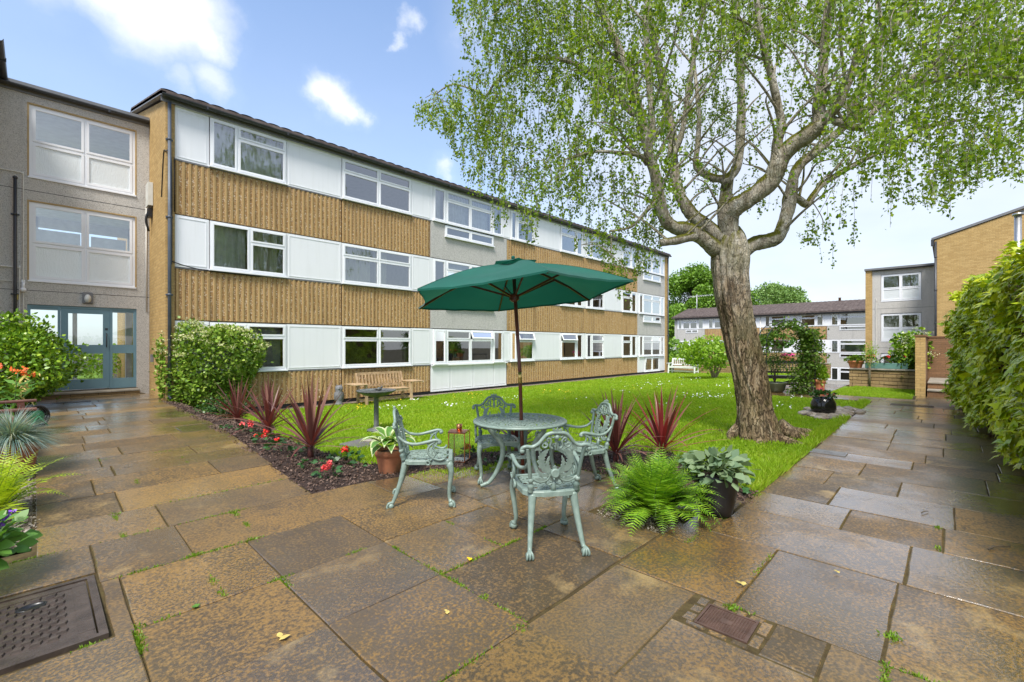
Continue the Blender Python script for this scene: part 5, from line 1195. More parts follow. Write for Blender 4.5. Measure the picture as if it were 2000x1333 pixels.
b = MB(); b.tube([tuple(run-axis*.045), tuple(run-axis*.03), tuple(run+axis*.03), tuple(run+axis*.045)], [.026, .040, .040, .030], 14)
for k in range(6):
    d = (canopy(.5, k, 0)-run); d.z = 0; d.normalize(); b.beam(run+d*.030, run+d*.052, .022, .05)
b.build('runner', 'umbrella_wood', U)
b = MB(); b.tube([(0, 0, 0), tuple(axis*(hubl.length*.60)), tuple(apex-axis*.02)], .0195, 16); b.build('pole', 'umbrella_wood', U)
b = MB(); q = axis*1.13; b.tube([tuple(q-axis*.06), tuple(q+axis*.06)], .0215, 16); b.build('pole_joint', 'brass', U)
# ================================================================ copper lantern with a candle on it
lp = gpt(897, 903); lan = thing('copper_lantern', (lp[0], lp[1], .026), 'copper edged glass lantern standing at the back of the patio by the lawn', 'lantern', rz=.55)
b = MB(); w, h = .105, .36
for sx in (-1, 1):
    for sy in (-1, 1): b.box(sx*w-.005, sx*w+.005, sy*w-.005, sy*w+.005, 0, h)
for z in (.005, h): 
    for s in (-1, 1): b.box(-w+.005, w-.005, s*w-.004, s*w+.004, z-.004, z+.004); b.box(s*w-.004, s*w+.004, -w+.005, w-.005, z-.004, z+.004)
b.build('frame', 'copper', lan)
b = MB(); vs_ = []; N = 8
for i in range(N+1):
    x = lerp(-w-.012, w+.012, i/N); z = h+.012+.018*(1-abs(2*i/N-1)**2); vs_ += [(x, -w-.012, z), (x, w+.012, z), (x, -w-.012, z-.006), (x, w+.012, z-.006)]
b.add(vs_, [f for i in range(N) for f in ((4*i, 4*i+4, 4*i+5, 4*i+1), (4*i+2, 4*i+3, 4*i+7, 4*i+6), (4*i, 4*i+2, 4*i+6, 4*i+4), (4*i+1, 4*i+5, 4*i+7, 4*i+3))]); b.build('lid', 'copper', lan)
b = MB(); b.quad((-w, -w, .01), (w, -w, .01), (w, -w, h), (-w, -w, h)); b.quad((w, -w, .01), (w, w, .01), (w, w, h), (w, -w, h)); b.quad((-w, w, .01), (w, w, .01), (w, w, h), (-w, w, h)); b.quad((-w, -w, .01), (-w, w, .01), (-w, w, h), (-w, -w, h)); b.build('pane', 'clear_glass', lan)
b = MB(); b.box(-w+.006, w-.006, -w+.006, w-.006, .0, .012); b.build('base', 'steel', lan)
tl = thing('tealight_holder', (lp[0], lp[1], .026+h+.030), 'small copper tealight cup on the lantern lid', 'candle holder')
b = MB(); b.lathe([(.001, 0), (.030, 0), (.036, .012), (.038, .07), (.034, .07), (.033, .05), (.001, .048)], 20); b.build('cup', 'copper', tl)
b = MB(); b.lathe([(.001, .049), (.031, .051), (.031, .058), (.001, .060)], 16); b.tube([(0, 0, .06), (.002, 0, .07)], .0015, 5); b.build('candle', 'petal_white', tl)
# ================================================================ benches, bird bath, statue
def bench(label, loc, rz, W, mat, seat=.43, back=.92, depth=.50, slats=15, arms=True, wide=.0, vertical=True):
    t = thing('garden_bench', loc, label, 'bench', None, rz)       # faces local -y
    hw = W/2
    for sx in (-1, 1):
        b = MB(); x = sx*(hw-.035); b.beam((x, -depth/2-.04, 0), (x, -depth/2+.02, .60), .065, .065, up=(1, 0, 0)); b.build('leg', mat, t)
        b = MB(); b.beam((x, depth/2, 0), (x, depth/2-.02, seat), .06, .06, up=(1, 0, 0)); b.beam((x, depth/2-.02, seat), (x, depth/2+.12, back), .06, .05, up=(1, 0, 0)); b.build('leg', mat, t)
        if arms: b = MB(); b.bbox(sx*hw-.05-(wide if sx < 0 else 0), sx*hw+.05+(wide if sx > 0 else 0), -depth/2-.12, depth/2+.02, .60, .632, .008); b.build('armrest', mat, t)
    b = MB()
    for i in range(5): y = -depth/2+.02+i*(depth-.06)/5; b.bbox(-hw+.03, hw-.03, y, y+(depth-.06)/5-.012, seat-.025, seat, .004)
    b.box(-hw+.07, hw-.07, -depth/2+.03, -depth/2+.06, seat-.10, seat-.027); b.build('seat', mat, t)
    b = MB(); y0, y1 = depth/2-.01, depth/2+.115
    b.beam((-hw+.06, y0+.03, seat+.10), (hw-.06, y0+.03, seat+.10), .03, .07, up=(0, 0, 1)); b.beam((-hw+.06, y1, back-.03), (hw-.06, y1, back-.03), .03, .075)
    for i in range(slats): x = lerp(-hw+.11, hw-.11, i/(slats-1)); b.beam((x, y0+.028, seat+.13), (x, y1-.004, back-.06), .018, (W-.2)/slats*.62, up=(0, 1, 0))
    b.build('backrest', mat, t)
    b = MB(); b.beam((-hw+.04, 0, .14), (hw-.04, 0, .14), .04, .07)
    for sx in (-1, 1): b.beam((sx*(hw-.035), -depth/2+.0, .14), (sx*(hw-.035), depth/2-.03, .14), .04, .05)
    b.build('stretcher', mat, t); return t
bench('weathered teak garden bench with wide arms against the ribbed wall', (7.5, 12.62, -.28), 0, 1.62, 'teak', wide=.34, slats=14)
bz = -.26; bench('white painted garden bench half hidden behind the small lime green tree', (27.55, 11.75, bz), R(-90), 1.7, 'white_paint', slats=13)
pd = atd(1533, 760, 15.6); bench('dark timber bench with open slats beyond the arch', (pd[0], pd[1], .02), R(-68), 1.55, 'black_timber', slats=15)
bp = gpt(735, 843); bb_ = thing('bird_bath', bp, 'dark metal bird bath with a shallow dish on a slim post in the lawn', 'bird bath')
b = MB(); b.lathe([(.001, .02), (.17, .02), (.16, .04), (.06, .07), (.045, .10), (.042, .60), (.06, .625), (.10, .64)], 24); b.build('post', 'aged_bronze', bb_)
b = MB(); b.lathe([(.001, .63), (.10, .635), (.22, .665), (.315, .715), (.345, .735), (.345, .75), (.325, .75), (.30, .73), (.2, .69), (.001, .675)], 40); b.build('dish', 'aged_bronze', bb_)
b = MB(); b.lathe([(.001, .722), (.29, .722), (.29, .7225), (.001, .7225)], 32); b.build('water', 'black_glaze', bb_)
b = MB(); b.ball((.05, -.02, .765), .035, 0, 10, 6, (1.5, .8, 1)); b.ball((.10, -.02, .80), .02); b.tube([(.0, -.02, .76), (-.06, -.02, .775)], [.014, .006], 6); b.build('bird_figure', 'aged_bronze', bb_)
sp = atd(667, 782, 13.6); st_ = thing('owl_statue', (6.22, 13.05, -.275), 'small grey stone owl figure by the plinth near the teak bench', 'statue')
b = MB(); b.lathe([(.001, 0), (.11, 0), (.11, .04), (.09, .05), (.12, .14), (.135, .25), (.12, .35), (.095, .40), (.11, .46), (.105, .53), (.06, .57), (.001, .575)], 18)
for s in (-1, 1): b.add([(s*.09, 0, .53), (s*.03, -.03, .55), (s*.03, .03, .55), (s*.085, 0, .62)], [(0, 1, 3), (1, 2, 3), (2, 0, 3)]); b.ball((s*.045, -.088, .48), .028, 0, 8, 6); b.ball((s*.12, 0, .25), .06, 0, 10, 6, (.5, .9, 2.2))
b.add([(-.015, -.10, .46), (.015, -.10, .46), (0, -.125, .44), (0, -.10, .42)], [(0, 1, 2), (0, 2, 3), (1, 3, 2)]); b.build('body', 'stone_grey', st_)
p = gpt(716, 867); fs_ = thing('stepping_stone', (p[0], p[1], p[2]), 'flat dark stone slab lying on the lawn by the hosta', 'stone', rz=.3)
b = MB(); slab(b, -.34, .34, -.22, .22, lambda u, v: .045, g=0, th=.06, ch=.012); b.build('slab', 'slate_slab', fs_)
b = MB(); b.lathe([(.001, .046), (.13, .046), (.12, .062), (.06, .07), (.001, .072)], 20, (.06, -.02, 0)); b.build('cap', 'flag_stone', fs_)
# ================================================================ lawn grass and meadow flowers
def blades(name, poly, n, excl=(), hmin=.022, hmax=.052, z_off=0.0, mat='grass_blade', fall=5.0, flat=None):
    xs = [p[0] for p in poly]; ys = [p[1] for p in poly]; m = n*6
    X = RNG.uniform(min(xs), max(xs), m); Y = RNG.uniform(min(ys), max(ys), m); d = np.hypot(X, Y)
    k = inpoly_np(X, Y, poly) & (RNG.uniform(0, 1, m) < np.minimum(1, (fall/d)**1.5))
    for e in excl: k &= ~inpoly_np(X, Y, e)
    dt = np.hypot(X-TB[0], Y-TB[1]); k &= (dt > .42) & (RNG.uniform(0, 1, m) < np.clip((dt-.3)/.9, .15, 1))
    X, Y, d = X[k][:n], Y[k][:n], d[k][:n]; n = len(X)
    Z = (lawnz_np(X, Y) if flat is None else np.full(n, flat))+z_off
    h = RNG.uniform(hmin, hmax, n)*(1+.25*np.sin(X*2.1+Y*1.3)); w = .0040+.0010*d*RNG.uniform(.6, 1.2, n)
    a = RNG.uniform(0, 2*PI, n); ln = RNG.uniform(.2, .9, n)*h; b = a+RNG.normal(0, .8, n)
    dx, dy = np.cos(a)*w, np.sin(a)*w; P = np.c_[X, Y, Z]
    V = np.stack([P+np.c_[-dx, -dy, 0*dx], P+np.c_[dx, dy, 0*dx], P+np.c_[np.cos(b)*ln, np.sin(b)*ln, h]], 1).reshape(-1, 3)
    o = npmesh(name, V, np.full(n, 3), np.arange(3*n), mat); return tag(o, kind='stuff')
PEB = [gpt(x, y)[:2] for x, y in ((1558, 812), (1580, 800), (1640, 797), (1688, 806), (1660, 818), (1615, 822))]
blades('grass', LAWN, 260000, (BED, PEB))
blades('grass', LAWN2, 16000, (), flat=.012, fall=9)
blades('grass_edge', [(4.5, 1.36), (15, 1.45), (15, 1.62), (4.9, 1.60)], 9000, (BED, PEB), .05, .11, fall=6)
def dots(name, spots, mat, size, zo=.055, per=27):
    P = []
    for px, py, sx, sy, k in spots:
        for _ in range(int(per*k)): 
            q = gpt(px+random.gauss(0, sx), py+random.gauss(0, sy))
            if inpoly(q[0], q[1], LAWN): P.append(q)
    P = np.array(P); n = len(P); P[:, 2] += RNG.uniform(zo*.6, zo*1.3, n); T = (np.array([(math.cos(i*PI/3)*.5, math.sin(i*PI/3)*.5, 0) for i in range(6)]), [(0, 1, 2, 3, 4, 5)])
    D = rdir(n, 0); D[:, 2] *= .2; o = leafcloud(name, P, D, rdir(n, 2.2), RNG.uniform(size*.7, size*1.2, n), T, mat); return tag(o, kind='stuff')
dots('daisy_patch', [(878, 793, 13, 2.2, 1.3), (815, 784, 9, 2, .9), (752, 800, 6, 2, .5), (785, 799, 6, 2, .6), (1000, 781, 14, 3, .5), (1380, 775, 26, 3.5, 3.2), (1300, 751, 30, 2, 1.5), (1350, 740, 26, 3, 1.8), (1240, 757, 20, 2, .8), (1430, 742, 16, 3, .5), (1215, 767, 14, 2, .5), (1555, 778, 8, 2, .7), (1528, 797, 12, 3, .6), (1145, 780, 16, 3, .4), (1300, 790, 40, 8, .5), (1420, 755, 20, 3, .7), (1180, 745, 30, 3, .8)], 'petal_white', .039, .062)
dots('buttercup_patch', [(720, 793, 22, 3.5, 1.6), (760, 782, 16, 3, 1.0), (700, 800, 14, 2, .5), (930, 773, 14, 2, 1.0), (1095, 767, 26, 2, 1.4), (900, 778, 14, 3, .6), (1240, 760, 20, 3, .3)], 'petal_yellow', .039, .062)
dots('daisy_patch', [(1690, 771, 10, 1.5, .0)], 'petal_white', .034) if False else None
# ================================================================ generic plants
def lump(P, seed, amp=.25, f=2.2):
    r = np.random.default_rng(seed); K = r.normal(size=(6, 3))*f; ph = r.uniform(0, 6.28, 6); return 1+amp*np.sin(P@K.T+ph).mean(1)*2.2
def bush(name, loc, rad, n, leaf, mat, label, cat, seed=1, amp=.32, tmpl=LEAF, inner=.45, bloom=None, stems=6, cutbottom=-1.0, stem_mat='wood_stem', up=.35, group=None, density=.9):
    t = thing(name, loc, label, cat, group)
    rx, ry, rz_ = rad; U_ = rdir(n); U_[:, 2] = np.where(U_[:, 2] < cutbottom, -U_[:, 2], U_[:, 2])
    rr = (inner**3+(1-inner**3)*RNG.uniform(0, 1, n)**density)**(1/3)*lump(U_, seed, amp, 2.9)*np.where(RNG.uniform(0, 1, n) < .05, RNG.uniform(1.02, 1.2, n), 1)
    P = U_*rr[:, None]*np.array([[rx, ry, rz_]])+np.array([[0, 0, rz_]]); P = P[P[:, 2] > .02]; n = len(P)
    cN = nrmz(P-np.array([[0, 0, rz_*.7]])); D = nrmz(cN*.55+rdir(n, up)*.9); N = nrmz(cN*.6+rdir(n, .9))
    leafcloud('foliage', P, D, N, RNG.uniform(leaf*.6, leaf*1.25, n), tmpl, mat, t)
    b = MB()
    for i in range(stems*3):
        q = U_[i*7 % len(U_)]*np.array([rx, ry, rz_])*.8; e = (q[0], q[1], max(.15, q[2]+rz_)); b.tube(smooth_poly([(random.uniform(-.06, .06), random.uniform(-.06, .06), 0), (e[0]*.4, e[1]*.4, e[2]*.55), e], 4), [lerp(.02, .006, j/8) for j in range(9)], 6)
    b.build('stems', stem_mat, t)
    if bloom:
        bm_, k, sz, zmin = bloom; U2 = rdir(k*3, .7); U2 = U2[U2[:, 2] > zmin][:k]; k = len(U2); C = U2*(lump(U2, seed, amp, 2.9)*1.0)[:, None]*np.array([[rx, ry, rz_]])+np.array([[0, 0, rz_]])
        m = 26; PP = np.repeat(C, m, 0)+RNG.normal(size=(k*m, 3))*np.array([[sz, sz, sz*.4]]); leafcloud('blossom', PP, rdir(k*m, .3), rdir(k*m, 1.0), RNG.uniform(.022, .045, k*m), DIAM, bm_, t)
    return t
def bloom_head(b, c, r, mat=0, n=14):
    for i in range(n):
        d = Vector((random.gauss(0, 1), random.gauss(0, 1), random.gauss(.4, .8))).normalized(); p = Vector(c)+d*r*.35; s = d.orthogonal().normalized(); s = (Matrix.Rotation(random.uniform(0, 6), 3, d) @ s); w = d.cross(s); q = r*random.uniform(.55, .9)
        b.add([p, p+s*q*.6+w*q*.45+d*q*.25, p+s*q*1.1+d*q*.5, p+s*q*.6-w*q*.45+d*q*.25], [(0, 1, 2, 3)], mat)
# ---- purple cordylines
def cordyline(loc, h, n, label, mat='cordyline_leaf', spread=1.0, rz=0, trunk=.10):
    t = thing('cordyline', loc, label, 'plant', 'purple cordylines in the beds', rz); V = []; FP = []; LP = []; seg = 7
    for i in range(n):
        f = (i+.5)/n; a = i*2.39996+random.uniform(-.2, .2); tilt = (f**1.05)*1.32*spread+random.uniform(-.06, .1); ln = h*random.uniform(.85, 1.12)*(1 if f < .65 else 1.0); w = .0135*random.uniform(.85, 1.25); z0 = trunk+.06*(1-f); o = len(V); bend = random.uniform(.10, .75)*(f+.12)
        az = Vector((math.cos(a), math.sin(a), 0)); sd_ = Vector((-math.sin(a), math.cos(a), 0)); p = az*.015+Vector((0, 0, z0)); th = tilt
        for k in range(seg+1):
            q = k/seg; ww = w*(.55+1.0*math.sin(PI*min(1, q*.8+.15)))*(1-q**4) ; d = az*math.sin(th)+Vector((0, 0, 1))*math.cos(th); nn = az*math.cos(th)-Vector((0, 0, 1))*math.sin(th)
            V += [tuple(p-sd_*ww+nn*-.25*ww), tuple(p), tuple(p+sd_*ww+nn*-.25*ww)]; p = p+d*(ln/seg); th += bend/seg*(1+1.5*q)
        for k in range(seg):
            for s in (0, 1): LP += [o+k*3+s, o+k*3+s+1, o+k*3+4+s, o+k*3+3+s]; FP.append(4)
    npmesh('leaves', np.array(V), np.array(FP), np.array(LP), mat, t, smooth=True)
    b = MB(); b.tube([(0, 0, -.02), (.005, 0, trunk*.6), (0, 0, trunk+.10)], [.035, .04, .03], 10); b.build('stem', 'cordyline_leaf', t); return t
def bedp(px, py): q = gpt(px, py); return (q[0], q[1], G(q[0], q[1])+.012)
cordyline(bedp(464, 829), .80, 40, 'purple cordyline tucked against the flowering viburnum bush', rz=.3)
cordyline(bedp(524, 853), .80, 38, 'purple cordyline in the middle of the bed beside the paved path', rz=1.2)
cordyline(bedp(607, 897), .84, 44, 'largest purple cordyline at the lawn edge of the mulch bed', rz=2.2, spread=1.05, trunk=.13)
cordyline(bedp(1203, 905), .78, 42, 'purple cordyline partly behind the sideways green chair', rz=.7)
cordyline(bedp(1293, 899), .86, 36, 'bright red cordyline rising behind the green fern', 'cordyline_red', rz=1.9)
cordyline(bedp(1010, 893), .42, 34, 'small purple cordyline seen through the legs of the table', rz=2.9)
# ---- ferns
def fern(loc, n, ln, label, mat='fern_leaf', upright=.0):
    t = thing('fern', loc, label, 'fern'); P = []; D = []; N = []; S = []; b = MB()
    for i in range(n):
        a = i*2.39996+random.uniform(-.3, .3); f = (i+.5)/n; tilt = .18+1.3*f-upright*f; L_ = ln*random.uniform(.8, 1.1); az = np.array([math.cos(a), math.sin(a), 0]); sd_ = np.array([-math.sin(a), math.cos(a), 0]); p = az*.03+np.array([0, 0, .02]); th = tilt*.55; pts = [tuple(p)]; K = 26; tw = random.uniform(-.3, .3)
        for k in range(K):
            q = k/K; th += (tilt*1.25)/K*(.5+1.4*q); d = az*math.sin(th)+np.array([0, 0, 1])*math.cos(th)+sd_*tw*q*.4; d /= np.linalg.norm(d); p = p+d*L_/K; pts.append(tuple(p)); nn = np.cross(d, sd_); nn = -nn if nn[2] < 0 else nn
            if q < .10: continue
            w = L_*.185*math.sin(PI*min(1, .18+q*.82))**.8*(1-q**6)
            for s in (-1, 1):
                pd_ = sd_*s*.92+d*.42+nn*.10; pd_ /= np.linalg.norm(pd_); m = 5
                P.append(p); D.append(pd_); N.append(nn); S.append(w)
        b.tube(pts[::2], [lerp(.004, .001, j/(len(pts[::2])-1)) for j in range(len(pts[::2]))], 4)
    side = []
    xs = np.linspace(0, 1, 7)   # a toothed pinna
    up_ = [(x, .075*(1-x**1.5)*(1.25 if i % 2 else .75)+.004, -.06*x*x) for i, x in enumerate(xs)]; lo_ = [(x, -y, z) for x, y, z in up_[::-1]]
    T_ = (np.array(up_+lo_), [tuple(range(14))])
    n = len(P); leafcloud('fronds', np.array(P), np.array(D)+RNG.normal(size=(n, 3))*.07, np.array(N)+RNG.normal(size=(n, 3))*.18, np.array(S), T_, mat, t); b.build('stalks', 'green_stem', t); return t
q = gpt(1280, 1015); fern((q[0], q[1], .02), 130, .59, 'big bright green fern growing from the gravel pocket in the patio', upright=.0)
fern((-.24, 5.55, .10), 34, .58, 'golden green fern spilling over the edge of the paved path', 'fern_gold')
# ---- hosta and other pots
def pot(t, prof, mat, soil_r, soil_z, n=36):
    b = MB(); b.lathe(prof, n); b.build('pot', mat, t); b = MB(); b.lathe([(.001, soil_z), (soil_r, soil_z), (soil_r, soil_z-.01), (.001, soil_z-.01)], 20); b.build('soil', 'soil', t)
def classic(r, h): return [(.001, 0), (r*.70, 0), (r*.72, .01), (r*.92, h*.72), (r*.93, h*.74), (r*1.0, h*.75), (r*1.02, h*.98), (r*1.0, h), (r*.90, h), (r*.86, h*.8), (r*.8, h*.78)]
def broad(t, base, n, ln, w, mats, up=.9, margin=True, name='leaves'):
    V = []; FP = []; LP = []; MI = []
    for i in range(n):
        a = i*2.39996+random.uniform(-.3, .3); f = (i+.5)/n; th = .25+1.15*f*up; az = Vector((math.cos(a), math.sin(a), 0)); sd_ = Vector((-math.sin(a), math.cos(a), 0)); p = Vector(base)+az*.03; L_ = ln*random.uniform(.75, 1.15)
        st_ = L_*.55
        for k in range(3): p = p+(az*math.sin(th*.6)+Vector((0, 0, math.cos(th*.6))))*st_/3
        o = len(V); seg = 7
        for k in range(seg+1):
            q = k/seg; ww = w*(L_/ln)*(math.sin(PI*min(1, q*.86+.10))**.75)*(1-q**3); d = az*math.sin(th)+Vector((0, 0, math.cos(th))); nn = Vector((0, 0, 1))*math.sin(th)-az*math.cos(th)
            for s, lift in ((-1, .22), (-.68, .08), (0, 0), (.68, .08), (1, .22)): V.append(tuple(p+sd_*ww*s+nn*ww*lift*(1+.3*math.sin(k*2.2+s*3))))
            p = p+d*L_/seg*.9; th += .19*(1+q)
        for k in range(seg):
            for c in range(4): LP += [o+k*5+c, o+k*5+c+1, o+k*5+6+c, o+k*5+5+c]; FP.append(4); MI.append(1 if margin and c in (0, 3) or (margin and k == seg-1) else 0)
    npmesh(name, np.array(V), np.array(FP), np.array(LP), mats, t, MI, True)
q = gpt(761, 925); t = thing('potted_hosta', (q[0], q[1], .026), 'variegated hosta with white leaf edges in a weathered terracotta pot', 'potted plant')
pot(t, classic(.165, .27), 'terracotta', .145, .23); broad(t, (0, 0, .22), 34, .27, .062, ['hosta_green', 'hosta_edge'])
q = gpt(1398, 1008); t = thing('potted_plant', (q[0], q[1], .026), 'grey green broad leaved plant in a tall matt black pot beside the fern', 'potted plant')
pot(t, [(.001, 0), (.115, 0), (.13, .01), (.165, .15), (.185, .33), (.19, .36), (.178, .36), (.165, .32)], 'black_pot', .165, .33)
n = 260; U_ = rdir(n, .5); P = U_*np.array([[.25, .25, .13]])*RNG.uniform(.55, 1.05, (n, 1))+np.array([[0, 0, .40]]); leafcloud('foliage', P, U_*np.array([[1, 1, .2]])+rdir(n, -.2)*.4, rdir(n, 1.6), RNG.uniform(.07, .125, n), LEAF, 'grey_leaf', t)
b = MB(); [b.tube(smooth_poly([(0, 0, .33), tuple(P[i*9]*.5+np.array([0, 0, .22])), tuple(P[i*9])], 3), .004, 5) for i in range(26)]; b.build('stems', 'green_stem', t)
def flowerpot(label, loc, prof, potmat, sr, sz, fol, nleaf, leaf, rad, mat, heads=None, hm='petal_red', name='flower_pot', hr=.03, cat='flower pot', group=None):
    t = thing(name, loc, label, cat, group); pot(t, prof, potmat, sr, sz)
    U_ = rdir(nleaf, .6); P = U_*np.array([rad])*RNG.uniform(.4, 1.05, (nleaf, 1))+np.array([[0, 0, sz+rad[2]*fol]]); P = P[P[:, 2] > sz-.1]; k = len(P); leafcloud('foliage', P, nrmz(P-np.array([[0, 0, sz]]))+rdir(k)*.6, rdir(k, 1.0), RNG.uniform(leaf*.6, leaf*1.2, k), LEAF, mat, t)
    if heads:
        b = MB()
        for _ in range(heads): d = rdir(1, 1.0)[0]; bloom_head(b, (d[0]*rad[0]*.95, d[1]*rad[1]*.95, sz+rad[2]*fol+d[2]*rad[2]*1.0), hr)
        b.build('blossom', hm, t)
    return t
q = gpt(1608, 811); flowerpot('round glossy black pot of small flowers sitting on the pebbles', (q[0], q[1], q[2]), [(.001, 0), (.15, 0), (.20, .04), (.235, .14), (.228, .26), (.19, .345), (.175, .36), (.185, .375), (.17, .375), (.16, .35)], 'black_glaze', .165, .35, .45, 360, .055, (.23, .23, .12), 'dark_leaf', 9, 'petal_coral', hr=.022)
pebs = []; tries = 0; cq = gpt(1608, 808)
pb_ = MB()
while tries < 200:
    tries += 1; x, y = random.uniform(min(p[0] for p in PEB), max(p[0] for p in PEB)), random.uniform(min(p[1] for p in PEB), max(p[1] for p in PEB))
    if not inpoly(x, y, PEB): continue
    r = random.uniform(.045, .095); pb_.ball((x, y, G(x, y)+r*.35), r, 0, 9, 6, (random.uniform(.8, 1.3), random.uniform(.8, 1.3), .6))
tag(pb_.build('pebble_ring', 'pebble_mix'), kind='stuff')
polysheet('gravel', PEB, lambda u, v: G(u, v)+.012, 'soil', 'structure', .3)
# ---- begonias in the mulch
BEG = [(482, 846, 'coral red begonia by the first two cordylines', 'petal_coral', 5), (512, 868, 'scarlet begonia below the middle cordyline', 'petal_red', 4), (537, 884, 'single bloomed red begonia at the paving edge', 'petal_red', 1), (640, 934, 'large coral begonia bloom by the patio corner', 'petal_coral', 3), (668, 905, 'small red begonia between the big cordyline and the hosta pot', 'petal_red', 2), (918, 893, 'dark leaved red begonia behind the copper lantern', 'petal_red', 2)]
for x, y, lab, pm, k in BEG:
    q = bedp(x, y); t = thing('begonia', q, lab, 'flower', 'begonias in the mulch beds'); n = 26; U_ = rdir(n, .5); P = U_*np.array([[.09, .09, .05]])+np.array([[0, 0, .06]]); leafcloud('leaves', P, U_*np.array([[1, 1, .3]])+rdir(n)*.3, rdir(n, 1.6), RNG.uniform(.05, .09, n), LEAF, 'begonia_leaf', t); b = MB()
    for i in range(k): bloom_head(b, (random.uniform(-.06, .06), random.uniform(-.06, .06), random.uniform(.10, .16)), .042 if k > 1 else .036, 0, 18)
    b.build('blossom', pm, t)
GC = [(560, 868), (585, 882), (640, 910), (600, 915), (575, 892), (700, 915), (445, 840), (690, 900), (1180, 935), (1440, 965), (1450, 955), (1320, 905), (960, 905), (1350, 912)]
for i, (x, y) in enumerate(GC):
    q = bedp(x, y); t = thing('bedding_plant', q, 'low dark green seedling in the mulch, not in flower', 'plant', 'green seedlings in the mulch beds'); n = 16; U_ = rdir(n, .5); P = U_*np.array([[.07, .07, .03]])+np.array([[0, 0, .04]]); leafcloud('leaves', P, U_*np.array([[1, 1, .3]])+rdir(n)*.3, rdir(n, 1.6), RNG.uniform(.04, .085, n), LEAF, 'begonia_leaf', t)
# ---- shrubs by the houses
q = gpt(425, 812); bush('viburnum_bush', (q[0]-.05, q[1]+.35, G(q[0], q[1])-.05), (1.08, .98, 1.25), 19000, .085, 'viburnum_leaf', 'large rounded viburnum bush topped with creamy blossom in front of the brick corner', 'bush', 4, amp=.18, bloom=('viburnum_bloom', 210, .055, .25), inner=.55)
bush('evergreen_bush', (-.48, 13.3, .15), (.95, .97, .94), 19000, .072, 'laurel_leaf', 'glossy green evergreen bush beside the teal entrance door', 'bush', 9, inner=.55)
bush('low_shrub', bedp(440, 822), (.5, .34, .22), 900, .05, 'dark_leaf', 'low dark ground cover at the foot of the viburnum bush', 'shrub', 2, stems=2)
# small lime green tree on the lawn
q = gpt(1395, 739); t = thing('small_tree', q, 'small lime green tree with several slim stems in front of the white bench', 'tree'); b = MB(); tips = []
for i in range(7):
    a = i*.9+.3; e = (math.cos(a)*1.25*random.uniform(.6, 1), math.sin(a)*1.25*random.uniform(.6, 1), 1.0+random.uniform(.1, .7)); b.tube(smooth_poly([(math.cos(a)*.06, math.sin(a)*.06, 0), (e[0]*.25, e[1]*.25, .5), (e[0]*.6, e[1]*.6, e[2]*.8), e], 4), [lerp(.05, .015, k/12) for k in range(13)], 7); tips.append(e)
b.build('trunk', 'pale_stem', t); n = 3400; U_ = rdir(n, .15); P = U_*np.array([[1.15, 1.15, .74]])*(RNG.uniform(.35, 1, n)**.5*lump(U_, 21, .3, 2.6))[:, None]+np.array([[-RT[0]*.42, -RT[1]*.42, 1.18]]); leafcloud('crown', P, rdir(n, -.1), rdir(n, .8), RNG.uniform(.08, .17, n), LEAF, 'lime_leaf', t)
# ---- ivy on the boundary wall
IA = (4.0, -.90); IDIR = Vector((1, .0736, 0)).normalized(); INRM = Vector((-.0736, 1, 0)).normalized()
iv = lambda s, d, z: (IA[0]+IDIR.x*s+INRM.x*d, IA[1]+IDIR.y*s+INRM.y*d, z)
wl = thing('brick_wall', (4.0, -1.1, 0), 'brown brick boundary wall almost hidden under ivy, beside the paved path', 'wall'); b = MB(lambda s, d, z: tuple(np.array(iv(s, d, z))-np.array((4.0, -1.1, 0)))); b.box(0, 11.6, -.45, -.22, -.1, 2.45); b.build('wall', 'brick_brown', wl); b = MB(b.T); b.bbox(-.03, 11.63, -.48, -.19, 2.451, 2.52, .01); b.build('coping', 'flag_stone', wl)
IVY = (np.array([(0, 0, -.02), (.02, -.26, .0), (.30, -.50, -.10), (.46, -.27, -.02), (1, 0, -.12), (.46, .27, -.02), (.30, .50, -.10), (.02, .26, 0), (.4, 0, .06)]), [(0, 1, 2, 3, 8), (3, 4, 8), (8, 4, 5), (0, 8, 5, 6, 7)])
n = 18000; s = RNG.uniform(-.3, 12.1, n); top = 2.72+.10*np.sin(s*1.7)+.07*np.sin(s*4.1+1); z = .12+(top-.12)*RNG.uniform(0, 1, n)**.92
dd = .06+.11*np.sin(s*1.9+z*2.3)+.09*np.sin(s*4.7-z*3.9)+.05*np.sin(s*9+z*8)-.42*np.clip((z-top+.85)/.85, 0, 1)**2-.10*np.clip((.5-z)/.4, 0, 1)
lay = RNG.uniform(0, 1, n); dd -= .16*lay**2
end = np.clip((s-11.4)/.6, 0, 1); dd -= .35*end**2+.010*s
onv_ = np.stack([IA[0]+IDIR.x*s+INRM.x*dd, IA[1]+IDIR.y*s+INRM.y*dd, z], 1)
outn = np.array([tuple(INRM)])+np.array([[.55, 0, 0]])*end[:, None]+np.array([[0, 0, 1.0]])*np.clip((z-top+.4)/.4, 0, 1)[:, None]
Dv = np.array([[0, 0, -.75]])+outn*.45+RNG.normal(size=(n, 3))*.55; Nv = outn*1.05+np.array([[0, 0, .85]])+RNG.normal(size=(n, 3))*.28
m = 2600; s2 = RNG.uniform(-.3, 12.0, m); d2 = RNG.uniform(-.62, -.02, m); P2 = np.stack([IA[0]+IDIR.x*s2+INRM.x*d2, IA[1]+IDIR.y*s2+INRM.y*d2, 2.66+.10*np.sin(s2*1.7)+RNG.uniform(-.12, .06, m)], 1)
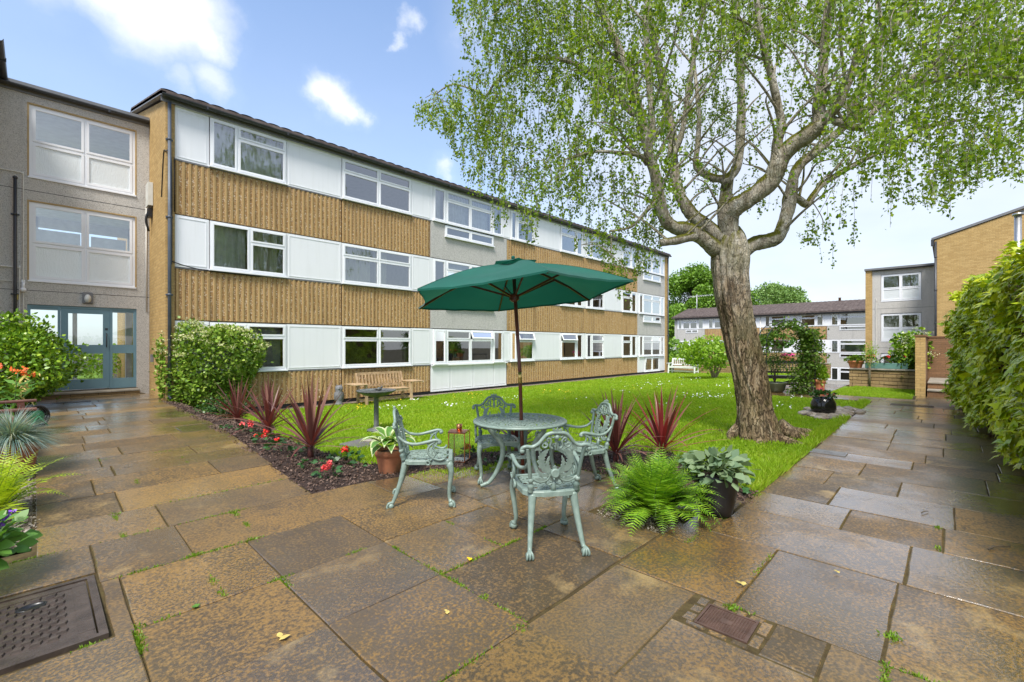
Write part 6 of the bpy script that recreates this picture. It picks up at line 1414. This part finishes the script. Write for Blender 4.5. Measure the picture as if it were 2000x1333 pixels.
Pv = np.vstack([onv_, P2]); Dv = np.vstack([Dv, rdir(m)*np.array([[1, 1, .3]])+np.array([tuple(INRM)])*.4]); Nv = np.vstack([Nv, rdir(m, 2.0)]); Sv = np.concatenate([RNG.uniform(.05, .15, n), RNG.uniform(.07, .13, m)])
ivo = thing('ivy', (0, 0, 0), 'dense yellow green ivy with lobed leaves draped over the brick boundary wall', 'ivy'); leafcloud('leaves', Pv, Dv, Nv, Sv, IVY, 'ivy_leaf', ivo)
b = MB()
for i in range(60):
    s0 = random.uniform(.2, 11.2); z1 = random.uniform(.8, 2.5); b.tube(smooth_poly([iv(s0, -.20, 0), iv(s0+random.uniform(-.3, .3), -.17, z1*.5), iv(s0+random.uniform(-.6, .6), -.15, z1)], 4), [lerp(.018, .006, k/8) for k in range(9)], 5)
b.build('stems', 'wood_stem', ivo)
# ================================================================ middle distance: arch, pots, walls, steps
ac = atd(1534, 770, 13.7); ARZ = math.atan2(RT[1], RT[0]); ar = thing('garden_arch', (ac[0], ac[1], 0), 'rounded black metal garden arch over the path beyond the birch', 'arch', rz=ARZ)
b = MB(); hw, hz, dp = .72, 1.52, .26
for y in (-dp, dp):
    pts = [(-hw, y, -.02), (-hw, y, hz)]+[(-hw*math.cos(PI*i/14), y, hz+.70*math.sin(PI*i/14)) for i in range(1, 14)]+[(hw, y, hz), (hw, y, -.02)]; b.tube(pts, .014, 8)
for i in range(15): x, z = -hw*math.cos(PI*i/14), hz+.70*math.sin(PI*i/14); b.tube([(x, -dp, z), (x, dp, z)], .009, 6)
for z in (.3, .6, .9, 1.2):
    for sx in (-1, 1): b.tube([(sx*hw, -dp, z), (sx*hw, dp, z)], .009, 6)
b.tube([(0, 0, hz+.70), (0, 0, hz+.62)], .006, 5); b.build('frame', 'dark_metal', ar)
cl_ = thing('climbing_plant', (ac[0], ac[1], 0), 'leafy green climber smothering one side of the garden arch', 'climbing plant', rz=ARZ)
n = 5200; P = np.zeros((n, 3)); r_ = RNG.uniform(0, 1, n); 
z = np.where(r_ < .55, RNG.uniform(.72, 1.95, n), 0); P[:, 0] = hw-.02+RNG.normal(0, .15, n); P[:, 1] = RNG.normal(0, .20, n); P[:, 2] = z
k = (r_ >= .55) & (r_ < .72); P[k, 2] = RNG.uniform(.0, .75, k.sum()); P[k, 0] = hw-.26+RNG.normal(0, .13, k.sum())
k = r_ >= .72; th = RNG.uniform(.15, PI-.05, k.sum()); P[k, 0] = -hw*np.cos(th)+RNG.normal(0, .06, k.sum()); P[k, 2] = hz+.63*np.sin(th)+RNG.normal(-.05, .075, k.sum())-.15*(np.cos(th) > .3)
k2 = r_ > .955; P[k2, 0] = -hw+RNG.normal(.02, .10, k2.sum()); P[k2, 2] = RNG.uniform(1.15, 1.75, k2.sum())
leafcloud('foliage', P, rdir(n, .2), rdir(n, .7), RNG.uniform(.05, .10, n), LEAF, 'vine_leaf', cl_)
b = MB()
for i in range(8): b.tube(smooth_poly([(hw-.2+.04*i, random.uniform(-.1, .1), 0), (hw-.1+random.uniform(-.12, .12), random.uniform(-.1, .1), .5), (hw+random.uniform(-.08, .08), 0, 1.2)], 5), [lerp(.022, .012, k/10) for k in range(11)], 6)
b.build('stems', 'wood_stem', cl_); b = MB()
for i in range(9): b.tube(smooth_poly([(hw*.6, 0, 2.05), (hw*.9+random.uniform(-.5, .1), random.uniform(-.1, .1), 2.15), (random.uniform(.1, .9), random.uniform(-.2, .2), 2.2+random.uniform(.05, .32))], 3), .004, 4)
b.build('shoots', 'wood_stem', cl_)
hb = thing('hanging_basket', (ac[0]-RT[0]*.14, ac[1]-RT[1]*.14, 1.44), 'hanging basket of trailing flowers under the garden arch', 'hanging basket'); b = MB(); b.lathe([(.001, 0), (.10, .02), (.19, .11), (.22, .20), (.20, .20), (.001, .17)], 20); b.build('basket', 'wood_stem', hb)
b = MB(); [b.tube([(.21*math.cos(a), .21*math.sin(a), .20), (0, 0, .68)], .004, 4) for a in (0, 2.1, 4.2)]; b.build('chain', 'dark_metal', hb)
n = 420; U_ = rdir(n, .1); leafcloud('foliage', U_*np.array([[.29, .29, .17]])+np.array([[0, 0, .17]]), U_+rdir(n, -.5)*.6, rdir(n, .8), RNG.uniform(.05, .09, n), LEAF, 'hosta_green', hb); b = MB(); [bloom_head(b, (random.uniform(-.2, .2), random.uniform(-.2, .2), random.uniform(.24, .34)), .035) for _ in range(6)]; b.build('blossom', 'petal_coral', hb)
q = atd(1513, 766, 14.3); t = thing('olive_planter', (q[0], q[1], 0), 'wide dark olive planter with a wispy shrub in front of the dark bench', 'potted plant'); pot(t, [(.001, 0), (.20, 0), (.27, .08), (.31, .24), (.335, .30), (.335, .33), (.31, .33), (.29, .28)], 'olive_pot', .28, .29)
n = 800; U_ = rdir(n, .1); leafcloud('foliage', U_*np.array([[.55, .55, .40]])*RNG.uniform(.2, 1, (n, 1))+np.array([[0, 0, .98]]), rdir(n, .6), rdir(n, .3), RNG.uniform(.05, .11, n), SLIM, 'vine_leaf', t); b = MB(); [b.tube(smooth_poly([(0, 0, .3), (random.uniform(-.1, .1), random.uniform(-.1, .1), .7), (random.uniform(-.4, .4), random.uniform(-.4, .4), 1.1)], 4), [lerp(.014, .005, k/8) for k in range(9)], 5) for _ in range(7)]; b.build('stems', 'wood_stem', t)
q = gpt(1600, 772); flowerpot('tall bright terracotta pot with feathery greenery beside the arch', (q[0], q[1], .0), [(.001, 0), (.115, 0), (.12, .02), (.145, .34), (.15, .36), (.165, .37), (.17, .47), (.15, .47), (.14, .42)], 'terracotta_bright', .14, .44, .55, 500, .09, (.20, .20, .28), 'lime_leaf')
q = gpt(1589, 776); t = thing('cyclamen', (q[0]-.05, q[1]-.16, .0), 'vivid pink cyclamen flowering at the foot of the tall terracotta pot', 'flower'); n = 60; U_ = rdir(n, .8); leafcloud('leaves', U_*np.array([[.10, .10, .08]])+np.array([[0, 0, .08]]), U_, rdir(n, 1), RNG.uniform(.04, .07, n), LEAF, 'dark_leaf', t); b = MB(); [bloom_head(b, (random.uniform(-.11, .11), random.uniform(-.08, .08), random.uniform(.17, .24)), .04) for _ in range(8)]; b.build('blossom', 'petal_pink', t)
# low walls, small lawn, steps
w1 = thing('low_wall', (20.25, .7, 0), 'low sandstone garden wall behind the small lawn, holding the teal trough', 'wall'); b = MB()
for zr_ in range(5):
    y = 0; 
    while y < 1.85:
        L_ = random.uniform(.28, .6); L_ = min(L_, 1.85-y); b.bbox(random.uniform(-.012, .012), .32, y+.004, y+L_-.004, zr_*.122+.002, zr_*.122+.118, .012); y += L_
b.build('masonry', 'stone_course', w1); b = MB()
y = 0
while y < 1.85: L_ = min(random.uniform(.5, .8), 1.85-y); b.bbox(-.04, .36, y+.004, y+L_-.004, .613, .67, .012); y += L_
b.build('coping', 'flag_stone', w1)
w2 = thing('low_wall', (28.55, 4.4, -.25), 'long low sandstone wall at the far edge of the lawn beyond the dark bench', 'wall'); b = MB()
for zr_ in range(6):
    y = 0
    while y < 8.4:
        L_ = min(random.uniform(.3, .6), 8.4-y); b.bbox(random.uniform(-.012, .012), .3, y+.005, y+L_-.005, zr_*.125+.002, zr_*.125+.12, .012); y += L_
b.build('masonry', 'stone_course', w2)
b = MB(); y = 0
while y < 8.4: L_ = min(random.uniform(.5, .8), 8.4-y); b.bbox(-.03, .34, y+.004, y+L_-.004, .753, .80, .012); y += L_
b.build('coping', 'flag_stone', w2)
flowerpot('terracotta pot of magenta flowers standing on the long low wall', (28.7, 6.35, .56), classic(.28, .28), 'terracotta_bright', .2, .24, .4, 160, .08, (.36, .36, .14), 'dark_leaf', 20, 'petal_pink', hr=.07)
flowerpot('terracotta bowl with dry grass on the end of the sandstone wall', (20.42, 2.38, .67), classic(.24, .26), 'terracotta_bright', .2, .22, .3, 160, .12, (.28, .28, .14), 'dry_leaf' if False else 'vine_leaf')
q = atd(1764, 757, 15.8); flowerpot('round brown pot of bright green foliage on the small lawn', (q[0], q[1], .01), [(.001, 0), (.18, 0), (.22, .05), (.27, .22), (.285, .28), (.26, .28), (.25, .25)], 'terracotta', .25, .24, .35, 700, .07, (.34, .34, .17), 'lime_leaf' if False else 'hosta_green')
tr = thing('trough_planter', (20.42, .95, .67), 'long teal trough planter on top of the sandstone wall', 'planter'); b = MB(); b.bbox(-.14, .14, 0, 1.15, 0, .20, .01); b.build('trough', 'teal_trough', tr); b = MB(); b.box(-.12, .12, .02, 1.13, .2, .205); b.build('soil', 'soil', tr)
for i, (y, lab) in enumerate(((1.0, 'red geranium at the far end of the teal trough'), (.58, 'red geranium with dark leaves near the middle of the teal trough'), (.18, 'leafy geranium with few blooms beside the brick pier'))):
    t = thing('geranium', (20.42, .95+y, .875), lab, 'flower', 'geraniums in the teal trough'); n = 90; U_ = rdir(n, .6); leafcloud('leaves', U_*np.array([[.15, .15, .12]])+np.array([[0, 0, .06]]), U_, rdir(n, 1), RNG.uniform(.05, .09, n), LEAF, 'dark_leaf', t); b = MB(); [bloom_head(b, (random.uniform(-.1, .1), random.uniform(-.1, .1), random.uniform(.16, .26)), .05) for _ in range((6, 5, 1)[i])]; b.build('blossom', 'petal_red', t)
q = atd(1700, 766, 15.9); t = thing('sapling', (q[0], q[1], .01), 'young staked sapling with thin green growth on the small lawn', 'tree'); b = MB(); b.tube([(0, 0, 0), (.01, 0, .7), (.03, .02, 1.5)], [.014, .011, .005], 6)
for i in range(8): a = i*2.1; b.tube([(.012, 0, .75+i*.08), (.18*math.cos(a), .18*math.sin(a), .9+i*.10)], [.006, .003], 4)
b.build('trunk', 'pale_stem', t); b = MB(); b.tube([(.05, .03, 0), (.05, .03, .78)], .022, 8); b.tube([(.05, .03, .7), (.0, 0, .7)], .012, 6); b.build('stake', 'pale_stem', t)
n = 380; U_ = rdir(n, .2); leafcloud('crown', U_*np.array([[.27, .27, .5]])*RNG.uniform(.2, 1, (n, 1))+np.array([[0, 0, 1.15]]), rdir(n), rdir(n, .6), RNG.uniform(.05, .10, n), SLIM, 'lime_leaf', t)
sw = thing('brick_enclosure', (17.7, .45, 0), 'brown brick screen walls enclosing the steps at the end of the path', 'wall'); b = MB(); b.box(0, .30, .0, .22, 0, 1.74); b.build('pier', 'brick_tan', sw); b = MB(); b.box(.302, 3.2, .02, .20, -.1, 1.74); b.box(3.0, 3.2, -2.2, .018, -.1, 1.74); b.build('wall', 'brick_brown', sw); b = MB(); b.box(-.02, 3.22, -.02, .24, 1.742, 1.79); b.box(2.98, 3.22, -2.2, -.022, 1.742, 1.79); b.build('coping', 'brick_brown', sw)
sp_ = thing('garden_steps', (17.75, .42, 0), 'two brick steps with pale stone treads rising between brick walls', 'steps')
for i in range(2):
    b = MB(); x = i*.42; b.box(x+.03, 2.9, -1.6, -.006, .0 if i == 0 else .212, .16+i*.2); b.build('riser', 'brick_brown', sp_); b = MB(); b.bbox(x, 2.9 if i else .46, -1.6, -.004, .162+i*.2, .21+i*.2, .008); b.build('tread', 'flag_stone', sp_)
bush('rhododendron', (20.95, .95, .0), (.62, .55, .95), 2400, .13, 'laurel_leaf', 'rhododendron with pale cream blossom beside the brick pier', 'bush', 12, bloom=('rhodo_bloom', 34, .09, -.2), inner=.4)
lp_ = thing('flue_pole', (13.9, -1.05, 0), 'galvanised metal pole with a capped top above the ivy', 'pole'); b = MB(); b.tube([(0, 0, 0), (0, 0, 4.15)], .055, 14); b.lathe([(.001, 4.15), (.085, 4.15), (.085, 4.19), (.001, 4.20)], 14); b.build('mast', 'steel', lp_)
b = MB(); ax = Vector((RT[0], RT[1], 0)); b.tube([tuple(ax*.05+Vector((0, 0, 4.17))), tuple(ax*.16+Vector((0, 0, 4.24)))], .015, 6); b.beam(tuple(ax*.12+Vector((0, 0, 4.24))), tuple(ax*.34+Vector((0, 0, 4.27))), .16, .05); b.build('floodlight', 'lead_grey', lp_)
q = atd(1313, 741, 31.0); flowerpot('glossy blue pot with yellow green leaves at the far corner of the long block', (30.2, 13.4, -.3), classic(.34, .5), 'blue_glaze', .3, .42, .5, 300, .16, (.42, .42, .34), 'lime_leaf')
# easel-like plant stand and iron railing on the way down to the far block
rl = thing('handrail', (21.5, 2.6, -.12), 'dark metal handrail beside the path down to the far block', 'railing'); b = MB()
for x in (0, 1.2): b.tube([(x, 0, 0), (x, 0, .95)], .03, 8)
b.tube([(-.1, 0, .95), (1.3, 0, .95)], .03, 8); b.tube([(-.05, 0, .5), (1.25, 0, .5)], .018, 6); b.build('rail', 'dark_metal', rl)
# ================================================================ trees far behind
def tree(label, loc, h, r, n, leaf, mat, seed, trunk=.3):
    t = thing('background_tree', loc, label, 'tree'); b = MB(); b.tube([(0, 0, 0), (.1, 0, h*.35), (0, .1, h*.75)], [trunk, trunk*.75, trunk*.25], 10)
    rg = np.random.default_rng(seed); cs = []
    for i in range(26):
        d = rg.normal(size=3); d /= np.linalg.norm(d); d[2] = abs(d[2])*1.0-.25; c = d*np.array([r*.72, r*.72, h*.36])+np.array([0, 0, h*.62]); cs.append((c, rg.uniform(.22, .42)*r)); b.tube([(0, 0, h*.35+.2*(i % 4)), tuple(c*np.array([.5, .5, 1])*np.array([1, 1, .92])), tuple(c)], [trunk*.4, trunk*.2, .03], 6)
    b.build('trunk', 'wood_stem', t); P = []
    for c, q in cs: m = n//26; U_ = rdir(m); P.append(c+U_*q*RNG.uniform(.45, 1.05, (m, 1))**.6*np.array([[1, 1, .8]]))
    P = np.vstack(P); n = len(P); leafcloud('crown', P, rdir(n, -.2), rdir(n, .9), RNG.uniform(leaf*.6, leaf*1.3, n), LEAF, mat, t)
    return t
def tloc(px, Z, z=-3): u, v = xz((px-CX)/F*Z, Z); return (u, v, z)
tree('broad fresh green tree behind the end of the long apartment block', tloc(1352, 68), 17.0, 5.7, 30000, .30, 'far_leaf', 5)
tree('darker green tree filling the gap under the aerial', tloc(1328, 61, -3), 10.0, 3.5, 13000, .26, 'far_leaf', 6)
tree('green tree behind the far roof, mostly hidden by the birch trunk', tloc(1420, 70), 15.4, 5.2, 16000, .30, 'far_leaf', 7)
tree('pale green rounded tree beyond the far brown roof', tloc(1512, 82), 15.8, 7.0, 26000, .36, 'far_leaf_pale', 8)
bush('hedge_bush', tloc(1318, 44, -2.8), (2.2, 2.0, 2.3), 2600, .3, 'far_leaf', 'dark green shrub in the gap between the two apartment blocks', 'bush', 15)
# greenery on the viewer's side, seen only as reflections in the panes and the wet stone
bush('garden_hedge', (-3.2, -1.2, 0), (2.6, 1.0, .85), 5200, .14, 'laurel_leaf', 'clipped green hedge opposite the teal door', 'hedge', 31)
bush('garden_hedge', (1.6, -3.2, 0), (2.8, 1.0, 1.0), 5200, .14, 'laurel_leaf', 'green hedge across the path behind the viewer', 'hedge', 32)
sheet('lawn', lin(-4, 2, 1), lin(18.8, 30, 1), lambda u, v: .25, 'turf')
bush('garden_shrub', (-.2, 22.3, .2), (2.8, 1.2, .75), 5200, .12, 'lime_leaf', 'green garden shrub seen through the teal glazed door', 'shrub', 41)
# ================================================================ corner by the entrance path
bench('reddish brown timber bench facing the path beside the gravel', (-.34, 7.78, pathz(7.8)), R(90), 1.12, 'brown_timber', slats=11, depth=.46)
q = (-.17, 6.88, pathz(6.9)); t = thing('fescue_pot', q, 'spiky blue grey fescue grass in a terracotta pot by the brown bench', 'potted plant'); pot(t, classic(.21, .36), 'terracotta', .18, .31)
n = 1500; a = RNG.uniform(0, 2*PI, n); f = RNG.uniform(0, 1, n)**.7; L_ = RNG.uniform(.28, .48, n); V = []; w = .0035
th = f*1.25; p0 = np.c_[np.cos(a)*.07*f, np.sin(a)*.07*f, np.full(n, .31)]; sd_ = np.c_[-np.sin(a), np.cos(a), 0*a]*w; az = np.c_[np.cos(a), np.sin(a), 0*a]
p1 = p0+az*(np.sin(th)*L_*.5)[:, None]; p1[:, 2] += np.cos(th)*L_*.5; th2 = th+.55+.5*f; p2 = p1+az*(np.sin(th2)*L_*.55)[:, None]; p2[:, 2] += np.cos(th2)*L_*.55
V = np.stack([p0-sd_, p0+sd_, p1+sd_, p1-sd_, p2], 1).reshape(-1, 3); i5 = np.arange(n)[:, None]*5; LP = np.concatenate([i5+np.array([[0, 1, 2, 3]]), i5+np.array([[3, 2, 4]])], 1).ravel(); npmesh('blades', V, np.tile([4, 3], n), LP, 'fescue', t)
t = thing('orange_lily', (-.36, 9.2, pathz(9)), 'orange lilies on tall stems behind the brown bench', 'flower'); b = MB(); fb_ = MB(); P = []; D = []
for i, (dx, dy, hh_) in enumerate(((.0, .0, .98), (.15, -.1, .92), (-.18, .1, .86), (-.05, -.35, .78), (.22, .2, .84), (-.32, -.25, .80))):
    top = (dx*1.3, dy*1.3, hh_); b.tube(smooth_poly([(dx*.5, dy*.5, 0), (dx, dy, hh_*.5), top], 4), .006, 5)
    for k in range(24): q_ = .15+.75*k/24; P.append((dx*(.5+.8*q_), dy*(.5+.8*q_), hh_*q_)); a = k*2.4; D.append((math.cos(a), math.sin(a), .5))
    for k in range(4): a = k*1.6+i; bloom_head(fb_, (top[0]+.06*math.cos(a), top[1]+.06*math.sin(a), hh_+.02+.03*(k % 2)), .042, 0, 7)
b.build('stems', 'green_stem', t); fb_.build('blossom', 'petal_orange', t); n = len(P); leafcloud('leaves', np.array(P), np.array(D)+rdir(n)*.25, rdir(n, 1.2), RNG.uniform(.11, .19, n), SLIM, 'hosta_green', t)
n = 30; leafcloud('dry_leaves', np.array([[.24, .12, .75]])+RNG.normal(size=(n, 3))*np.array([[.05, .05, .14]]), rdir(n, -1.2), rdir(n), RNG.uniform(.06, .12, n), SLIM, 'dry_leaf', t)
t = thing('hose_reel', (-.02, 10.2, pathz(10)), 'coiled black hose on a green reel at the end of the brown bench', 'hose reel', rz=.6); b = MB()
for k in range(3): b.tube([(.165*math.cos(2*PI*i/20), -.05+.05*k, .19+.165*math.sin(2*PI*i/20)) for i in range(21)], .018, 7)
b.build('hose', 'hose_black', t); b = MB(lambda x, y, z: (x, z-.06, y+.19)); b.lathe([(.001, 0), (.10, 0), (.10, .02), (.05, .02), (.05, .12), (.10, .12), (.10, .14), (.001, .14)], 20); b.build('drum', 'hose_green', t); b = MB(); [b.tube([(x, y, 0), (0, y, .20)], .010, 6) for x in (-.15, .15) for y in (-.09, .11)]; b.build('stand', 'hose_green', t)
t = thing('potted_plant', (-.30, 4.12, .055), 'soft green leafy plant with purple blooms in a dark pot at the paving edge', 'potted plant'); pot(t, [(.001, 0), (.10, 0), (.115, .01), (.145, .17), (.15, .19), (.138, .19), (.13, .16)], 'black_pot', .13, .16)
n = 210; U_ = rdir(n, .3); P = U_*np.array([[.22, .22, .17]])*RNG.uniform(.4, 1.05, (n, 1))+np.array([[.02, 0, .27]]); P = P[P[:, 2] > .06]; n = len(P); leafcloud('foliage', P, nrmz(P-np.array([[0, 0, .2]]))+rdir(n, -.3)*.5, rdir(n, 1.2), RNG.uniform(.06, .12, n), LEAF, 'hosta_green', t); b = MB(); [bloom_head(b, (.10+random.uniform(-.06, .1), random.uniform(-.1, .1), random.uniform(.34, .42)), .024) for _ in range(5)]; b.build('blossom', 'petal_purple', t); b = MB(); [b.tube([(0, 0, .16), tuple(P[i*5 % n])], .003, 4) for i in range(18)]; b.build('stems', 'green_stem', t)
# ================================================================ cast covers let into the paving
mz = .043; t = thing('manhole_cover', (-.185, 3.48, mz), 'large square cast iron manhole cover with raised chequer pattern', 'manhole cover')
b = MB(); b.box(-.44, .44, -.42, -.385, -.03, .004); b.box(-.44, .44, .385, .42, -.03, .004); b.box(-.44, -.405, -.385, .385, -.03, .004); b.box(.405, .44, -.385, .385, -.03, .004); b.build('frame', 'cast_iron', t)
b = MB(); b.box(-.398, .398, -.378, .378, -.03, -.004)
for s in (-1, 1): b.box(-.39, .39, s*.345-.03, s*.345+.03, -.004, -.001); b.box(s*.365-.03, s*.365+.03, -.312, .312, -.004, -.001)
b.build('plate', 'cast_iron', t)
b = MB()
for i in range(-9, 10):
    for j in range(-9, 10):
        x, y = (i+.5*(j % 2))*.062, j*.046
        if abs(x) > .30 or abs(y) > .285: continue
        if (abs(x) < .075 and abs(y) < .05) or math.hypot((x-.17)/1.5, y-.2) < .05 or math.hypot((x+.17)/1.5, y+.2) < .05: continue
        b.add([(x-.025, y-.015, -.004), (x+.015, y-.015, -.004), (x+.025, y+.015, -.004), (x-.015, y+.015, -.004), (x-.021, y-.011, .007), (x+.012, y-.011, .007), (x+.021, y+.011, .007), (x-.012, y+.011, .007)], [(4, 5, 6, 7), (0, 1, 5, 4), (1, 2, 6, 5), (2, 3, 7, 6), (3, 0, 4, 7)])
b.box(-.06, .06, -.035, .035, -.004, .0)
tag(b.build('tread_pattern', 'cast_iron', t), kind='stuff')
for s in (-1, 1): b = MB(lambda x, y, z: (x*1.5+s*.17, y+s*.2, z)); b.lathe([(.001, -.003), (.034, -.003), (.034, .0), (.042, .002), (.044, -.004)], 18); b.build('lifting_eye', 'hose_black', t)
t = thing('inspection_cover', (2.545, .85, .022), 'small rusty rectangular inspection cover set among cobbles', 'drain cover', rz=.02)
b = MB(); b.box(-.115, .115, -.13, -.118, -.04, .003); b.box(-.115, .115, .118, .13, -.04, .003); b.box(-.115, -.103, -.118, .118, -.04, .003); b.box(.103, .115, -.118, .118, -.04, .003); b.build('frame', 'rust_iron', t)
b = MB(); b.box(-.101, .101, -.116, .116, -.04, -.002)
for i in range(-7, 8): b.beam((-.098, i*.0135, -.001), (.098, i*.0135, -.001), .004, .004); b.beam((i*.0125, -.11, -.001), (i*.0125, .11, -.001), .003, .0036)
b.box(-.02, .02, -.03, .03, -.002, .002); b.build('plate', 'rust_iron', t)
cb_ = MB()
for (x0, x1, y0, y1) in ((2.39, 2.425, .70, .79), (2.39, 2.425, .80, .9), (2.39, 2.425, .91, 1.02), (2.43, 2.52, .985, 1.05), (2.53, 2.61, .985, 1.05), (2.62, 2.71, .985, 1.05), (2.668, 2.715, .70, .78), (2.668, 2.715, .79, .87), (2.668, 2.715, .88, .975), (2.43, 2.55, .66, .715), (2.56, 2.70, .66, .715)): slab(cb_, x0, x1, y0, y1, lambda u, v: .02, g=.002, ch=.008)
tag(cb_.build('patio', 'paving'), kind='structure')
rb2 = MB(); slab(rb2, 2.39, 2.72, .42, .655, zr); tag(rb2.build('path', 'paving'), kind='structure')
t = thing('inspection_cover', (7.5, 1.17, .028), 'flat grey metal cover at the edge of the path near the birch roots', 'drain cover'); b = MB(); b.bbox(-.12, .12, -.2, .2, -.02, .006, .004); b.build('frame', 'lead_grey', t); b = MB(); b.box(-.10, .10, -.18, .18, .0061, .009); b.box(-.04, .04, -.05, .05, .009, .012); b.build('plate', 'slate_slab', t)
def grate(label, loc, L_, W_, rz):
    t = thing('drain_grate', loc, label, 'drain', None, rz); b = MB(); b.box(-L_/2, L_/2, -W_/2, -W_/2+.015, -.02, .006); b.box(-L_/2, L_/2, W_/2-.015, W_/2, -.02, .006); b.box(-L_/2, -L_/2+.015, -W_/2+.015, W_/2-.015, -.02, .006); b.box(L_/2-.015, L_/2, -W_/2+.015, W_/2-.015, -.02, .006); b.build('frame', 'cast_iron', t); b = MB(); x = -L_/2+.03
    while x < L_/2-.02: b.box(x, x+.016, -W_/2+.016, W_/2-.016, -.015, .004); x += .03
    b.build('bars', 'cast_iron', t)
grate('long grey drain grate set in the paving before the teal door', (.55, 14.0, pathz(14)+.03), .62, .22, 0); grate('drain grate across the paving near the end of the path', (14.75, .62, .026), .3, .8, 0)
# ================================================================ weeds, moss and leaf litter in the joints
P = []
SEG = [((1.80, 1.62), (1.80, 2.9), 1.3), ((1.80, 2.35), (2.85, 2.35), 1.2), ((.35, 1.6), (1.75, 1.6), .8), ((2.36, 2.36), (2.36, 3.0), .7), ((.3, 3.75), (1.3, 3.75), 1.6), ((1.0, 3.03), (1.7, 3.03), 1.2), ((.76, 3.05), (.76, 3.7), 1.0), ((.36, 2.38), (.36, 3.0), 1.2), ((1.07, 2.4), (1.07, 3.0), .8), ((-.1, 4.43), (1.3, 4.43), 1.0), ((.1, 3.03), (.7, 3.03), .5), ((1.17, 3.8), (1.17, 4.4), .9), ((.45, 4.45), (.45, 5.0), .9), ((0, 5.02), (1.8, 5.02), .5), ((.7, 5.6), (.7, 6.1), 1.0), ((1.2, 6.2), (1.2, 6.6), 1.0), ((.4, 7.0), (1.4, 7.0), .4), ((2.72, .0), (2.72, .9), .25), ((2.3, .2), (2.72, .2), .8), ((2.72, .9), (3.6, .9), .2), ((4.45, .05), (5.06, .05), .2), ((3.37, 1.4), (4.4, 1.38), .5), ((1.0, .45), (1.8, 1.0), .1)]
for (a, c, k) in SEG:
    L_ = math.hypot(c[0]-a[0], c[1]-a[1]); m = int(L_*760*k); cl2 = [random.random() for _ in range(max(2, int(L_*4)))]
    for _ in range(m): f = random.choice(cl2)+random.gauss(0, .06); f = min(1, max(0, f)); u, v = lerp(a[0], c[0], f)+random.gauss(0, .007), lerp(a[1], c[1], f)+random.gauss(0, .007); P.append((u, v, (pathz(v) if u < 1.85 else 0)+.014))
for (u, v) in ((1.12, 3.76), (1.8, 2.37), (1.8, 1.95), (2.33, .2), (2.30, -.02), (1.75, 1.62), (.37, 3.06), (.76, 3.77), (1.16, 4.43), (2.7, .88), (4.9, 1.36), (3.0, .2), (.46, 5.0)):
    for _ in range(90): P.append((u+random.gauss(0, .02), v+random.gauss(0, .02), (pathz(v) if u < 1.85 else 0)+.018))
P = np.array(P); n = len(P); tag(leafcloud('joint_moss', P, rdir(n, .9), rdir(n, .6), RNG.uniform(.010, .032, n), SLIM, 'moss_green'), kind='stuff')
for i, (px, py, lab, cat_, mt, sz) in enumerate(((545, 1264, 'pale yellow fallen leaf on the big paving slab', 'leaf', 'dry_leaf', .055), (1452, 1155, 'yellow winged seed lying at a slab corner beside the small cover', 'leaf', 'dry_leaf', .05), (917, 1105, 'bright yellow leaf in the mossy joint near the green chair', 'leaf', 'petal_yellow', .04), (873, 1212, 'tiny ochre leaf on the slab before the green chair', 'leaf', 'dry_leaf', .035), (1640, 1130, 'small pale leaf on the slab beyond the rusty cover', 'leaf', 'dry_leaf', .03))):
    q = gpt(px, py); P = np.array([[0, 0, 0.0], [.01, .012, .002]]); o = leafcloud('fallen_leaf', P+np.array([[q[0], q[1], q[2]+.034]]), np.array([[1, .3*i, .1], [.2, 1, .15]]), np.array([[0, .1, 1], [.1, 0, 1]]), np.array([sz, sz*.8]), LEAF, mt); tag(o, lab, cat_, 'fallen leaves on the paving')
q = gpt(382, 1196); t = thing('weed', (q[0], q[1], q[2]+.03), 'small rosette weed growing from a paving joint', 'weed'); n = 12; a = np.arange(n)*2.4; leafcloud('leaves', np.zeros((n, 3)), np.c_[np.cos(a), np.sin(a), .35+0*a], np.tile([[0, 0, 1.0]], (n, 1)), RNG.uniform(.018, .03, n), LEAF, 'hosta_green', t)
for px, py, dx, dy, lab in ((1930, 1082, .18, -.12, 'thin dark twig lying on the wet slab below the ivy'), (1800, 1010, .10, -.04, 'short twig on the pale wet slab of the path')):
    q = gpt(px, py); o = MB(); o.tube(smooth_poly([(q[0], q[1], .034), (q[0]+dx*.5, q[1]+dy*.4, .040), (q[0]+dx, q[1]+dy, .032)], 4), [.005, .005, .005, .0045, .004, .004, .0035, .003, .003], 6); tag(o.build('twig', 'wood_stem'), lab, 'twig', 'twigs on the paving')
